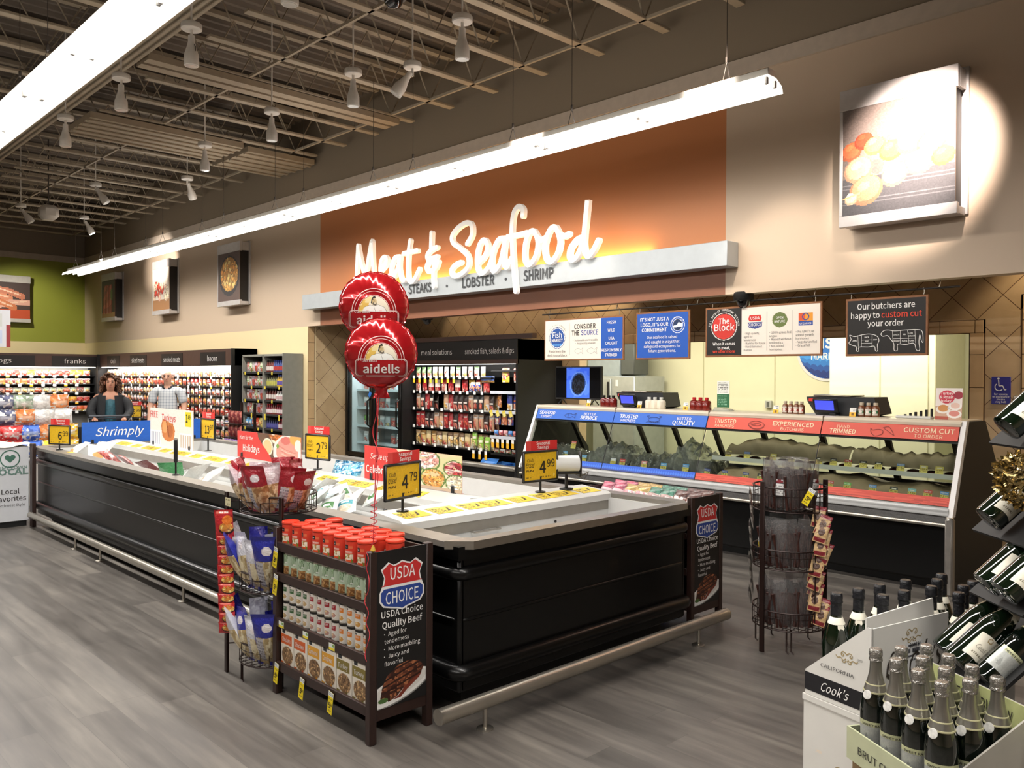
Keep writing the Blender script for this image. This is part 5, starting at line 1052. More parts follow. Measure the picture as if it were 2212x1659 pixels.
def shelf_row(proto_list, start, step, n, rz, label, group, skip=(), jit=.004, seed=0, dz=0.0):
    r = random.Random(seed); st, sp = V(start), V(step)
    for i in range(n):
        k = r.randrange(len(proto_list)); q = r.uniform(-1, 1)
        if i in skip: continue
        proto_list[k].put((st+sp*i+V((0, 0, 0)))[:], rz+q*.06, label.format(nth(i)), group)
def packs(name, cat, w, h, d, palettes, n, seed, nx=9, ny=11):
    out = []
    for i in range(n):
        m = pack_mesh(w, h, d, rand_pic(nx, ny, palettes[i % len(palettes)], seed+i)); o = m.build(name, PACKM, None, 60); o['category'] = cat; ORG[o.name] = V((0, 0, 0)); out.append(Stock(o))
    return out
def tag_strip(g1='#f4f2ec', g2='#edb52c', long=True):
    g = P(5, 10, g1)
    if long: g.rect(0, 0, 1, .55, g2)
    return g

# ---- open multideck case "smoked fish, salads & dips"
mc = thing('open_cooler', 'tall black open cooler lettered smoked fish, salads & dips', 'cooler case', (-9.2, 8.16, 0)); MX0, MX1, MY0 = -10.5, -7.92, 7.73
for x in (MX0, MX1-.04): MB().poly([(MY0, .12), (MY0, 2.13), (8.59, 2.13), (8.59, 0), (MY0+.1, 0)], .04, 'x', x).build('side_panel', BLKM, mc)
MB().bx(MX0, MX1, MY0+.12, 8.55, 0, .32).build('base', BLKM, mc)
q = MB().bx(MX0+.04, MX1-.04, MY0-.02, MY0+.12, .36, .42, .015); q.build('front_rail', RIMG, mc)
MB().bx(MX0+.04, MX1-.04, MY0, MY0+.12, .10, .36, .01).build('front_panel', BLKG, mc)
MB().bx(MX0+.04, MX1-.04, 8.5, 8.59, .32, 2.13).build('back_panel', mat('black_case_back', '#151414', .5), mc)
MB().bx(MX0, MX1, MY0-.01, 8.59, 1.86, 2.135).build('header', SIGNB, mc); MB().bx(MX0-.01, MX1+.3, MY0-.03, MY0+.05, 2.135, 2.2).build('header_cap', BROWNH, mc); MB().bx(MX0, MX1, MY0-.02, MY0+.02, 1.805, 1.862).build('header_sill', BROWNH, mc)
q = MB(); q.text('meal solutions', (-9.63, MY0-.012, 1.945), (1, 0, 0), (0, 0, 1), .12, width=.72).text('smoked fish, salads & dips', (-8.48, MY0-.012, 1.945), (1, 0, 0), (0, 0, 1), .12, width=1.0); q.build('lettering', INKW, mc)
MB().bx(MX0+.05, MX1-.05, MY0+.05, MY0+.09, 1.80, 1.815).build('light_strip', LEDW, mc); area_light('open_cooler_lamp', (-9.2, MY0+.04, 1.79), 2.4, .06, 16, (1, .97, .92), (.6, 0, 0))
SH = mat('black_wire_shelf', '#1b1a1a', .4, metal=.3)
ROWZ = [1.62, 1.40, 1.125, .855, .585]; XR = -8.62
for z in ROWZ: MB().bx(MX0+.05, XR, MY0+.16, 8.5, z-.02, z).build('shelf', SH, mc)
RZ = [1.72, 1.42, 1.15, .80, .56]
for z in RZ: MB().bx(XR+.02, MX1-.05, MY0+.14, 8.5, z-.02, z).build('shelf', SH, mc)
RAIL = mat('white_shelf_rail', '#c9cdd6', .4)
for z in RZ[1:4]: MB().bx(XR+.02, MX1-.05, MY0+.125, MY0+.14, z-.03, z+.012).build('shelf_rail', RAIL, mc)
MB().bx(MX0+.05, MX1-.05, MY0+.12, 8.5, .34, .36).build('deck', SH, mc)
pal = [['#3a2c2a', '#c9a080', '#efe6dc'], ['#efe9e2', '#b03034', '#e6d8cc'], ['#c8743e', '#3a3a3a', '#f0e2d0'], ['#e6e2dc', '#7a9a4a', '#d9b090']]
A = packs('food_pack', 'food package', .106, .235, .05, pal, 6, 11); Bq = packs('food_pack', 'food package', .10, .15, .05, [['#e8e4e0', '#6a8a5a', '#c8a0a0'], ['#d8d0cc', '#a03038', '#e8e4de'], ['#e0dcd8', '#4a4a50', '#9a9a98']], 4, 31); Cr = packs('food_pack', 'food package', .125, .18, .05, [['#c9262c', '#a01c22', '#f0dcd0'], ['#c93a30', '#e9c04a', '#f0e0d0'], ['#3656a8', '#e9c04a', '#e8e0d8']], 4, 41)
Tr = packs('food_tray', 'food package', .122, .21, .05, [['#d9b878', '#b0844a', '#e6cf9c'], ['#cfa878', '#5a4a3a', '#e0c8a8'], ['#8a6a50', '#c8a888', '#e8dcc8']], 4, 51)
lay = [(Bq, 12, .137, 'small pack on the top shelf of the open cooler'), (Cr, 11, .158, 'red or gold pouch on the second shelf of the open cooler'), (A, 16, .113, 'sausage pack on the third shelf of the open cooler'), (A, 16, .113, 'white and brown pack on fourth shelf of the open cooler'), (Tr, 14, .13, 'ready meal on fifth shelf of the open cooler')]
for k, (pr, n, st, lb) in enumerate(lay):
    shelf_row(pr, (MX0+.12, MY0+.24, ROWZ[k]+.001), (st, 0, 0), n, 0, lb+', {} from the left', 'packs on the open cooler shelves', skip=(4, 5) if k == 2 else (), seed=k)
    if k > 1: shelf_row(pr, (MX0+.13, MY0+.32, ROWZ[k]+.001), (st, 0, 0), n, 0, lb+', second layer, {} along', 'packs on the open cooler shelves', skip=(4, 5) if k == 2 else (), seed=k+9)
    for i in range(n):
        if k in (0, 1): MB().card(tag_strip(long=(k == 0 and i < 8)), (MX0+.09+st*i, MY0+.155, ROWZ[k]-(.09 if k == 0 and i < 8 else .03)), (1, 0, 0), (0, 0, 1), .05, .11 if k == 0 and i < 8 else .045, .001).build('shelf_tag', PAPERY, mc)
        elif i % 2 == 0: MB().card(tag_strip(long=False), (MX0+.09+st*i, MY0+.155, ROWZ[k]-.015), (1, 0, 0), (0, 0, 1), .055, .045, .001).build('shelf_tag', PAPERY, mc)
for i, x in enumerate((-9.0, -8.87, -8.74)): MB().card(tag_strip(), (x, MY0+.15, ROWZ[4]-.13), (1, 0, 0), (0, 0, 1), .05, .12, .001).build('shelf_tag', PAPERY, mc)
GRN = packs('dip_tub', 'food package', .10, .19, .05, [['#86b83c', '#a4cc5a', '#e8e8c8']], 1, 61)
for i in range(3): GRN[0].put((-8.99+.135*i, MY0+.19, ROWZ[4]+(.05 if i == 0 else 0)), .1, f'bright green pack at the right of the fifth shelf, {nth(i)} from the left', 'green packs in the open cooler')
YB = packs('snack_bag', 'food package', .30, .09, .09, [['#e9b82c', '#d9a020', '#4a6ab8']], 1, 71); YB[0].put((-8.76, MY0+.22, ROWZ[1]+.14), 0, 'long yellow bag lying at the right of the second shelf in the open cooler'); YC = packs('snack_bag', 'food package', .10, .13, .05, [['#e9bc3a', '#3a5ab0', '#efe0c0']], 1, 75)
for i in range(2): YC[0].put((-9.05+.11*i, MY0+.2, ROWZ[1]+.02), 0, f'yellow and blue pouch beside the long yellow bag, {nth(i)} from the left', 'yellow pouches in the open cooler')
def right_packs(name, w, h, pals, seed, xs, z, label, group):
    pr = packs(name, 'food package', w, h, .05, pals, len(pals), seed)
    for i, x in enumerate(xs): pr[i % len(pr)].put((x, MY0+.2, z), 0, label.format(nth(i)), group)
right_packs('salmon_pack', .15, .20, [['#1f4a44', '#c9502c', '#e8c84a'], ['#2c2c34', '#c8452c', '#e8c84a']], 81, (-8.36, -8.13), RZ[1]+.13, 'large dark salmon pack hung at upper right of the open cooler, {} of two', 'dark salmon packs')
right_packs('salmon_pack', .105, .25, [['#f0efec', '#b0402c', '#3a4a9a'], ['#f2f0ea', '#c8642c', '#3a3a80'], ['#efece6', '#7a2a24', '#3a4a9a']], 85, (-8.28, -8.15, -8.02), RZ[2]+.02, 'white pack with fish fillet picture at right of the open cooler, {} from the left', 'white fish packs'); right_packs('salmon_pack', .09, .21, [['#6a2a1c', '#b87a2c', '#3a1a14']], 88, (-8.48,), RZ[2]+.05, 'dark copper pack left of the white fish packs', 'copper packs')
right_packs('fish_bag', .12, .17, [['#2f3f8c', '#d98a5a', '#e0c0a0'], ['#34408a', '#e08a5a', '#c8b08a']], 91, (-8.52, -8.39, -8.26), RZ[3]+.16, 'blue-topped bag of shrimp at right of the open cooler, {} from the left', 'shrimp bags'); right_packs('fish_bag', .17, .30, [['#2c7cc0', '#e0583a', '#efe0d0']], 93, (-8.06,), RZ[3]+.04, 'large blue and orange fish bag at the right end of the open cooler', 'large fish bags')
right_packs('dip_pot', .085, .08, [['#7ab0e0', '#d8e4ee', '#3a7ac0'], ['#dcdcdc', '#c05a6a', '#efe9e4'], ['#e8e0d8', '#c88a8a', '#f0f0f0']], 95, [-8.55+.095*i for i in range(6)], RZ[3]+.005, 'small dip pot on the lower right shelf of the open cooler, {} from the left', 'dip pots'); right_packs('deli_tray', .11, .06, [['#4a4a44', '#8a9a6a', '#6a3a34'], ['#5a504a', '#c8c8c0', '#7a6a50']], 98, [-8.54+.12*i for i in range(5)], RZ[4]+.005, 'clear deli tray on the lowest right shelf of the open cooler, {} from the left', 'deli trays')
for i in range(6): MB().card(tag_strip(), (-8.56+.1*i, MY0+.118, RZ[3]-.15), (1, 0, -.15+.06*(i % 3)), (0, 0, 1), .05, .12, .001).build('shelf_tag', PAPERY, mc)
for i in range(5): MB().card(tag_strip('#e0c84a', '#e9d87a'), (-8.58+.13*i, MY0+.118, RZ[2]-.08), (1, 0, .4), (-.4, 0, 1), .06, .085, .001).build('shelf_tag', PAPERY, mc)
BLUET = mat('blue_foam_tray', '#3f7fc8', .35)
for i, (x, y, rz_, tl) in enumerate(((-8.62, 7.86, .2, .7), (-8.4, 7.9, -.2, .15), (-8.15, 7.92, .1, .1))):
    M = Mx.Translation((x, y, .40)) @ Mx.Rotation(rz_, 4, 'Z') @ Mx.Rotation(tl, 4, 'X'); q = MB(); q.add([(M @ V(p))[:] for p in [(-.14, -.09, .03), (.14, -.09, .03), (.14, .09, .03), (-.14, .09, .03), (-.11, -.06, 0), (.11, -.06, 0), (.11, .06, 0), (-.11, .06, 0)]], [(4, 7, 6, 5), (0, 4, 5, 1), (1, 5, 6, 2), (2, 6, 7, 3), (3, 7, 4, 0)])
    one(q, 'foam_tray', BLUET, f'blue tray lying loose in the bottom of the open cooler, {nth(i)} from the left', 'tray', (x, y, .4), 'loose blue trays', 0)

# ---- glass-door upright cooler left of it
rc = thing('glass_door_cooler', 'black upright cooler with glass doors and bright white inside', 'cooler case', (-11.3, 8.16, 0)); RX0, RX1 = -12.08, -10.52
q = MB().bx(RX0, RX1, MY0+.06, 8.59, 0, .30).bx(RX0, RX1, MY0+.06, 8.59, 1.93, 2.13).bx(RX0, RX0+.04, MY0+.06, 8.59, .3, 1.93).bx(RX1-.04, RX1, MY0+.06, 8.59, .3, 1.93); q.build('cabinet', BLKM, rc)
q = MB().bx(RX0+.04, RX1-.04, 8.5, 8.58, .3, 1.93).bx(RX0+.041, RX0+.05, MY0+.1, 8.5, .3, 1.93).bx(RX1-.05, RX1-.041, MY0+.1, 8.5, .3, 1.93).bx(RX0+.05, RX1-.05, MY0+.1, 8.5, .30, .31); q.build('lining', mat('white_cooler_lining', '#e6f0f2', .4, noise=0), rc)
PALE = mat('pale_blue_shelf', '#cfe0e6', .35, noise=0)
for z in (1.40, 1.10, .80, .52): MB().bx(RX0+.06, RX1-.06, MY0+.2, 8.5, z-.015, z).build('shelf', PALE, rc); MB().bx(RX0+.06, RX1-.06, MY0+.19, MY0+.2, z-.03, z+.01).build('shelf_rail', PALE, rc)
for a, b in ((RX0, -11.31), (-11.29, RX1)):
    q = MB()
    for (c, d, e, f) in ((a, a+.07, .3, 1.95), (b-.07, b, .3, 1.95), (a+.07, b-.07, .3, .37), (a+.07, b-.07, 1.88, 1.95)): q.bx(c, d, MY0, MY0+.05, e, f, .004)
    dr = q.build('door', BLKG, rc); MB().bx(a+.07, b-.07, MY0+.02, MY0+.026, .37, 1.88).build('door_glass', clear_film('door_glass', '#f2f8f8', .0, .03), dr)
    x = b-.035; MB().tube([(x-.0, MY0, .8), (x, MY0-.06, .84), (x, MY0-.06, 1.22), (x, MY0, 1.26)], .014, 8).build('handle', BLKG, dr)
MB().bx(RX0+.1, RX1-.1, MY0+.12, MY0+.15, 1.86, 1.88).build('light_strip', LEDW, rc); area_light('glass_cooler_lamp', (-11.3, MY0+.14, 1.85), 1.4, .05, 9, (.9, .97, 1), (.6, 0, 0))
one(MB().box((-11.34, MY0-.012, 1.33), (.07, .005, .09), .003, M=Mx.Rotation(.6, 4, 'Y')), 'door_sticker', mat('blue_sticker', '#2f74c8', .4), 'blue tilted square sticker on the glass cooler door frame', 'sticker', (-11.34, MY0, 1.33))
gp = packs('chilled_pack', 'food package', .13, .17, .06, [['#e9efe8', '#5a9a3a', '#d8e0d8'], ['#dfe6e8', '#b8c4c8', '#eef2f2'], ['#e08a2c', '#c8b07a', '#e8e0d0'], ['#b84a44', '#e8e0dc', '#8a9a9a'], ['#c8d4d8', '#7a8a8a', '#e8eaea']], 5, 111)
for k, z in enumerate((1.40, 1.10, .80, .52)): shelf_row(gp, (RX0+.18, MY0+.3, z+.001), (.155, 0, 0), 9, 0, 'chilled pack behind the glass doors, {} along on the %s shelf from top' % nth(k), 'packs in the glass-door cooler', skip=((2, 6), (5,), (1, 7), (3, 4, 8))[k], seed=k)

# ---- grey shelf unit with sauces left of the alcove
su = thing('sauce_shelf', 'grey shelf unit with rows of bottled sauces beside the tiled corner', 'shelf unit', (-12.98, 6.86, 0)); GREYU = mat('grey_shelf_sheet', '#8d8c83', .5); DKU = mat('dark_shelf_back', '#2d2c2b', .6)
for x, w in ((-13.74, .03), (-12.99, .03), (-12.29, .03)): MB().bx(x, x+w, 6.69, 7.02, 0, 1.98).build('upright', GREYU, su)
MB().bx(-13.74, -12.26, 6.99, 7.025, 0, 1.98).build('back', DKU, su); MB().bx(-13.74, -12.26, 6.69, 7.02, 1.95, 1.985).build('top', GREYU, su)
SZ = [1.69, 1.45, 1.22, .985, .745, .5]
for z in SZ: MB().bx(-13.71, -12.29, 6.70, 6.99, z-.03, z).build('shelf', DKU, su)
MB().bx(-12.26, -12.24, 6.66, 7.02, 0, 1.99).build('end_panel', mat('grey_end_panel', '#85847b', .5), su)
def bottle(name, w, h, body, cap, lab):
    t = thing(name, 'x', 'bottle', (0, 0, 0)); MB().lathe([(w/2, 0), (w/2, h*.55), (w*.22, h*.78), (w*.2, h*.86)], 10).build('body', body, t); MB().lathe([(w*.24, h*.85), (w*.24, h)], 8).build('cap', cap, t); MB().lathe([(w/2+.001, h*.12), (w/2+.001, h*.48)], 10).build('label', lab, t); return Stock(t)
cm = lambda n, c: mat(n, c, .35, noise=0)
B1 = bottle('sauce_bottle', .055, .19, cm('red_brown_sauce', '#6a2a22'), CAPB, cm('pale_label', '#d8cfc8')); B2 = bottle('sauce_bottle', .055, .19, cm('blue_sauce', '#3a4a8a'), cm('blue_cap', '#2f46a0'), cm('red_label', '#b8403c')); B3 = bottle('sauce_bottle', .05, .17, cm('olive_sauce', '#8a8a5a'), CAPB, cm('yellow_green_label', '#b8b45a')); B4 = bottle('sauce_bottle', .06, .19, cm('yellow_sauce', '#d8b03a'), cm('blue_cap', '#2f46a0'), cm('purple_label', '#6a5aa8')); B5 = bottle('sauce_bottle', .08, .15, WHITEP, cm('pink_white_cap', '#d8c0c4'), cm('pale_pink_label', '#c8a8a8')); B6 = bottle('sauce_bottle', .05, .16, cm('navy_sauce', '#2c3168'), CAPB, cm('navy_label', '#5a5a9a')); B7 = bottle('sauce_bottle', .055, .17, cm('dark_red_sauce_b', '#7a2430'), cm('red_cap_b', '#b8242c'), cm('white_label_b', '#e0d4d4'))
for k, runs in enumerate([[(B1, 4), (B2, 4), (B2, 3)], [(B3, 6), (B4, 3), (B2, 2)], [(B1, 4), (B5, 4)], [(B7, 3), (B1, 2), (B7, 5)], [(B6, 6), (B7, 4)]]):
    n = sum(c for _, c in runs); i = 0
    for b, c in runs:
        for _ in range(c): b.put((-12.93+.62*i/max(1, n-1), 6.76, SZ[k]+.001), 0, f'sauce bottle in the grey shelf unit, {nth(i)} along on the {nth(k)} shelf', 'bottles in the grey shelf unit'); i += 1
bx1 = packs('sachet_box', 'food package', .10, .16, .08, [['#3f8ad8', '#7ab8e8', '#e8f0f4'], ['#e0502c', '#f0d8c8', '#e86a3a'], ['#e9c81e', '#f0e08a', '#d8d0b8']], 3, 131); bx2 = packs('spice_pack', 'food package', .09, .17, .04, [['#e8e6e2', '#c87a6a', '#d0ccc8'], ['#a8c07a', '#e0e8c8', '#6a9a3a'], ['#c8c8c4', '#8a4a3a', '#e0e0e0'], ['#c05a5a', '#d8b8c8', '#e0d0d0']], 4, 135)
for k in range(5):
    n = 7 if k != 4 else 6
    for i in range(n): (bx1[i*3//n] if k == 4 else bx2[(i+k) % 4]).put((-13.64+.58*i/(n-1), 6.76, SZ[k]+.001), 0, f'packet in the grey shelf unit, {nth(i)} along on the {nth(k)} shelf', 'packets in the grey shelf unit')
for k in range(5):
    for i in range(6): 
        if (i+k) % 2 == 0: MB().card(tag_strip('#e9d24a', '#e9d24a', False), (-13.66+.24*i, 6.698, SZ[k]-.05-(.05 if k == 3 else 0)), (1, 0, 0), (0, 0, 1), .045, .05 if k != 3 else .1, .001).build('shelf_tag', PAPERY, su)

# ---- long meat case on the sand wall and the hot-dog case on the green wall
def wall_case(label, o, along, out, L, signs, rows, pr, grp, lab, lamp, n_row, seed, K=1.0):
    """o: back corner on the floor, along: run direction, out: direction it faces"""
    t = thing('open_cooler', label, 'cooler case', (V(o)+V(along)*(L/2))[:]); A_, O_, B0 = V(along), V(out), V(o)
    def B(q, a0, a1, d0, d1, z0, z1, bev=0):
        p, r = B0+A_*a0+O_*d0*K, B0+A_*a1+O_*d1*K; return q.bx(min(p.x, r.x), max(p.x, r.x), min(p.y, r.y), max(p.y, r.y), z0, z1, bev)
    B(MB(), 0, L, 0, .95, 0, .35).build('base', BLKM, t); B(MB(), 0, L, 0, .05, .35, 2.1).build('back_panel', mat('pale_case_back', '#c9c6bd', .5), t); B(MB(), 0, L, 0, .8, 1.80, 2.1).build('header', BROWNH, t)
    for a in (0, L-.05): B(MB(), a, a+.05, 0, .9, 0, 2.1).build('side_panel', BLKM, t)
    q = MB()
    for a, b, s, w in signs: B(MB(), a, b, .80, .81, 1.81, 2.05).build('sign_face', SIGNB, t); q.text(s, (B0+A_*((a+b)/2)+O_*(.81*K+.002)+V((0, 0, 1.885)))[:], along, (0, 0, 1), .16, width=w)
    q.build('lettering', INKW, t)
    B(MB(), .1, L-.1, .72, .76, 1.785, 1.80).build('light_strip', LEDW, t)
    for k, z in enumerate(rows): B(MB(), .05, L-.05, .05, .55, z-.02, z).build('shelf', SH, t)
    lp = B0+A_*(L/2)+O_*.76*K+V((0, 0, 1.78)); r = atan2(O_.y, O_.x)+pi/2
    area_light('case_lamp', lp[:], L-.3, .06, lamp, (1, .97, .93), (.6, 0, r))
    rz_ = atan2(O_.y, O_.x)+pi/2; st = (L-.25)/n_row
    for k, z in enumerate(rows):
        shelf_row(pr[k % len(pr)], (B0+A_*.18+O_*.5*K+V((0, 0, z+.001)))[:], (A_*st)[:], n_row, rz_, lab+f', {{}} along on the {nth(k)} shelf from the top', grp, seed=seed+k)
    nt = min(13, n_row)
    for k, z in enumerate(rows):
        for i in range(nt): p = B0+A_*(.15+(L-.4)*i/nt)+O_*.56*K+V((0, 0, z-.05)); MB().card(tag_strip(long=(i+k) % 3 == 0), p[:], along, (0, 0, 1), .07, .06, .001).build('shelf_tag', PAPERY, t)
    return t
pm = [packs('meat_pack', 'food package', .15, .145, .05, p, 3, 200+10*i, 7, 7) for i, p in enumerate(([['#f0ece8', '#d8808a', '#e8c0b8'], ['#f4f0ec', '#c04a50', '#e8b0a8'], ['#efe9e0', '#d8a050', '#e8d8c0']], [['#f2ece6', '#c85a4a', '#f0c8b8'], ['#e8c8b8', '#b03a34', '#f4f0ea'], ['#f0e4d8', '#e0a060', '#c86a4a']], [['#f4f2ee', '#e8e4de', '#c8a0a0'], ['#f0d8c8', '#d86a5a', '#f4ece4'], ['#e8e0d4', '#6a7ab0', '#f0ece8']]))]
wall_case('long bright cooler of packed meats under brown header on the sand wall', (-20.85, 7.02, 0), (1, 0, 0), (0, -1, 0), 7.02, [(.55, 1.35, 'deli', .3), (2.0, 2.95, 'sliced meats', .72), (3.75, 4.8, 'smoked meats', .82), (5.6, 6.65, 'bacon', .4)], [1.60, 1.42, 1.24, 1.06, .88, .68, .48], pm, 'packs in the long meat cooler', 'meat pack in the long cooler', 100, 36, 300, .52)
ph = [packs('sausage_pack', 'food package', .15, .13, .05, p, 3, 250+10*i, 7, 7) for i, p in enumerate(([['#e8882c', '#f0b83a', '#e8e0d8'], ['#f0e8e0', '#b83a34', '#e8b0a0'], ['#e9a03a', '#d85a2c', '#f4ecd8']], [['#f0ece8', '#b8b0c8', '#e8e0e0'], ['#e86a3a', '#f0c84a', '#e8dcd0'], ['#d8d8d4', '#8a4a44', '#f0ece4']], [['#6a5a58', '#c8706a', '#d8c8b8'], ['#e8c050', '#c86a3a', '#f0e8d8'], ['#8a9a7a', '#d8d0c0', '#5a4a4a']]))]
wall_case('bright cooler of hot dogs and franks under black signs on the green wall', (-21.85, 3.2, 0), (0, 1, 0), (1, 0, 0), 3.5, [(.5, 2.1, 'hot dogs', .66), (2.45, 3.42, 'franks', .46)], [1.60, 1.40, 1.20, .98, .76], ph, 'packs in the hot dog cooler', 'sausage pack in the hot dog cooler', 50, 22, 330)
# ================================================================ DARK WOOD RACKS
DWOOD = mat('dark_wood', '#2e1c17', .45, noise=.12, nscale=30); PANELB = mat('black_sign_panel', '#141212', .45, noise=0)
SHIELD = [(0, .5), (.1, .455), (.19, .43), (.31, .5), (.47, .37), (.40, .2), (.43, .06), (.5, -.1), (.5, -.27), (.42, -.38), (.24, -.43), (.1, -.46), (0, -.5)]
SHIELD = SHIELD + [(-a, b) for a, b in SHIELD[-2:0:-1]]
def steak_pic(nx=110, ny=104):
    g = P(nx, ny, '#141212'); g.ell(.42, .36, .72, .30, '#8f8c88', .35); g.ell(.42, .38, .70, .285, '#eceae5', .35); g.ell(.45, .41, .6, .22, '#dcd8d0', .35)
    pts = [(.06, .22), (.10, .5), (.2, .74), (.42, .93), (.66, .98), (.85, .9), (.96, .75), (.9, .6), (.74, .5), (.56, .38), (.40, .2), (.24, .12)]
    m = g.inpoly(pts); g.put(m, '#5a2d1c'); g.mott('#7d452a', 12, .52, 3, m); g.mott('#3a1a10', 9, .6, 5, m); g.mott('#a86a44', 22, .7, 9, m)
    for k in range(5): g.put(m & (abs((g.w-.35*g.u)-(.3+.14*k)) < .022), '#2a120b')
    g.put(g.inpoly([(.3, .14), (.42, .2), (.58, .4), (.76, .52), (.92, .62), (.86, .5), (.62, .3), (.46, .14)]) & ~m, '#7a3424'); g.put(g.inell(.12, .18, .1, .06), '#4a6a34'); return g
def side_sign(t, X, y0, y1, z0, z1, sgn):
    sp_ = MB().bx(X-.008, X, y0, y1, z0, z1).build('sign_panel', PANELB, t); f = X+.0006; w = y1-y0; h = z1-z0; cy, cz = (y0+y1)/2, z0+h*.765; R, U = (0, 1, 0), (0, 0, 1)
    for nm, c, k, lo, hi in (('shield', '#f2efec', 1.07, -9, 9), ('shield', '#c8302f', 1.0, .03, 9), ('shield', '#2b4590', 1.0, -9, -.03)):
        pts = [(a*w*.84*k, max(min(b, hi), lo)*h*.30*(k if abs(b) < 9 else 1)) for a, b in SHIELD]
        q = MB().add([(f+(.0006 if k == 1.0 else 0), cy+a, cz+b) for a, b in pts], [tuple(range(len(pts)))]); q.build(nm, mat('shield_'+c[1:], c, .5, noise=0), sp_)
    q = MB(); q.text('USDA', (f, cy, cz+.032), R, U, .088, width=w*.5, bold=.006); q.text('CHOICE', (f, cy, cz-.076), R, U, .088, width=w*.66, bold=.006)
    q.text('USDA Choice\nQuality Beef', (f, cy, z0+h*.575), R, U, .048, width=w*.84, bold=.012, line=1.0); q.text('• Aged for\n  tenderness\n• More marbling\n• Juicy and\n  flavorful', (f, y0+w*.10, z0+h*.455), R, U, .032, align='LEFT', line=1.05); q.build('lettering', INKW, sp_)
    g = steak_pic(); MB().pic(g, lambda u, v: (f, y0+w*(.01+.98*u), z0+h*(.0+.27*v))).build('steak_picture', CARD, sp_)
def display_rack(label, x0, x1, y0, y1, back=True):
    t = thing('display_rack', label, 'display rack', ((x0+x1)/2, (y0+y1)/2, 0)); b = .038
    for x in (x0, x1-b):
        for y in (y0, y1-b): MB().bx(x, x+b, y, y+b, 0, .862, .003).build('post', DWOOD, t)
    for z in (.775, .62, .385, .16): MB().bx(x0+b, x1-b, y0+.01, y1-.01, z-.018, z).build('shelf', DWOOD, t)
    for z0, z1 in ((.742, .788), (.588, .63), (.352, .398), (.125, .172)): MB().bx(x0+b, x1-b, y0+.002, y0+.018, z0, z1, .002).build('shelf_lip', DWOOD, t)
    MB().bx(x0+b, x1-b, y1-.018, y1-.004, .12, .84).build('back_board', DWOOD, t)
    MB().bx(x0+.004, x0+.012, y0+b, y1-b, .12, .855).build('side_board', DWOOD, t)
    side_sign(t, x1-.004, y0+b, y1-b, .15, .858, 1); MB().bx(x1-.03, x1-.006, y0+b, y1-b, .10, .15).build('side_rail', DWOOD, t)
    return t
RX0_, RX1_, RY0_, RY1_ = -3.965, -3.08, 2.10, 2.455
display_rack('dark wood rack of red-lidded cans with shield sign, in front of the freezer', RX0_, RX1_, RY0_, RY1_)
def can(name, r, h, pic, capm=None, caph=.0, base=None, cat='can'):
    t = thing(name, 'x', cat, (0, 0, 0)); MB().pic(pic, lambda u, v: (r*cos(2*pi*u-pi/2), r*sin(2*pi*u-pi/2), .004+(h-caph-.006)*v), wrap=True).build('body', TIN, t)
    MB().lathe([(r*.97, 0), (r*1.015, .001), (r*1.015, .005), (r, .007)], 20).build('base_rim', CHROME, t)
    if capm: MB().lathe([(r*1.02, h-caph), (r*1.05, h-caph+.003), (r*1.05, h-.004), (r*1.0, h), (r*.9, h), (r*.88, h-.004), (0, h-.004)], 24).build('lid', capm, t)
    else: MB().lathe([(r, h-.008), (r*1.02, h-.006), (r*1.02, h), (r*.94, h), (r*.93, h-.003), (0, h-.003)], 20).build('lid', CHROME, t)
    return Stock(t)
# pictures wrap round the can: u = 0 faces the aisle
def wrapc(nx, ny, base): return P(nx, ny, base)
g = wrapc(92, 40, '#d8402c')
for c0 in (0.0, .5):
    for du in (-1, 0, 1):
        c = c0+du
        g.rect(c-.10, .02, c+.10, .42, '#e8dcc4')
        m = (abs(g.u-c) < .1) & (g.w < .42); g.mott('#b98a4a', 16, .5, 3, m); g.mott('#f0e6d0', 19, .62, 6, m); g.mott('#7a8a3c', 14, .72, 4, m); g.rect(c-.06, .03, c+.07, .15, '#d8542c')
        g.rect(c-.09, .66, c-.005, .84, '#1c1a1c'); g.rect(c-.075, .72, c-.02, .76, '#d8d4d0'); g.rect(c+.01, .68, c+.09, .8, '#e0704a'); g.rect(c-.09, .46, c+.08, .56, '#f0d8cc', .6)
g.rect(.24, .05, .30, .6, '#ece8e2'); g.writing(.25, .08, .29, .58, '#6a6a68', 6, 2)
def can_text(st, s, r, z, size, width, m, at=(0.0, .5)):
    body = [c for c in st.root.children if c.name.startswith('body')][0]; q = MB()
    for a0 in at: q.text(s, (0, 0, 0), (1, 0, 0), (0, 0, 1), size, width=width, fn=lambda a, b: ((r+.0006)*cos(2*pi*a0-pi/2+a/r), (r+.0006)*sin(2*pi*a0-pi/2+a/r), z+b))
    q.build('lettering', m, body)
REDL = mat('orange_red_lid', '#e8452c', .35, noise=0, coat=.2)
rc1 = can('onion_can', .043, .118, g, REDL, .014); can_text(rc1, 'Fried Onions', .043, .052, .011, .042, INKW)
for i in range(8): rc1.put((-3.895+.0985*i, 2.165+.002*(i % 2), .7755), .25-.1*i % .3, f'red can with orange lid, {nth(i)} from left, front row of the rack top', 'red-lidded cans')
for i in range(7): rc1.put((-3.835+.099*i, 2.262, .7755), .4*(i % 3), f'red can with orange lid, {nth(i)} from left, middle row of the rack top', 'red-lidded cans')
for i, x in enumerate((-3.79, -3.46, -3.355, -3.25)): rc1.put((x, 2.36, .7755), 1.2*i, f'red can with orange lid, {nth(i)} from left, back row of the rack top', 'red-lidded cans')
rc1.put((-3.135, 2.275, .7755), 2.2, 'red can with orange lid at the right end of the rack top, nutrition table showing', 'red-lidded cans')
g = wrapc(72, 32, '#cfe0c8')
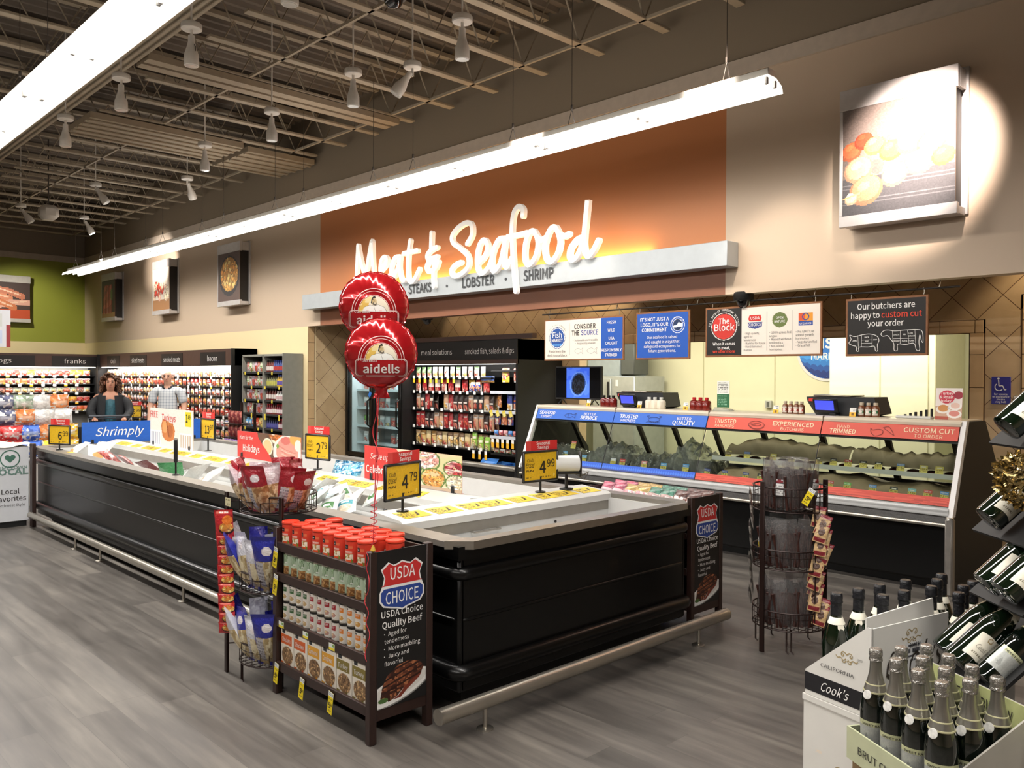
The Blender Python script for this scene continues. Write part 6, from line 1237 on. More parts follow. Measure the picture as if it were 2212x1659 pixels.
for c in (0, .5, 1.0):
    for k in range(6): g.line([(c-.09+.03*k, .5), (c-.02+.025*k, .98)], .014, '#3f6a34' if k % 2 else '#5c8a4a')
    g.rect(c-.12, 0, c+.12, .40, '#b98a54'); m = (abs(g.u-c) < .12) & (g.w < .4); g.mott('#8a5a30', 14, .52, 2, m); g.mott('#d8b07a', 18, .68, 3, m); g.rect(c+.03, .52, c+.1, .6, '#e8ece4')
gc = can('vegetable_can', .0335, .112, g)
for i in range(11): gc.put((-3.885+.0735*i, 2.158, .6205), .15*(i % 3), f'green and white vegetable can, {nth(i)} from the left on the second rack shelf', 'green vegetable cans')
for k, (nm, band, food) in enumerate((('green', '#3f6a3a', '#c8a878'), ('red', '#a82430', '#c89a8a'), ('orange', '#e8862c', '#d8a050'))):
    g = wrapc(64, 30, '#ece6dc')
    for c in (0, .5, 1.0):
        g.rect(c-.09, .58, c+.10, .82, band);  g.rect(c-.1, .88, c-.02, .97, '#2a2624'); g.ell(c, .25, .11, .2, '#f6f2ea'); g.ell(c, .27, .09, .14, food); g.ell(c-.02, .31, .04, .06, '#e9cf9c')
    cn = can('gravy_can', .0315, .098, g, CAPB if k < 9 else None, .008)
    can_text(cn, dict(green='CHICKEN', red='BEEF', orange='TURKEY')[nm], .0315, .062, .014, .026, INKW)
    for lay_ in range(2):
        for i in range(4): cn.put((-3.89+.0665*(i+4*k), 2.155, .3855+.0985*lay_), .1*(i % 3), f'{nm}-banded can, {nth(i)} from left of its colour, {"lower" if lay_ == 0 else "upper"} layer, third rack shelf', 'small banded cans')
for i, (nm, c1, c2) in enumerate((('Chicken', '#d8642c', '#c0502a'), ('Chicken', '#d8642c', '#c0502a'), ('Cornbread', '#e8a83a', '#d08a2c'), ('Cornbread', '#e8a83a', '#d08a2c'), ('Turkey', '#8a7a3a', '#6f6230'), ('Turkey', '#8a7a3a', '#6f6230'))):
    x = -3.922+.1325*i; g = P(60, 80, '#f0e8da'); g.rect(0, .56, .85, .84, c1); g.rect(.1, .86, .34, .97, '#25282c'); g.ell(.5, .26, .46, .28, '#e4dccb'); m = g.inell(.5, .27, .42, .245); g.put(m, '#8a6a4a'); g.pieces(80, (.08, .03, .92, .5), .05, ['#a8825a', '#7a5a3a', '#c8a878', '#5a4028'], i, m); g.rect(.0, 0, .2, .06, c1); g.rect(.6, .03, .72, .08, c2)
    t = thing('stuffing_box', f'cardboard box with {dict(Chicken="orange", Cornbread="yellow", Turkey="olive")[nm]} band, {nth(i)} from the left on the bottom rack shelf', 'box', (x+.065, 2.15, .1605), 'boxes on the bottom rack shelf')
    q = MB().bx(x, x+.13, 2.126, 2.20, .1605, .346); q.build('carton', mat('white_carton', '#e8dfce', .5), t); fp_ = MB().pic(g, lambda u, v: (x+.001+.128*u, 2.1253, .161+.1845*v)).build('front_print', CARD, t); MB().text(nm, (x+.056, 2.1247, .279), (1, 0, 0), (0, 0, 1), .036, width=.082, bold=.006).build('lettering', INKW, fp_)
t = thing('stuffing_box', 'dark-sided narrow box at the right end of the bottom rack shelf', 'box', (-3.10, 2.17, .1605)); MB().bx(-3.127-.0, -3.122+.004, 2.14, 2.2, .1605, .34).build('carton', mat('brown_carton', '#4a4030', .5), t)
for i, x in enumerate((-3.90, -3.66, -3.42)): MB().card(P(12, 8, '#dfe4e0').rect(0, 0, 1, .4, '#e8d23a').rect(.6, .5, .95, .9, '#7aa05a'), (x, 2.100, .355), (1, 0, 0), (0, 0, 1), .05, .032, .001).build('lip_tag', PAPERY, bpy.data.objects['display_rack'])
def price_flag(x, y, z, label, big, small, tilt=-.18):
    t = thing('price_flag', label, 'price tag', (x, y, z)); R, U = V((cos(tilt), 0, sin(tilt))), V((-sin(tilt), 0, cos(tilt))); O = V((x, y, z))-R*.021-U*.052
    g = P(24, 56, '#ecd21c'); g.rect(0, .78, 1, 1, '#dfe2e4'); g.writing(.1, .82, .9, .96, '#77797c', 2, 3); g.writing(.15, .62, .85, .72, '#7a6a1a', 1, 4); g.writing(.2, .08, .8, .2, '#8a7a24', 1, 6)
    MB().card(g, O[:], R[:], U[:], .042, .108, .001).build('card', PAPERY, t); MB().text(big, (O+R*.019+U*.03-V((0, .0006, 0)))[:], R[:], U[:], .042, bold=.02).text(small, (O+R*.032+U*.042-V((0, .0006, 0)))[:], R[:], U[:], .02, bold=.02).build('lettering', INK, t)
for (x, z, p, l) in ((-3.93, .705, '349', 'yellow price flag on the rack post beside the red-lidded cans'), (-3.93, .565, '500', 'yellow price flag on the rack post beside the green cans'), (-3.92, .11, '500', 'yellow price flag at the lower left of the rack'), (-3.665, .10, '500', 'yellow price flag below the middle of the bottom shelf'), (-3.40, .105, '500', 'yellow price flag below the right part of the bottom shelf')): price_flag(x, 2.095, z, l, p[0], p[1:])
display_rack('dark wood rack of bagged meat with shield sign, behind the freezer end', -3.95, -3.06, 4.56, 4.93)
sb = []
for i, (a, b) in enumerate((('#c05a74', '#e8d0d4'), ('#d8b46a', '#d8a0a8'), ('#4f8a74', '#c8a8a4'), ('#5a3a34', '#8a5a4a'))):
    g = P(28, 26, b); g.mott('#f0e8e6', 6, .6, i); g.rect(0, .55, 1, 1, a); g.mott(tuple(x*.8 for x in rgb(a)), 7, .5, i+3, g.w > .55); m = pack_mesh(.13, .12, .06, g, a).build('meat_bag', FILM, None, 60); m['category'] = 'food package'; sb.append(Stock(m))
for r in range(2):
    for i in range(8): k = min(3, i//2); sb[k].put((-3.88+.105*i, 4.66+.13*r, .777+.0*r), 0, f'{("pink", "tan", "teal-topped", "dark")[k]} meat bag in the rack behind the freezer, {nth(i)} from left, {"front" if r == 0 else "rear"} row', 'meat bags in the rear rack', rot=(-.55, 0, .2*((i*3) % 3-1)))
# ---------------------------------------------------------------- round wire racks
WIREB = mat('dark_brown_wire', '#2a1a16', .4, metal=.4, noise=0)
def wire_basket(t, c, r, z0, z1, n=30, post=None):
    q = MB(); ci = lambda z, k=24: [(c[0]+r*cos(2*pi*i/k), c[1]+r*sin(2*pi*i/k), z) for i in range(k)]
    q.tube(ci(z1), .005, 6, True).tube(ci(z0), .004, 6, True).tube(ci((z0+z1*2)/3), .0022, 4, True)
    for i in range(n): w = 2*pi*i/n; q.tube([(c[0]+r*cos(w), c[1]+r*sin(w), z0), (c[0]+r*cos(w), c[1]+r*sin(w), z1)], .002, 4)
    for i in range(-4, 5): d = r*i/4.6; e = sqrt(r*r-d*d); q.tube([(c[0]-e, c[1]+d, z0), (c[0]+e, c[1]+d, z0)], .002, 4).tube([(c[0]+d, c[1]-e, z0), (c[0]+d, c[1]+e, z0)], .002, 4)
    q.build('basket', WIREB, t)
def clear_bag(name, label, w, h, d, body, cat='bag', lab=None):
    """clear pouch with its contents and label inside it"""
    t = thing(name, label, cat, (0, 0, 0)); f = lambda s, ww, hh, dd, z0: (lambda u, v: ((u-.5)*ww, s*dd*.5*(sin(pi*u)**.7)*(sin(pi*min(.999, .08+v*.9))**.5), z0+v*hh))
    q = MB(); q.grid(f(-1, w, h, d, 0), 9, 9).grid(f(1, w, h, d, 0), 9, 9); q.build('film', body[1], t); body[0](t, w, h, d)
    if lab: g = P(14, 16, '#e4e2e0'); lab(g); MB().pic(g, lambda u, v: (-w*.26+.52*w*u, -d*.5*(.8+.2*sin(pi*u))-.003, h*(.3+.32*v))).build('label', PAPERY, t)
    return Stock(t)
STICK = mat('dark_jerky', '#3a1d17', .45, noise=.35, nscale=30); CLR = clear_film('clear_pouch', '#f4f2f2', .07, .14, .3)
def sticks(t, w, h, d):
    q = MB(); r = random.Random(4)
    for i in range(13): x = -w*.42+w*.84*i/12; q.tube([(x+r.uniform(-.006, .006), r.uniform(-.3, .3)*d, .012), (x, r.uniform(-.2, .2)*d, h*.4), (x+r.uniform(-.008, .008), r.uniform(-.3, .3)*d, h*r.uniform(.68, .8))], .0085, 6)
    q.build('contents', STICK, t)
JR = thing('wire_rack', 'round three-tier dark wire rack holding bags of dark jerky sticks', 'wire rack', (-2.49, 4.76, 0)); JC = (-2.49, 4.76)
for z0, z1 in ((.845, .985), (.50, .615), (.145, .25)): wire_basket(JR, JC, .215, z0, z1)
for x, y in ((-2.545, 4.535), (-2.34, 4.92)): MB().bx(x-.015, x+.015, y-.006, y+.006, 0, 1.02, .002).build('post', WIREB, JR)
for x, y in ((-2.68, 4.70), (-2.42, 4.60), (-2.40, 4.62), (-2.66, 4.86), (-2.46, 4.95)): MB().tube([(x, y, .145), (x, y, .015), (x+.015, y, .005)], .005, 6).build('foot', WIREB, JR)
jl = lambda g: (g.rect(0, 0, 1, 1, '#e6e4e2'), g.rect(0, .72, 1, .84, '#1f1c1c'), g.ell(.5, .88, .3, .1, '#8a2a34'), g.writing(.1, .1, .9, .65, '#9a9896', 5, 2))
jb = clear_bag('jerky_bag', 'x', .15, .30, .07, (sticks, CLR)); jbl = clear_bag('jerky_bag', 'x', .15, .30, .07, (sticks, CLR), lab=jl); jby = clear_bag('jerky_bag', 'x', .14, .28, .06, (sticks, CLR), lab=lambda g: (g.rect(0, .0, 1, .45, '#e9cc3a'), g.writing(.1, .5, .9, .95, '#8a8a88', 4, 3), g.writing(.1, .1, .9, .4, '#5a5030', 2, 1)))
def ring_put(lst, z, n, r, lab, grp, a0=-2.6, a1=-.2, lean=.12):
    for i in range(n):
        w = a0+(a1-a0)*i/max(1, n-1); lst[i % len(lst)].put((JC[0]+r*cos(w), JC[1]+r*sin(w), z), 0, lab.format(nth(i)), grp, rot=(lean*(1 if i % 2 else .4), .12*((i*5) % 3-1), w+pi/2))
ring_put([jb, jb, jbl, jb, jbl], .85, 5, .12, 'clear bag of dark jerky in the top basket, {} from the left', 'jerky bags', -2.9, .0)
ring_put([jby, jb, jb, jb, jb], .505, 6, .145, 'clear bag of dark jerky in the middle basket, {} from the left', 'jerky bags', -2.7, -.0)
ring_put([jb], .15, 6, .145, 'clear bag of dark jerky in the bottom basket, {} from the left', 'jerky bags', -2.7, -.0)
for z, nm in ((.85, 'top'), (.505, 'middle'), (.15, 'bottom')):
    for i in range(3): w = .6+.9*i; jb.put((JC[0]+.1*cos(w), JC[1]+.1*sin(w), z), 0, f'clear bag of dark jerky at the back of the {nm} basket, {nth(i)} of three', 'jerky bags', rot=(0, .05, w+pi/2))
g = P(30, 44, '#c9a878'); g.rect(0, .82, 1, 1, '#8a2430'); g.rect(0, 0, 1, .26, '#b08a5c'); g.rect(.08, .04, .92, .22, '#7a2028'); g.ell(.5, .52, .26, .2, '#5a4034'); g.ell(.42, .68, .2, .08, '#7a5a44')
m = pack_mesh(.075, .125, .018, g, '#c0a070').build('jerky_packet', FILM, None, 60); m['category'] = 'packet'; JP = Stock(m)
for i in range(15): z = .76-.041*i; JP.put((-2.285+.025*sin(i*.5)+.006*(i % 2), 4.70-.012*i % .03, z), 0, f'tan and red packet hanging right of the jerky rack, {nth(i)} from the top', 'packets on the jerky rack strip', rot=(-.25, .1+.22*((i*7) % 4)/3, .25))
g2 = P(10, 16, '#8f8880'); g2.rect(0, .6, 1, .8, '#3a3430'); m = pack_mesh(.07, .13, .02, g2, '#7a746c').build('jerky_packet', FILM, None, 60); m['category'] = 'packet'; JQ = Stock(m)
for i in range(10): JQ.put((-2.725+.006*(i % 3), 4.72, .83-.068*i), 0, f'grey packet hanging down the left side of the jerky rack, {nth(i)} from the top', 'grey packets on the jerky rack', rot=(.1, -.08+.1*(i % 3), -1.0))
price_flag(-2.30, 4.62, .945, 'yellow price flag on the upper right of the jerky rack', '5', '00', -.5)
one(MB().tube([(-2.30, 4.7, .95), (-2.288, 4.69, .5), (-2.285, 4.68, .2)], .004, 5), 'clip_strip', WIREB, 'hanging clip strip carrying tan and red packets', 'clip strip', (-2.3, 4.7, .95))

SR = thing('wire_rack', 'three-tier dark wire rack with snack bags left of the wooden rack', 'wire rack', (-4.19, 2.27, 0)); SC = (-4.19, 2.255)
for z0, z1 in ((.91, 1.0), (.49, .59), (.10, .21)): wire_basket(SR, SC, .205, z0, z1, 26)
for x, y in ((-4.41, 2.06), (-3.985, 2.16)): MB().bx(x-.014, x+.014, y-.008, y+.008, 0, 1.0, .002).build('post', WIREB, SR)
for x, y in ((-4.41, 2.06), (-3.985, 2.16)):
    q = MB()
    for z in (.95, .54, .16): q.tube([(x, y, z), (SC[0]+(x-SC[0])*.8, SC[1]+(y-SC[1])*.8+.03, z)], .004, 5)
    q.build('bracket', WIREB, SR)
for x, y in ((-4.235, 2.06), (-4.21, 2.055), (-4.1, 2.45)): MB().tube([(x, y, .10), (x, y, .008), (x+.01, y, .005)], .004, 5).build('foot', WIREB, SR)
def snack(name, top, body, food, seed):
    g = P(44, 60, body); m = (g.u > .2) & (g.w < .72); g.put(m, food[0]); g.mott(food[1], 9, .5, seed, m); g.mott(food[2], 13, .6, seed+1, m); g.rect(0, .62, 1, 1, top); g.rect(.08, .08, .42, .6, '#c4c2c8'); g.writing(.1, .12, .4, .56, '#8c8a92', 7, seed); g.ell(.6, .78, .2, .07, '#e9e2e4')
    m = pack_mesh(.135, .25, .08, g, top).build(name, FILM, None, 60); m['category'] = 'bag'; return Stock(m)
sr_ = snack('snack_bag', '#9c2430', '#a02a36', ('#c8a070', '#e0c49a', '#a87a4c'), 3); sc_ = snack('snack_bag', '#cbbcc0', '#d8ccc8', ('#c8a878', '#e6cfa8', '#a8845a'), 7); sb_ = snack('snack_bag', '#2a2f94', '#3238a0', ('#d0bc90', '#e8dcb8', '#b8a070'), 11); sw_ = snack('snack_bag', '#d8d8e0', '#2f36a0', ('#d0bc90', '#e8dcb8', '#b8a070'), 15)
for zi, (z, nm, lst) in enumerate(((.915, 'top', [sc_, sr_, sc_, sr_, sr_, sr_, sc_, sr_, sr_]), (.495, 'middle', [sb_, sw_, sb_, sw_, sw_, sb_, sw_, sb_]), (.105, 'bottom', [sw_, sb_, sw_, sb_, sw_, sb_, sb_, sw_]))):
    for i, s in enumerate(lst):
        w = -2.9+3.0*i/(len(lst)-1); s.put((SC[0]+.145*cos(w), SC[1]+.145*sin(w), z), 0, f'{("red-topped", "blue and white", "blue and white")[zi]} snack bag, {nm} basket of the left wire rack, {nth(i)} from the left', 'snack bags in the wire rack', rot=(.2+.12*((i*7) % 3), .12*((i*5) % 3-1), w+pi/2), scale=(1.0, 1.0, (1.06, 1.3, 1.25)[zi]*(1+.08*((i*3) % 4-1.5)/1.5)))
    for i in range(3): w = .5+.9*i; (sr_ if zi == 0 else sb_).put((SC[0]+.1*cos(w), SC[1]+.1*sin(w), z+.02), 0, f'snack bag at the back of the left wire rack, {nm} basket, {nth(i)} of three', 'snack bags in the wire rack', rot=(0, .05, w+pi/2))
def red_pack(w, h, big):
    g = P(44, 48 if big else 28, '#b8262c'); v = .3 if big else .45; g.ell(.62, v, .42, .34 if not big else .2, '#3a1c16'); m = g.inell(.62, v+.06, .38, .3 if not big else .17); g.put(m, '#d88a3c'); g.pieces(22, (.28, v-.2, .95, v+.34), .09, ['#e8a84a', '#c86a34', '#f0c878', '#d85a2c'], 3, m); g.rect(.1, .86, .8, .95, '#d86a5a')
    if big: g.ell(.7, .62, .28, .17, '#e0762c'); g.writing(.3, .86, .75, .96, '#f2e2dc', 1, 2)
    m = pack_mesh(w, h, .02, g, '#a02228').build('snack_packet', FILM, None, 60); m['category'] = 'packet'; return Stock(m)
rb, rs_ = red_pack(.105, .15, True), red_pack(.092, .062, False); dx, dy = -4.335, 2.015
one(MB().tube([(dx, dy+.012, .93), (dx, dy+.012, .6), (dx+.01, dy+.012, .26)], .003, 5), 'clip_strip', WIREB, 'hanging clip strip with red snack packets on the left wire rack', 'clip strip', (dx, dy, .93))
rb.put((dx, dy, .765), -.15, 'red snack packet at the top of the hanging strip, the largest', 'red packets on the strip', rot=(.05, -.05, .75))
for i in range(10): rs_.put((dx-.002+.004*(i % 3)+.003*i, dy, .712-.0515*i), -.15, f'small red snack packet on the hanging strip, {nth(i)} below the large one', 'red packets on the strip', rot=(.08, -.05+.04*(i % 2), .75))
one(MB().card(P(8, 6, '#d8d0a8').writing(.1, .1, .9, .9, '#8a845a', 3, 1), (-4.345, 2.02, .935), (1, 0, 0), (0, 0, 1), .06, .045, .002), 'strip_tag', PAPERY, 'cream tag above the strip of red snack packets', 'price tag', (-4.32, 2.02, .935))

# ================================================================ FOIL BALLOONS
FOIL = mat('red_foil', '#b81c22', .17, metal=.45, coat=.6, noise=.0, bump=.05, bscale=14); FOILP = printed('foil_print', .25, .5); CREAMI = mat('pale_pink_ink', '#f0d0c8', .3, noise=0, coat=.5); DKRED = mat('dark_red_ink', '#a3181d', .25, noise=0, coat=.5)
def balloon(c, rad, label, roll=0.0):
    t = thing('foil_balloon', label, 'balloon', c); n = V((-c[0], -c[1], 0)).normalized(); r = V((-n.y, n.x, 0)); up = V((0, 0, 1))
    if roll: R_ = Mx.Rotation(roll, 3, n); r = R_ @ r; up = R_ @ up
    C0 = V(c); ra = random.Random(3); ph = [ra.uniform(0, 6) for _ in range(4)]
    def edge(w): return rad*(1+.004*sin(26*w+ph[0])+.004*sin(17*w+ph[1])-.006*abs(sin(13*w)))
    def dep(k, w):
        b = .50*rad*max(0, 1-k**2.6)**.62; cr = max(0, (k-.70)/.30); return b*(1-.085*cr*(.5+.5*sin(26*w+.5+2*sin(3*w)))*(1 if k < .995 else 0))+.0
    def surf(a, b, off=0.0, sg=1):
        w = atan2(b, a); k = min(1, hypot(a, b)/edge(w)); return (C0+r*a+up*b+n*(sg*dep(k, w)+off))[:]
    q = MB(); nu, nv = 104, 18
    for sg in (1, -1): q.grid(lambda u, v: surf(edge(2*pi*u)*(1-(1-v)**1.7 if v < 1 else 1)*cos(2*pi*u), edge(2*pi*u)*(1-(1-v)**1.7 if v < 1 else 1)*sin(2*pi*u), 0, sg), nu, nv, wrap=True)
    q.build('skin', FOIL, t, 60)
    q = MB(); q.grid(lambda u, v: (C0+r*(edge(2*pi*u)*(1+.035*v)*cos(2*pi*u))+up*(edge(2*pi*u)*(1+.035*v)*sin(2*pi*u))+n*(.004*sin(40*pi*u)))[:], nu, 1, wrap=True); q.build('seam', FOIL, t)
    q = MB(); q.grid(lambda u, v: (C0+r*((u-.5)*(.05+.03*abs(v-.35)*1.6)*rad/.158)+up*(-rad*(.97+.32*v))+n*(.012*sin(pi*u)*(1-v)+.006*sin(9*u+7*v)))[:], 6, 8); q.build('neck', FOIL, t, 60)
    s = rad; S_ = lambda off: (lambda x, y, z: surf(x, z, off))
    # printed badge: double arch, portrait panel, name plate
    arch = lambda k, y0=-.22: [(-k*s, y0*s)]+[(k*s*cos(a), y0*s+k*s*1.08*sin(a)) for a in np.linspace(pi, 0, 40)]+[(k*s, y0*s)]
    plate = []
    for cx, cy, a0 in ((.62, -.55, -pi/2), (.62, -.27, 0), (-.62, -.27, pi/2), (-.62, -.55, pi)):
        for i in range(6): w = a0+pi/2*i/5; plate.append(((cx+.1*cos(w))*s, (cy+.1*sin(w))*s))
    def dense(p, m=6): return [tuple(np.array(p[i])*(1-k/m)+np.array(p[i+1])*(k/m)) for i in range(len(p)-1) for k in range(m)]+[p[-1]]
    q = MB(); O = (0, 0, 0)
    for k, w in ((.64, .022), (.57, .012), (.46, .014)): q.stroke(dense(arch(k), 2), w*s, O, (1, 0, 0), (0, 0, 1), t=0)
    q.stroke(dense(plate+[plate[0]], 3), .022*s, O, (1, 0, 0), (0, 0, 1), t=0); q.stroke(dense([(a*.955, b*.95-.02*s) for a, b in plate]+[(plate[0][0]*.955, plate[0][1]*.95-.02*s)], 3), .010*s, O, (1, 0, 0), (0, 0, 1), t=0); q.map(S_(.0045)); q.build('badge_lines', CREAMI, t)
    g = P(100, 66, '#ece2cc'); g.rect(0, 0, .3, 1, '#dfb85c'); g.mott('#e9d49a', 5, .5, 3, g.u < .35)
    g.poly([(.12, 0), (.17, .25), (.35, .38), (.5, .34), (.66, .4), (.84, .28), (.92, 0)], '#f2f0ea'); g.line([(.17, .25), (.35, .38), (.5, .34), (.66, .4), (.84, .28), (.92, 0)], .014, '#4a4238'); g.line([(.48, .34), (.55, .0)], .012, '#8a8276')
    g.ell(.5, .62, .125, .235, '#d8c49a'); g.ell(.47, .6, .07, .2, '#b89a6a', k=.6); g.poly([(.37, .5), (.36, .82), (.44, .96), (.58, .97), (.65, .86), (.6, .8), (.44, .79), (.42, .62), (.43, .42)], '#2f2a24'); g.ell(.52, .46, .085, .1, '#6a6258'); g.ell(.53, .5, .05, .05, '#d8c8a8'); g.ell(.47, .68, .025, .02, '#2f2a24'); g.ell(.57, .68, .02, .02, '#2f2a24'); g.line([(.525, .68), (.54, .6)], .012, '#8a6a44'); g.line([(.44, .72), (.5, .73)], .015, '#2f2a24')
    def pm_(u, v):
        y = -.20*s+.49*s*v; k = .44*s*sqrt(max(.0, 1-((y+.22*s)/(.475*s))**2)); return surf((2*u-1)*k, y, .004)
    MB().pic(g, pm_).build('portrait', FOILP, t)
    q = MB(); q.grid(lambda u, v: surf((2*u-1)*.66*s, (-.63+.42*v)*s, .0035), 16, 8); q.build('name_plate', DKRED, t)
    q = MB(); q.text('aidells', O, (1, 0, 0), (0, 0, 1), .36*s, width=1.02*s, bold=.022, fn=lambda a, b: surf(a, b-.56*s, .006)); 
    q.text('CHEF BRUCE', O, (1, 0, 0), (0, 0, 1), .075*s, width=.42*s, fn=lambda a, b: surf(a-.33*s, b-.255*s, .006), bold=.01); q.build('lettering', mat('silver_white_ink', '#e9e2dc', .3, noise=0), t)
    return t
BX, BY = -3.05, 2.09
balloon((-3.07, 2.15, 1.745), .155, 'round red foil balloon with chef badge, the lower and nearer of two')
balloon((-3.20, 2.20, 1.965), .154, 'round red foil balloon with chef badge, the upper one behind')
RIB = mat('red_ribbon', '#c8323c', .35, noise=0)
q = MB().tube([(-3.075, 2.14, 1.56), (-3.08, 2.13, 1.3), (-3.085, 2.118, .87)], .0022, 5)
q.tube([(-3.075+.022*sin(9*i/30)*(.3+i/30)-.01*i/30, 2.125, 1.56-.30*i/30) for i in range(31)]+[(-3.05, 2.12, 1.2), (-3.07, 2.115, 1.08)], .002, 5)
q.tube([(-3.075+.018*sin(i*1.1), 2.115+.012*cos(i*1.1), 1.09-.005*i) for i in range(40)], .002, 5)
one(q, 'balloon_ribbon', RIB, 'thin red ribbons from the balloons down to the rack corner', 'ribbon', (-3.08, 2.12, .87))
q = MB().tube([(-3.083+.01*sin(i*.7)-.01*cos(i*.35), 2.088+.004*sin(i), .865-.013*i) for i in range(38)], .0018, 5); one(q, 'balloon_ribbon', RIB, 'loose curled ribbon end hanging beside the shield sign', 'ribbon', (-3.08, 2.09, .865))
one(MB().lathe([(.004, 0), (.012, .008), (.008, .02), (.004, .03)], 8, (-3.084, 2.118, .8625)), 'ribbon_knot', mat('yellow_knot', '#d8b03a', .4), 'small yellow knot tying the ribbons to the rack corner', 'knot', (-3.084, 2.118, .8625))

# ================================================================ THINGS LYING IN THE FREEZER
MB().bx(X0+.13, -3.90, Y0+.16, 3.24, .70, .71).build('false_floor', LINER, isl); MB().bx(X0+.13, -3.90, 3.52, Y1-.14, .655, .665).build('false_floor', LINER, isl)
def lying(name, w, h, d, g, back): m = pack_mesh(w, h, d, g, back).build(name, FILM, None, 60); m['category'] = 'food package'; return Stock(m)
def fz(cols, sd): g = P(36, 36, '#eef0ee'); g.mott(cols[0], 4, .52, sd); g.rect(.15, .35, .85, .65, cols[1]); g.ell(.5, .22, .3, .14, cols[2]); g.rect(.3, .45, .7, .55, '#f4f4f2'); return g
fg, ft, fw = lying('frozen_bag', .2, .26, .09, fz(('#dfe6e2', '#3f7a3e', '#e8dcc8'), 1), '#e8ece8'), lying('frozen_bag', .2, .26, .09, fz(('#d8e6e8', '#3f9aa8', '#d8c8b0'), 2), '#e8eef0'), lying('frozen_bag', .2, .25, .08, fz(('#d8d4ce', '#dcd8d0', '#c8985a'), 3), '#ecebe8')
fgr = lying('frozen_bag', .2, .26, .07, P(30, 30, '#2f9a50').mott('#5fc07a', 5, .5, 2).rect(.1, .5, .9, .75, '#e8f0e8'), '#3f9a58'); fm = lying('frozen_pack', .16, .2, .05, P(12, 12, '#7a2a2a').mott('#a8524a', 5, .5, 4).rect(.3, .3, .7, .6, '#d8c8b8'), '#6a2a28')
r = random.Random(8)
for i in range(26):
    s = (fg, ft, fw, fg)[i % 4]; s.put((-5.72+.051*i, 2.74+.105*((i*5) % 4), .755+.03*(i % 3)), 0, f'frozen bag heaped in the near left well, {nth(i)} from the left', 'frozen bags in the near well', rot=(-.55-.6*r.random(), .4*r.uniform(-1, 1), r.uniform(-1.5, 1.5)), scale=(.68, .75, .68))
for i, (x, y, s, n) in enumerate(((-9.85, 2.8, fw, 'white'), (-9.6, 3.0, fw, 'white'), (-9.2, 2.9, fw, 'pale'), (-8.8, 2.95, fm, 'red'), (-8.45, 3.0, fm, 'small red'), (-7.75, 2.95, fm, 'dark red'), (-7.25, 2.9, fgr, 'bright green'), (-6.9, 2.88, fg, 'green and white'), (-6.6, 2.85, fw, 'clear white'))): s.put((x, y, .75), 0, f'{n} frozen pack lying in the long left well, {nth(i)} from the far end', 'frozen packs in the long well', rot=(-.95, .1*(i % 3), .7*i))
for i in range(9): fm.put((-9.1+.22*i, 3.75+.12*(i % 3), .68), 0, f'dark meat pack in the far right well, {nth(i)} from the far end', 'meat packs in the right well', rot=(-1.3, .1, .5*i))
g = P(60, 60, '#7fc4e0'); g.mott('#2f86b4', 14, .5, 3); g.mott('#d8f0f8', 17, .66, 5); m = pack_mesh(.34, .26, .2, g, '#4a9ac0').build('foil_parcel', printed('crinkled_blue_foil', .18, .3, bump=.9, metal=.5, bscale=40), None, 60); tag(m, 'large crinkled shiny blue foil parcel in the right freezer well', 'parcel'); m.location = (-6.05, 3.85, .667); m.rotation_euler = (-.3, 0, .2)
t = thing('gift_tray', 'pale parcel tray beside the blue foil parcel', 'parcel', (-6.45, 3.85, .667)); MB().bx(-6.6, -6.3, 3.72, 3.98, .667, .72, .02).build('tray', mat('pink_grey_tray', '#a89a98', .3), t)
for (x, y, c, nm) in ((-4.32, 3.86, '#c8b078', 'gold'), (-4.62, 3.82, '#c8283c', 'red')):
    q = MB()
    for k in range(9): w = k*.7; a = V((cos(w), sin(w)*.7, .55)).normalized(); L = .15; p = V((-a.y, a.x, 0)); q.tube([(V((x, y, .70))+a*(L*s_)+p*(.03*sin(2*pi*s_)))[:] for s_ in np.linspace(0, 1, 8)]+[(x, y, .70)], .006, 4, flat=.25)
    one(q, 'ribbon_bow', mat(nm+'_bow_ribbon', c, .3, metal=.3), f'looped {nm} ribbon bow in the right freezer well', 'bow', (x, y, .667)); one(MB().box((x-.02, y, .685), (.3, .2, .04), .015), 'wrapped_tray', mat(nm+'_wrapped_tray', '#d8cdb4' if nm == 'gold' else '#d8b0a8', .3), f'wrapped tray under the {nm} ribbon bow', 'parcel', (x, y, .667))
t = thing('ready_meal', 'black oval food tub with purple and cream label in the empty end well', 'food tub', (-3.42, 2.95, .522)); oval = lambda rx, ry, z: [(-3.42+rx*cos(2*pi*i/28), 2.98+ry*sin(2*pi*i/28), z) for i in range(28)]
q = MB(); a, b = oval(.09, .07, .60), oval(.12, .095, .73); q.add(a+b, [(i, (i+1) % 28, 28+(i+1) % 28, 28+i) for i in range(28)]+[tuple(range(27, -1, -1)), tuple(range(28, 56))]); q.build('tub', BLKG, t); q = MB().poly([(p[0], p[1]) for p in oval(.122, .097, 0)], .012, 'z', .73); q.build('lid', mat('cream_lid', '#cdbf98', .35), t); q = MB().poly([(p[0]*.0+(-3.42+(p[0]+3.42)*.55), 2.98+(p[1]-2.98)*.55) for p in oval(.122, .097, 0)], .002, 'z', .742); q.build('lid_print', mat('brown_print', '#6a5040', .4), t)
MB().grid(lambda u, v: (-3.42+(.112+.012*v)*cos(-1.9+2.2*u), 2.98+(.089+.010*v)*sin(-1.9+2.2*u), .665+.055*v), 14, 2).build('sleeve', mat('navy_sleeve', '#34325e', .4), t)
MB().bx(-3.47, -3.37, 2.93, 3.03, .522, .60).build('tub_base', BLKG, t)
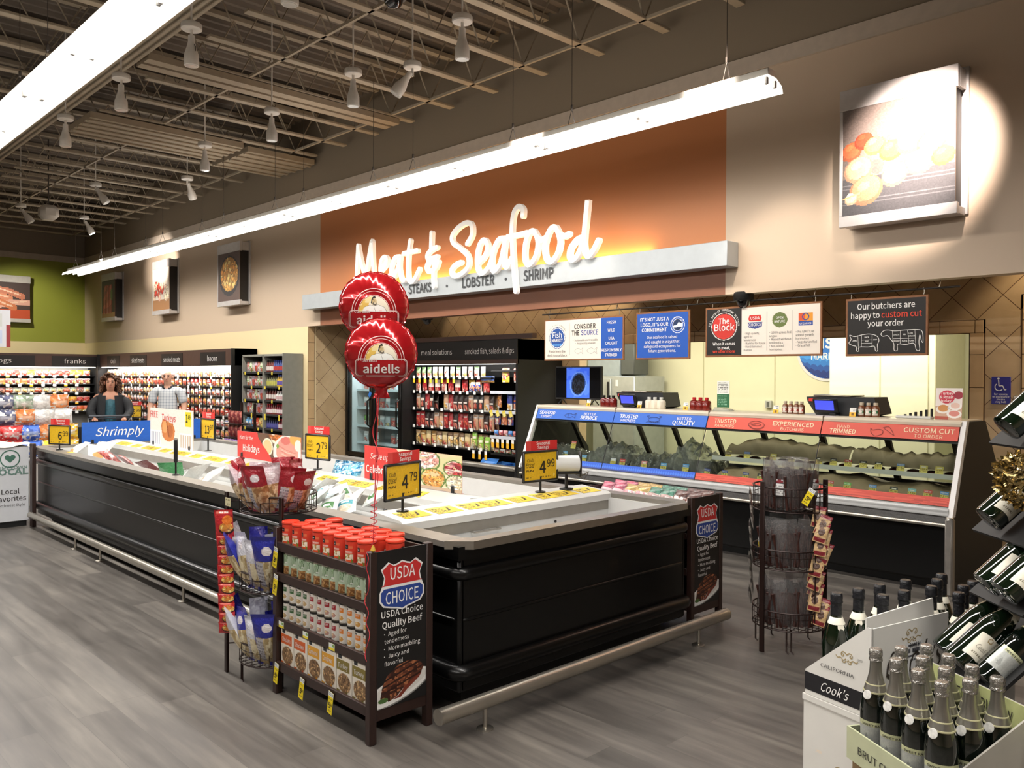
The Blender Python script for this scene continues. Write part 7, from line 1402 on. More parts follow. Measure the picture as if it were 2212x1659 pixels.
for i, (x, y) in enumerate(((-3.3, 2.78), (-3.35, 3.95), (-3.25, 4.15))): fm.put((x, y, .535), 0, ('red packet by the black tub in the end well', 'flat red packet deep in the end well, left one', 'flat red packet deep in the end well, right one')[i], 'red packets in the end well', rot=(-1.45, 0, .6*i))
# ================================================================ SHOPPERS, CART, DISPLAYS AT THE FAR LEFT
SKIN = mat('fair_skin', '#d8a68c', .5, noise=.05); SKIN2 = mat('tan_skin', '#c08a70', .5, noise=.05)
def skinned(name, pts, edges, m, parent, root=0, sub=2, kind=None):
    """continuous surface grown over a skeleton: pts name -> (x, y, z, rx, ry)"""
    ks = list(pts); me = bpy.data.meshes.new(name); o0 = ORG[parent.name]
    me.from_pydata([pts[k][:3] for k in ks], [(ks.index(a), ks.index(b)) for a, b in edges], [])
    o = bpy.data.objects.new(name, me); COL.objects.link(o); o.parent = parent; me.materials.append(m)
    md = o.modifiers.new('skin', 'SKIN'); md.use_smooth_shade = True; md.branch_smoothing = .6
    for i, k in enumerate(ks): sv = me.skin_vertices[0].data[i]; sv.radius = pts[k][3:5]; sv.use_root = (i == root)
    ss = o.modifiers.new('sub', 'SUBSURF'); ss.levels = sub; ss.render_levels = sub; return o
def ellipsoid(q, c, r, n=14, m=10, col=None): return q.grid(lambda u, v: (c[0]+r[0]*cos(2*pi*u)*sin(pi*v), c[1]+r[1]*sin(2*pi*u)*sin(pi*v), c[2]-r[2]*cos(pi*v)), n, m, col, wrap=True)
def person(label, loc, rz, h, skin, arms, spread=1.0):
    t = thing('person', label, 'person', (0, 0, 0)); k = h/1.75; Z = lambda z: z*k
    p = {'pelvis': (0, 0, Z(.95), .145, .11), 'waist': (0, 0, Z(1.1), .135*spread, .11*spread), 'chest': (0, .01, Z(1.3), .155*spread, .115*spread), 'collar': (0, .015, Z(1.43), .10, .075), 'neck': (0, .005, Z(1.5), .052, .055), 'jaw': (0, -.015, Z(1.56), .062, .075), 'head': (0, -.005, Z(1.65), .076, .095), 'crown': (0, .005, Z(1.72), .055, .065)}
    e = [('pelvis', 'waist'), ('waist', 'chest'), ('chest', 'collar'), ('collar', 'neck'), ('neck', 'jaw'), ('jaw', 'head'), ('head', 'crown')]
    for s, sd in ((-1, 'r'), (1, 'l')):
        el, wr, hd = arms[sd]
        p.update({'shoulder'+sd: (s*.185*spread, .01, Z(1.40), .062, .062), 'elbow'+sd: (*el, .046, .046), 'wrist'+sd: (*wr, .03, .03), 'palm'+sd: (*hd, .036, .026), 'hip'+sd: (s*.09, 0, Z(.88), .09, .09), 'knee'+sd: (s*.1, -.02, Z(.5), .06, .06), 'ankle'+sd: (s*.1, .01, Z(.09), .04, .045), 'toe'+sd: (s*.11, -.15, Z(.04), .045, .03)})
        e += [('collar', 'shoulder'+sd), ('shoulder'+sd, 'elbow'+sd), ('elbow'+sd, 'wrist'+sd), ('wrist'+sd, 'palm'+sd), ('pelvis', 'hip'+sd), ('hip'+sd, 'knee'+sd), ('knee'+sd, 'ankle'+sd), ('ankle'+sd, 'toe'+sd)]
        H = V(hd); d = (H-V(wr)).normalized(); a = d.cross(V((0, 0, 1))).normalized()
        for i in range(4):
            b = H+a*(.028*(i-1.5)/1.5); L = (.055, .065, .062, .048)[i]; p[f'f{i}{sd}'] = (*(b+d*L*.5+V((0, 0, -.004)))[:], .0095, .0095); p[f'g{i}{sd}'] = (*(b+d*L*.8+V((0, 0, -.035)))[:], .008, .008); e += [('palm'+sd, f'f{i}{sd}'), (f'f{i}{sd}', f'g{i}{sd}')]
        tb = H-d*.015+a*(-s*.035); p['t'+sd] = (*(tb+V((0, 0, -.01)))[:], .0105, .0105); p['u'+sd] = (*(tb+d*.035+V((0, 0, -.022)))[:], .009, .009); e += [('palm'+sd, 't'+sd), ('t'+sd, 'u'+sd)]
    skinned('body', p, e, skin, t)
    q = MB(); y = -.088
    ellipsoid(q, (0, y-.012, Z(1.615)), (.014, .02, .026)); q.build('nose', skin, t, 180)
    q = MB(); [ellipsoid(q, (s*.032, y+.004, Z(1.645)), (.012, .008, .007)) for s in (-1, 1)]; q.build('eyes', mat('dark_eye', '#2a2018', .3, noise=0), t, 180)
    q = MB(); [ellipsoid(q, (s*.032, y+.0, Z(1.668)), (.02, .008, .005)) for s in (-1, 1)]; q.build('eyebrows', mat('brow_hair', '#5a4636', .7), t, 180)
    q = MB(); ellipsoid(q, (0, y+.005, Z(1.572)), (.024, .01, .007)); q.build('mouth', mat('lip', '#a8605a', .4, noise=0), t, 180)
    q = MB(); [ellipsoid(q, (s*.082, .0, Z(1.63)), (.012, .02, .032)) for s in (-1, 1)]; q.build('ears', skin, t, 180)
    return t, p, Z
def grow(p, keys, add, over=None): o = {k: (*p[k][:3], p[k][3]+add, p[k][4]+add) for k in keys}; o.update(over or {}); return o
# woman with curly hair behind the cart
arms = {'r': ((-.27, -.08, 1.08), (-.20, -.34, .98), (-.19, -.42, .99)), 'l': ((.27, -.08, 1.08), (.20, -.34, .98), (.19, -.42, .99))}
w, p, Z = person('person with long curly brown hair in black jacket pushing a cart', (0, 0, 0), 0, 1.62, SKIN2, arms)
skinned('teal_top', grow(p, ['pelvis', 'waist', 'chest'], .012, {'collar': (0, .012, Z(1.42), .08, .07)}), [('pelvis', 'waist'), ('waist', 'chest'), ('chest', 'collar')], mat('teal_blouse', '#2f5f6c', .6, noise=.3, nscale=30), w)
JACK = mat('black_jacket', '#15171b', .7)
for s, sd in ((-1, 'r'), (1, 'l')):
    skinned('jacket_sleeve', grow(p, ['shoulder'+sd, 'elbow'+sd, 'wrist'+sd], .022, {'in': (s*.10, .03, Z(1.42), .06, .07)}), [('in', 'shoulder'+sd), ('shoulder'+sd, 'elbow'+sd), ('elbow'+sd, 'wrist'+sd)], JACK, w)
    q = MB(); q.grid(lambda u, v: ((s*(.055+.03*(1-v)+.15*sin(u*pi/2))), -.155*cos(u*pi/2)*(1-.1*v)+.01, Z(.88)+(Z(1.43)-Z(.88))*v), 8, 8); q.grid(lambda u, v: (s*(.205*cos(u*pi/2)), .01+.16*sin(u*pi/2), Z(.88)+(Z(1.43)-Z(.88))*v), 8, 8); q.build('jacket_front', JACK, w, 180)
skinned('trousers', grow(p, ['pelvis', 'hipr', 'kneer', 'ankler', 'hipl', 'kneel', 'anklel'], .016), [('pelvis', 'hipr'), ('hipr', 'kneer'), ('kneer', 'ankler'), ('pelvis', 'hipl'), ('hipl', 'kneel'), ('kneel', 'anklel')], mat('dark_trousers', '#23242b', .7), w)
q = MB(); r = random.Random(2)
for i in range(150):
    a = r.uniform(-.25, pi+.25); z0 = Z(r.uniform(1.58, 1.74)); rr = .095+.02*r.random(); c = V((rr*cos(a), .01+rr*sin(a)*.95, z0)); k = r.uniform(.035, .05); ph = r.uniform(0, 6); L = r.uniform(.1, .24)*(1 if sin(a) > -.1 else .9)
    q.tube([(c+V((cos(a)*(.035*j/7)+.016*cos(ph+j*1.5), sin(a)*.03*j/7+.016*sin(ph+j*1.5), -L*j/7+.02)))[:] for j in range(8)], [.012]*7+[.004], 5)
for i in range(60): a, b = r.uniform(0, 2*pi), r.uniform(.25, 1.35); c = V((.1*cos(a)*sin(b), .01+.1*sin(a)*sin(b)*.95, Z(1.655)+.105*cos(b))); (q.tube([(c+V((.02*cos(j), .02*sin(j), .012*j-.02)))[:] for j in range(5)], .012, 5) if (c.y > -.06 or b < .7) else None)
q.build('hair', mat('curly_brown_hair', '#5a3a26', .6, noise=.3, nscale=20), w)
w.location = (-13.2, 4.34, 0); w.rotation_euler = (0, 0, radians(70))
# man in pale checked shirt
arms = {'r': ((-.26, -.02, 1.12), (-.24, -.18, .90), (-.235, -.26, .87)), 'l': ((.26, .0, 1.12), (.25, -.12, .88), (.24, -.2, .85))}
m_, p, Z = person('person, bald with short grey hair, in pale checked short-sleeved shirt', (0, 0, 0), 0, 1.71, SKIN, arms, 1.1)
def check():
    mm = bpy.data.materials.new('pale_checked_cotton'); mm.use_nodes = True; nt = mm.node_tree; b = nt.nodes['Principled BSDF']; tc = nt.nodes.new('ShaderNodeTexCoord'); sp = nt.nodes.new('ShaderNodeSeparateXYZ'); nt.links.new(tc.outputs['Object'], sp.inputs[0])
    f = math_n(nt, 'ADD', math_n(nt, 'LESS_THAN', math_n(nt, 'FRACT', math_n(nt, 'MULTIPLY', sp.outputs[0], 22)), .25), math_n(nt, 'LESS_THAN', math_n(nt, 'FRACT', math_n(nt, 'MULTIPLY', sp.outputs[2], 22)), .25))
    nt.links.new(mix_n(nt, math_n(nt, 'MULTIPLY', f, .5), '#d3d6d8', '#8f9aa6'), b.inputs['Base Color']); b.inputs['Roughness'].default_value = .7; return mm
SHIRT = check()
sl_ = {}
for s, sd in ((-1, 'r'), (1, 'l')): a, b = V(p['shoulder'+sd][:3]), V(p['elbow'+sd][:3]); sl_['cuff'+sd] = (*(a+(b-a)*.85)[:], .07, .07)
skinned('shirt', grow(p, ['pelvis', 'waist', 'chest', 'collar', 'shoulderr', 'shoulderl'], .02, sl_), [('pelvis', 'waist'), ('waist', 'chest'), ('chest', 'collar'), ('collar', 'shoulderr'), ('collar', 'shoulderl'), ('shoulderr', 'cuffr'), ('shoulderl', 'cuffl')], SHIRT, m_)
MB().tube([(.075*cos(a), .012+.075*sin(a), Z(1.475)-.03*(sin(a) < -.5)) for a in np.linspace(-1.2, 4.3, 16)], .02, 6).build('collar', mat('navy_collar', '#20262f', .7), m_)
skinned('trousers', grow(p, ['pelvis', 'hipr', 'kneer', 'ankler', 'hipl', 'kneel', 'anklel'], .016), [('pelvis', 'hipr'), ('hipr', 'kneer'), ('kneer', 'ankler'), ('pelvis', 'hipl'), ('hipl', 'kneel'), ('kneel', 'anklel')], mat('khaki_trousers', '#8a7d66', .7), m_)
q = MB(); q.grid(lambda u, v: (.092*cos(-.1+(pi+.2)*u), .008+.108*sin(-.1+(pi+.2)*u), Z(1.59)+.085*v), 14, 5); q.build('hair', mat('short_grey_hair', '#b8b2aa', .8, noise=.2), m_, 180)
m_.location = (-13.6, 5.35, 0); m_.rotation_euler = (0, 0, radians(55))
# shopping cart
CARTM = mat('dark_cart_wire', '#3c4048', .4, metal=.5)
cart = thing('shopping_cart', 'dark wire shopping cart pushed by the woman in the black jacket', 'shopping cart', (0, 0, 0))
q = MB(); top = [(-.28, .38, 1.0), (.28, .38, 1.0), (.22, -.55, .93), (-.22, -.55, .93)]; bot = [(-.22, .30, .58), (.22, .30, .58), (.18, -.48, .62), (-.18, -.48, .62)]
q.tube(top, .008, 6, True).tube(bot, .006, 6, True); lerp = lambda a, b, t_: tuple(a[i]*(1-t_)+b[i]*t_ for i in range(3))
for i in range(4):
    a, b, c, d = top[i], top[(i+1) % 4], bot[i], bot[(i+1) % 4]; n = 12 if i % 2 == 0 else 18
    for k in range(1, n): q.tube([lerp(a, b, k/n), lerp(c, d, k/n)], .0028, 4)
    for k in range(1, 4): q.tube([lerp(a, c, k/4), lerp(b, d, k/4)], .003, 4)
for k in range(1, 10): q.tube([lerp(bot[0], bot[1], k/10), lerp(bot[3], bot[2], k/10)], .003, 4)
q.build('basket', CARTM, cart); MB().cyl((-.27, .42, 1.03), (.27, .42, 1.03), .016, 10).build('handle', mat('grey_cart_handle', '#50545a', .5), cart)
q = MB(); q.box((0, .2, .83), (.42, .012, .24), .01); q.build('seat_flap', mat('blue_grey_flap', '#4a4f68', .5), cart)
for s in (-1, 1): MB().tube([(s*.25, .38, .98), (s*.24, .3, .4), (s*.24, .32, .15)], .012, 6).tube([(s*.24, .32, .16), (s*.2, -.5, .16)], .011, 6).tube([(s*.2, .3, .58), (s*.24, .32, .3)], .008, 5).build('frame', CARTM, cart)
for s in (-1, 1):
    for y, xx in ((.32, .24), (-.5, .2)): MB().lathe([(.03, -.014), (.055, -.012), (.055, .012), (.03, .014)], 14, (s*xx, y, .056), Mx.Rotation(pi/2, 4, 'Y')).box((s*xx, y, .115), (.035, .04, .06), .005).build('wheel', BLK, cart)
d_ = radians(70); cart.location = (-13.2+.80*sin(d_), 4.34-.80*cos(d_), 0); cart.rotation_euler = (0, 0, d_)
# bin heaped with packs at the far left
t = thing('promotion_bin', 'low bin heaped with packs at far left beyond the freezer island', 'display bin', (-12.2, 3.1, 0)); MB().bx(-12.9, -11.55, 2.1, 3.47, 0, .56, .01).build('body', mat('pale_bin_board', '#c9c4bc', .5), t); MB().bx(-12.95, -11.5, 2.06, 3.5, .56, .60, .01).build('rim', WHITEP, t)
cols = (('#b8302f', 'dark red'), ('#3a5cb0', 'blue'), ('#e0a82c', 'yellow'), ('#c4c2be', 'grey'), ('#c8743c', 'orange'), ('#7f8f7a', 'green-grey'), ('#d8d4d0', 'white'), ('#4c5068', 'slate'))
bb = []
for i, (c, nm) in enumerate(cols):
    g = P(36, 40, c); g.mott(tuple(min(1, x*1.2+.05) for x in rgb(c)), 6, .5, i); g.mott('#d8d4ce', 9, .7, i+4); g.rect(.15, .3, .85, .6, '#e8e2da', .5); m = pack_mesh(.25, .2, .12, g, c).build('bulk_pack', FILM, None, 60); m['category'] = 'food package'; bb.append((Stock(m), nm))
for tier, (z, x, ks) in enumerate(((.61, -11.62, (3, 0, 0, 1, 2, 2)), (.80, -11.75, (3, 0, 0, 1, 4, 2)), (.99, -11.9, (3, 6, 7, 4, 3, 6)), (1.17, -12.1, (5, 3, 7, 5, 3, 4)))):
    for i, k in enumerate(ks):
        for d in range(2): bb[k][0].put((x-.17*d, 2.25+.213*i+.02*(tier % 2), z), pi/2+.12*((i*7+tier) % 3-1), f'{bb[k][1]} bulk pack in the far left bin, {nth(tier)} layer, {nth(i)} from left{", behind" if d else ""}', 'bulk packs in the far left bin')
    if tier: MB().bx(-12.85, x-.28, 2.15, 3.45, .6+.19*(tier-1), .6+.19*tier).build('step', mat('pale_bin_board', '#c9c4bc', .5), t)
t = thing('display_box', 'white display box lettered LOCAL with green heart at the left edge', 'display box', (-10.4, 2.2, 0)); MB().bx(-10.62, -10.12, 1.9, 2.49, .06, .86, .006).build('box', mat('white_box_board', '#d4d6da', .5, noise=.03), t); MB().bx(-10.6, -10.14, 1.92, 2.47, 0, .06).build('base', BLKM, t)
q = MB(); R, U = (0, 1, 0), (0, 0, 1); q.text('LOCAL', (-10.119, 2.31, .565), R, U, .10, width=.34, bold=.03).text('HOMETOWN', (-10.119, 2.31, .625), R, U, .05, width=.32, bold=.01); q.build('lettering', mat('grey_green_ink', '#66847a', .6, noise=0), t)
q = MB(); q.stroke([(2.31+.09*cos(a), .735+.09*sin(a)) for a in np.linspace(0, 2*pi, 32)], .012, (-10.1195, 0, 0), R, U, closed=False); hp = [(2.31+.052*(16*sin(a)**3)/16, .74+.05*(13*cos(a)-5*cos(2*a)-2*cos(3*a)-cos(4*a))/16) for a in np.linspace(0, 2*pi, 28)[:-1]]; q.add([(-10.119, a, b) for a, b in hp], [tuple(range(len(hp)))]); q.build('heart_logo', mat('green_ink', '#3f6a5a', .6, noise=0), t)
MB().text('Local\nFavorites', (-10.119, 2.31, .36), R, U, .085, bold=.01, line=.9).text('Northwest Style', (-10.119, 2.31, .225), R, U, .045).build('lettering', mat('dark_print', '#2a2624', .6, noise=0), t)
one(MB().grid(lambda u, v: (-10.62+.52*u, 1.9+.62*v, .865+.022*sin(5*u+3*v)*sin(9*v)+.035*sin(pi*u)), 12, 12), 'folded_cloth', mat('cream_cloth', '#e4ddcc', .7), 'cream folded cloth lying on the LOCAL display box', 'cloth', (-10.36, 2.2, .86), smooth=180)
one(MB().bx(-10.08, -9.98, 2.485, 2.525, 0, .895, .004), 'end_board', DWOOD, 'narrow dark brown upright board at the far left corner of the freezer', 'board', (-10.03, 2.5, 0))
t = thing('wire_stand', 'dark stand of red and purple packs in front of the grey sauce shelves', 'display stand', (-12.35, 5.95, 0)); MB().bx(-12.6, -12.1, 5.75, 6.15, 0, .5, .01).build('base', DWOOD, t)
for x in (-12.58, -12.14): MB().bx(x, x+.02, 6.1, 6.14, .5, 1.2).build('post', WIREB, t)
g = P(12, 12, '#7a2a2e'); g.mott('#c87a6a', 5, .55, 2); m = pack_mesh(.15, .2, .07, g, '#6a2428').build('meat_stick_bag', FILM, None, 60); m['category'] = 'bag'; s1 = Stock(m); g = P(12, 12, '#6a4a8c'); g.mott('#a88ac0', 5, .55, 2); m = pack_mesh(.2, .14, .1, g, '#5a3a7c').build('purple_pack', FILM, None, 60); m['category'] = 'food package'; s2 = Stock(m)
for i in range(3): s1.put((-12.5+.15*i, 5.9, .88), 0, f'dark red bag on the stand by the grey shelves, {nth(i)} from the left', 'red bags on the far stand'); s1.put((-12.5+.15*i, 5.9, .67), 0, f'dark red bag on the stand by the grey shelves, lower tier, {nth(i)} from the left', 'red bags on the far stand'); s2.put((-12.46+.19*i, 5.82, .505), 0, f'purple pack at the foot of the stand by the grey shelves, {nth(i)} from the left', 'purple packs on the far stand')
MB().bx(-12.58, -12.12, 5.82, 6.1, .655, .668).build('shelf', WIREB, t); MB().bx(-12.58, -12.12, 5.82, 6.1, .865, .878).build('shelf', WIREB, t)
# ================================================================ SPARKLING WINE DISPLAY AT THE LOWER RIGHT
GREENG = mat('dark_green_glass', '#0a170b', .06, noise=0, coat=1.0, spec=.8); BLACKG = mat('black_green_glass', '#08100b', .06, noise=0, coat=1.0, spec=.8)
FOILS = mat('silver_bottle_foil', '#b5b2ac', .26, metal=.9, bump=.5, bscale=120, noise=0); FOILK = mat('black_bottle_foil', '#17181c', .35, noise=0, bump=.4, bscale=90); CREAML = mat('cream_label', '#e8e2d0', .5, noise=.03)
def wine(name, silver):
    t = thing(name, 'x', 'bottle', (0, 0, 0)); R = .0425 if silver else .046
    prof = [(R*.72, 0), (R*.97, .004), (R, .012), (R, .135), (R*.985, .155), (R*.9, .178), (R*.72, .205), (R*.5, .232), (R*.38, .255), (R*.345, .275), (R*.34, .30)]
    MB().lathe(prof, 32).build('glass', BLACKG if silver else GREENG, t)
    if silver:
        MB().lathe([(R*.80, .200), (R*.70, .214), (R*.54, .234), (R*.42, .256), (R*.39, .275), (R*.385, .292)], 28).build('foil_collar', mat('pearl_collar', '#9f9c93', .28, metal=.85, noise=.05), t)
        MB().lathe([(R*.41, .288), (R*.46, .291), (R*.44, .297), (R*.41, .301), (R*.45, .306), (R*.44, .32), (R*.36, .3245), (0, .3245)], 24).build('foil_cap', FOILS, t)
        MB().lathe([(R*.805, .199), (R*.815, .2), (R*.79, .204)], 28).lathe([(R*.645, .221), (R*.65, .2225), (R*.63, .2245)], 28).build('collar_edge', mat('pale_yellow_foil', '#d8d3a8', .4, metal=.3, noise=0), t)
        MB().lathe([(0, 0), (.0135, 0), (.0135, .0015), (0, .002)], 20, (-.0205, -.0295, .194), Mx.Rotation(-.6, 4, 'Z') @ Mx.Rotation(pi/2-.35, 4, 'X')).build('medallion', mat('pearl_medallion', '#d4d2cc', .35, metal=.3, noise=.25, nscale=90), t)
        g = P(40, 26, '#a9aba6'); g.grain(.04, 2); g.rect(0, .8, 1, 1, '#c9cba0'); g.poly([(.2, .3), (.26, .55), (.3, .42), (.34, .22), (.25, .15)], '#8a8c88'); g.poly([(.6, .3), (.66, .6), (.72, .42), (.8, .3), (.7, .15)], '#8f918c')
        lab = lambda u, v: ((R+.0008)*cos(-2.75+2.4*u), (R+.0008)*sin(-2.75+2.4*u), .045+.075*v); lb_ = MB().pic(g, lab).build('label', printed('metallic_label', .35, metal=.3), t)
        MB().text('SWEET RABBIT', (0, 0, 0), (1, 0, 0), (0, 0, 1), .0095, width=.075, bold=.02, fn=lambda a, b: ((R+.0014)*cos(-pi/2+.0+a/R), (R+.0014)*sin(-pi/2+a/R), .107+b)).build('lettering', INKN, lb_)
    else:
        MB().lathe([(R*.42, .232), (R*.40, .25), (R*.385, .29), (R*.44, .293), (R*.445, .3), (R*.42, .303), (R*.44, .309), (R*.43, .322), (R*.36, .327), (0, .327)], 24).build('foil_cap', FOILK, t)
        MB().lathe([(R*.60, .222), (R*.63, .223), (R*.44, .245), (R*.41, .246)], 28).build('neck_label', CREAML, t)
        q = MB(); q.grid(lambda u, v: (R*(.62+.1*v)*cos(-1.5+.75*u-.2), R*(.62+.1*v)*sin(-1.5+.75*u-.2), .222-.022*v*sin(pi*min(1, .15+.7*u))), 6, 4); q.build('neck_tab', CREAML, t)
        g = P(36, 26, '#e8e2d0'); g.ell(.5, .86, .12, .1, '#a58f62'); g.ell(.5, .86, .07, .06, '#e8e2d0'); g.writing(.25, .1, .75, .25, '#8d8672', 1, 3)
        for a in (0, 1): g.put(g.inell(a, 0, .1, .16), '#e8e2d0')
        lb_ = MB().pic(g, lambda u, v: ((R+.0008)*cos(-2.3+1.5*u), (R+.0008)*sin(-2.3+1.5*u), .035+.085*v+.006*sin(pi*u))).build('label', CARD, t)
        MB().text("Cook's", (0, 0, 0), (1, 0, 0), (0, 0, 1), .026, width=.042, shear=.4, fn=lambda a, b: ((R+.0016)*cos(-1.55+a/R), (R+.0016)*sin(-1.55+a/R), .072+b)).build('lettering', mat('grey_script', '#8a8678', .6, noise=0), lb_)
    return Stock(t)
ws, wk = wine('sparkling_bottle', True), wine('sparkling_bottle', False)
e1, e2 = V((.854, -.520, 0)), V((.520, .854, 0)); p0 = V((-1.022, 2.482, .522))
for rw in range(3):
    for cl in range(4): ws.put((p0+e1*(.0905*cl)+e2*(.0865*rw))[:], .35, f'sparkling bottle with silver foil, {nth(cl)} from the left in the {("front", "middle", "back")[rw]} row of its carton', 'silver-foiled bottles')
CARDB = mat('pale_green_carton', '#b9bc9a', .6); CARDG = mat('grey_carton', '#9a958c', .6); WHITEB = mat('white_carton_print', '#dcd9d2', .55, noise=.02); BLKBAND = mat('black_carton_band', '#17161a', .5, noise=0); KRAFTB = mat('brown_carton_b', '#8c7350', .7)
def oriented(q, o, a, b, a0, a1, b0, b1, z0, z1): 
    vs = [(o+a*x+b*y+V((0, 0, z)))[:] for x in (a0, a1) for y in (b0, b1) for z in (z0, z1)]; return q.add(vs, [(0, 1, 3, 2), (4, 6, 7, 5), (0, 4, 5, 1), (2, 3, 7, 6), (0, 2, 6, 4), (1, 5, 7, 3)])
o = V((p0.x, p0.y, 0)); A0, A1, B0_, B1_ = -.05, .325, -.05, .225
t = thing('wine_carton', 'open pale green carton lettered Brut Cuvee holding silver-foiled bottles', 'carton', (o+e1*.13+e2*.08)[:])
q = MB(); oriented(q, o, e1, e2, A0, A1, B0_, B1_, .505, .52); q.build('base', KRAFTB, t)
q = MB(); oriented(q, o, e1, e2, A0, A1, B0_-.006, B0_, .505, .60); q.build('front_panel', CARDB, t); q = MB(); oriented(q, o, e1, e2, A0-.006, A0, B0_-.006, B1_, .505, .60); q.build('side_panel', CARDB, t)
q = MB(); q.add([(o+e1*A1+e2*b+V((0, 0, z)))[:] for b, z in ((B0_, .505), (B1_, .505), (B1_, .76), (B0_, .60))]+[(o+e1*(A1+.006)+e2*b+V((0, 0, z)))[:] for b, z in ((B0_, .505), (B1_, .505), (B1_, .76), (B0_, .60))], [(0, 1, 2, 3), (7, 6, 5, 4), (0, 4, 5, 1), (1, 5, 6, 2), (2, 6, 7, 3), (3, 7, 4, 0)]); q.build('side_panel', CARDG, t)
q = MB(); oriented(q, o, e1, e2, A0, A1+.25, B1_, B1_+.006, .505, .775); q.build('back_panel', CARDG, t); q = MB(); oriented(q, o, e1, e2, A0, A1+.25, B1_-.0015, B1_, .695, .775); q.build('back_band', mat('yellow_green_band', '#c4c98a', .6), t)
q = MB(); 
for s, a in (('BAREFOOT', .067), ('BUBBLY', .214)): q.text(s, (o+e1*a+e2*(B1_-.002)+V((0, 0, .708)))[:], e1[:], (0, 0, 1), .062, width=.147 if s[1] == 'A' else .112, bold=.004)
q.text('BRUT CUVEE', (o+e1*.10+e2*(B0_-.0065)+V((0, 0, .538)))[:], e1[:], (0, 0, 1), .036, width=.2, bold=.004); q.build('lettering', INKN, t)
t = thing('wine_carton', 'brown closed carton under the pale green carton', 'carton', (o+e1*.13+e2*.08)[:]); q = MB(); oriented(q, o, e1, e2, A0, A1+.1, B0_+.01, B1_, 0, .503); q.build('body', KRAFTB, t)
# cartons with slanted cut-out and black bottles
C = V((-1.088, 2.617, 0)); dA, dB = V((-.970, .242, 0)), V((.235, .972, 0)); LA, LB = .262, .395
t = thing('wine_carton', "open white carton with black band lettered Cook's, cut down at the left", 'carton', (C+dA*.13+dB*.2)[:])
def face(q, o, d, n, pts, th=.005): f = [(o+d*a+V((0, 0, z))) for a, z in pts]; k = len(f); return q.add([p[:] for p in f]+[(p-n*th)[:] for p in f], [tuple(range(k)), tuple(range(2*k-1, k-1, -1))]+[(i, k+i, k+(i+1) % k, (i+1) % k) for i in range(k)])
nA, nB = -dB, -dA
face(MB(), C, dA, nA, [(0, .585), (LA, .585), (LA, .655), (.02, .86), (0, .86)]).build('front_panel', WHITEB, t)
face(MB(), C, dB, nB, [(0, .585), (LB, .585), (LB, .86), (0, .86)]).build('side_panel', WHITEB, t); face(MB(), C+dA*.03, dB, nB, [(0.01, .6), (LB, .6), (LB-.04, .905), (.01, .885)]).build('inner_flap', WHITEB, t)
face(MB(), C+dA*LA, dB, -nB, [(0, .585), (LB, .585), (LB, .66), (0, .655)]).build('side_panel', WHITEB, t); q = MB(); oriented(q, C, dA, dB, 0, LA, 0, LB, .575, .585); q.build('base', WHITEB, t)
face(MB(), C+nA*.0006, dA, nA, [(0, .59), (LA, .59), (LA, .65), (0, .65)], .0005).build('black_band', BLKBAND, t)
rA = -dA; q = MB(); q.text("Cook's", (C+dA*(LA*.55)+nA*.0015+V((0, 0, .605)))[:], rA[:], (0, 0, 1), .05, width=.11, shear=.45); q.build('lettering', INKW, t)
q = MB(); q.text('CALIFORNIA', (C+dA*(LA*.50)+nA*.001+V((0, 0, .685)))[:], rA[:], (0, 0, 1), .02, width=.13, bold=.0); q.text('1859', (C+dA*(LA*.17)+nA*.001+V((0, 0, .745)))[:], rA[:], (0, 0, 1), .012).build('small_lettering', INKN, t)
GOLD = mat('dull_gold_ink', '#a08a5a', .5, noise=0)
def scroll(o, d, n, cx, cz, s, w=.003):
    q = MB(); pp = lambda pts: q.stroke([(0, 0)]*0+[(a, b) for a, b in smooth(pts, 4)], w, (o+n*.001)[:], d[:], (0, 0, 1), t=0)
    for m_s in (-1, 1):
        pp([(cx+m_s*s*a, cz+s*b) for a, b in ((0, .2), (.3, .45), (.6, .35), (.65, .1), (.45, 0), (.38, .15), (.5, .22))]); pp([(cx+m_s*s*a, cz+s*b) for a, b in ((.1, -.2), (.4, -.4), (.75, -.2), (1.1, -.3), (1.3, -.1))]); pp([(cx+m_s*s*a, cz+s*b) for a, b in ((.05, -.35), (.25, -.6), (.5, -.55), (.5, -.4))])
    return q
scroll(C+dA*(LA*.36), rA, nA, 0, .745, .032).build('ornament', GOLD, t); scroll(C, dB, nB, LB*.5, .815, .04).build('ornament', GOLD, t)
q = MB(); q.text("Cook's", (C+dB*(LB*.5)+nB*.0012+V((0, 0, .69)))[:], dB[:], (0, 0, 1), .15, width=.30, shear=.5, bold=-.012); q.build('lettering', mat('brown_black_script', '#3a332c', .6, noise=0), t)
MB().card(P(16, 22, '#d6d6d4').writing(.1, .55, .9, .98, '#55565a', 4, 2).rect(.2, .2, .8, .42, '#8a8a8c').rect(.2, .05, .8, .12, '#3a3a3c'), (C+dB*(LB*.42)+nB*.0025+V((0, 0, .64)))[:], dB[:], (0, 0, 1), .085, .15, .0008).build('sticker', PAPERY, t); MB().text('904315\n744', (C+dB*(LB*.53)+nB*.004+V((0, 0, .775)))[:], dB[:], (0, 0, 1), .022, bold=.01).build('lettering', INK, t)
t = thing('wine_carton', 'closed white carton with red wax crest under the cut-out carton', 'carton', (C+dA*.13+dB*.2)[:]); q = MB(); oriented(q, C, dA, dB, -.0, LA+.004, 0, LB, .0, .572); q.build('body', WHITEB, t)
q = MB(); oriented(q, C, dA, dB, -.003, LA+.007, -.003, LB+.003, .553, .573); q.build('lid_edge', WHITEB, t)
cz = .35; cO = C+dA*.10; scroll(cO, rA, nA, 0, cz, .055, .004).build('ornament', GOLD, t)
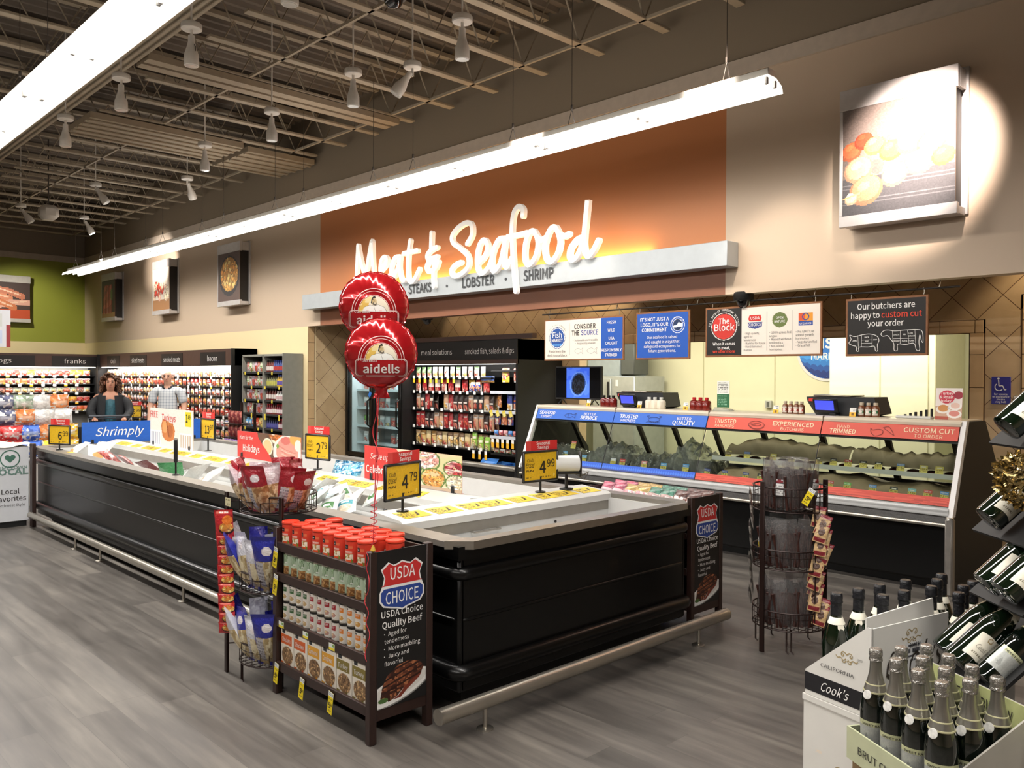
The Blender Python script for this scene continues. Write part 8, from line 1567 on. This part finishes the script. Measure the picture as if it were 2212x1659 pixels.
q = MB(); oc = [(.026*cos(a+.39), .03*sin(a+.39)) for a in np.linspace(0, 2*pi, 9)[:-1]]; q.add([(cO+nA*.0015+rA*a+V((0, 0, cz+b)))[:] for a, b in oc], [tuple(range(8))]); q.build('wax_seal', mat('wine_red_ink', '#7a2430', .5, noise=0), t); MB().text('C', (cO+nA*.003+V((0, 0, cz-.014)))[:], rA[:], (0, 0, 1), .036, bold=.01).text('1859', (cO+nA*.003-rA*.10+V((0, 0, cz+.045)))[:], rA[:], (0, 0, 1), .014).build('lettering', mat('cream_ink', '#f3d9b4', .6, noise=0), t)
n = 0
for b in (.30, .185, .07):
    for a in (.215, .12):
        if (a, b) == (.12, .07): continue
        wk.put((C+dA*a+dB*(b+.03)+V((0, 0, .587)))[:], -.3+.25*n, f"green sparkling bottle with black foil in the cut-out white carton, {nth(n)} counted from the back", 'black-foiled bottles'); n += 1
t = thing('wine_carton', 'white carton of black-foiled bottles behind the cut-out carton', 'carton', (-1.0, 3.22, 0)); q = MB(); oriented(q, C+dB*.41, dA, dB, -.05, LA, 0, .3, 0, .585); q.build('body', WHITEB, t)
for i, (a, b) in enumerate(((.21, .06), (.11, .06), (.01, .06), (.16, .17), (.06, .17), (.2, .26), (.08, .26))): wk.put((C+dB*(.41+b)+dA*a+V((0, 0, .587)))[:], .5*i, f'green sparkling bottle with black foil in the rear carton, {nth(i)} counted from the front left', 'black-foiled bottles')
# slanted rack of bottles at the right edge
Rv, Fv, Uv = V((.693, .720, 0)), V((-.720, .693, 0)), V((0, 0, 1)); ax = (Rv*.74+Uv*.67).normalized()
def tilt_rot(axis, twist):
    z = axis.normalized(); y = (Fv-z*Fv.dot(z)).normalized(); x = y.cross(z); M = Mx((x, y, z)).transposed(); return (M @ Mx.Rotation(twist, 3, 'Z')).to_euler()
TB = [((-.924, 2.830, .805), wk, 'cream-labelled bottle tilted in the lower tier at right edge, rear one'), ((-.868, 2.768, .80), wk, 'cream-labelled bottle tilted in the lower tier at right edge, middle one'), ((-.79, 2.748, .775), ws, 'silver-labelled bottle tilted in the lower tier at right edge, front one'), ((-.806, 2.822, 1.04), wk, 'cream-labelled bottle tilted in the middle tier at right edge'), ((-.738, 2.756, 1.04), wk, 'bottle tilted in the middle tier, mostly outside the right edge'), ((-.82, 2.89, 1.23), wk, 'bottle tilted in the upper tier below the gold tinsel'), ((-.765, 2.863, 1.52), wk, 'bottle at the very top of the tilted rack, right edge')]
for b, s, l in TB: s.put((V(b)-ax*.04)[:], label=l, group='tilted bottles', rot=tilt_rot(ax, -.15))
t = thing('bottle_rack', 'dark slanted rack carrying tilted bottles at the right edge', 'bottle rack', (-.5, 3.1, 0)); nrm = (Uv*.74-Rv*.67).normalized()
for b in ((-.868, 2.768, .79), (-.806, 2.822, 1.035), (-.82, 2.89, 1.225), (-.765, 2.863, 1.515)):
    c = V(b)-nrm*.055; q = MB(); vs = [(c+ax*a+Fv*f_+nrm*h)[:] for a in (-.05, .30) for f_ in (-.14, .14) for h in (-.01, 0)]; q.add(vs, [(0, 1, 3, 2), (4, 6, 7, 5), (0, 4, 5, 1), (2, 3, 7, 6), (0, 2, 6, 4), (1, 5, 7, 3)]); q.build('slanted_shelf', BLKM, t)
q = MB(); oriented(q, V((-.62, 3.10, 0)), Rv, Fv, -.02, .02, -.17, .17, 0, 1.75); oriented(q, V((-.45, 3.28, 0)), Rv, Fv, -.02, .3, -.17, .17, 0, .6); q.build('upright', BLKM, t)
q = MB(); r = random.Random(12); c = V((-.712, 2.80, 1.335))
for i in range(620):
    d = V((r.gauss(0, 1), r.gauss(0, 1), r.gauss(0, 1))).normalized(); p = c+Rv*(d.x*.085)+Fv*(d.y*.07)+Uv*(d.z*.075-d.x*.03); a = V((r.gauss(0, 1), r.gauss(0, 1), r.gauss(0, 1))).normalized(); b = a.cross(d).normalized(); L, W_ = r.uniform(.008, .02), r.uniform(.003, .006)
    q.add([(p-a*L-b*W_)[:], (p+a*L-b*W_)[:], (p+a*L+b*W_+d*.006)[:], (p-a*L+b*W_+d*.004)[:]], [(0, 1, 2, 3)])
one(q, 'tinsel_garland', mat('gold_silver_tinsel', '#c9b27a', .18, metal=.9, noise=.35, nscale=60), 'gold and silver tinsel wrapped round the tilted bottles at right edge', 'tinsel', c[:], smooth=0)
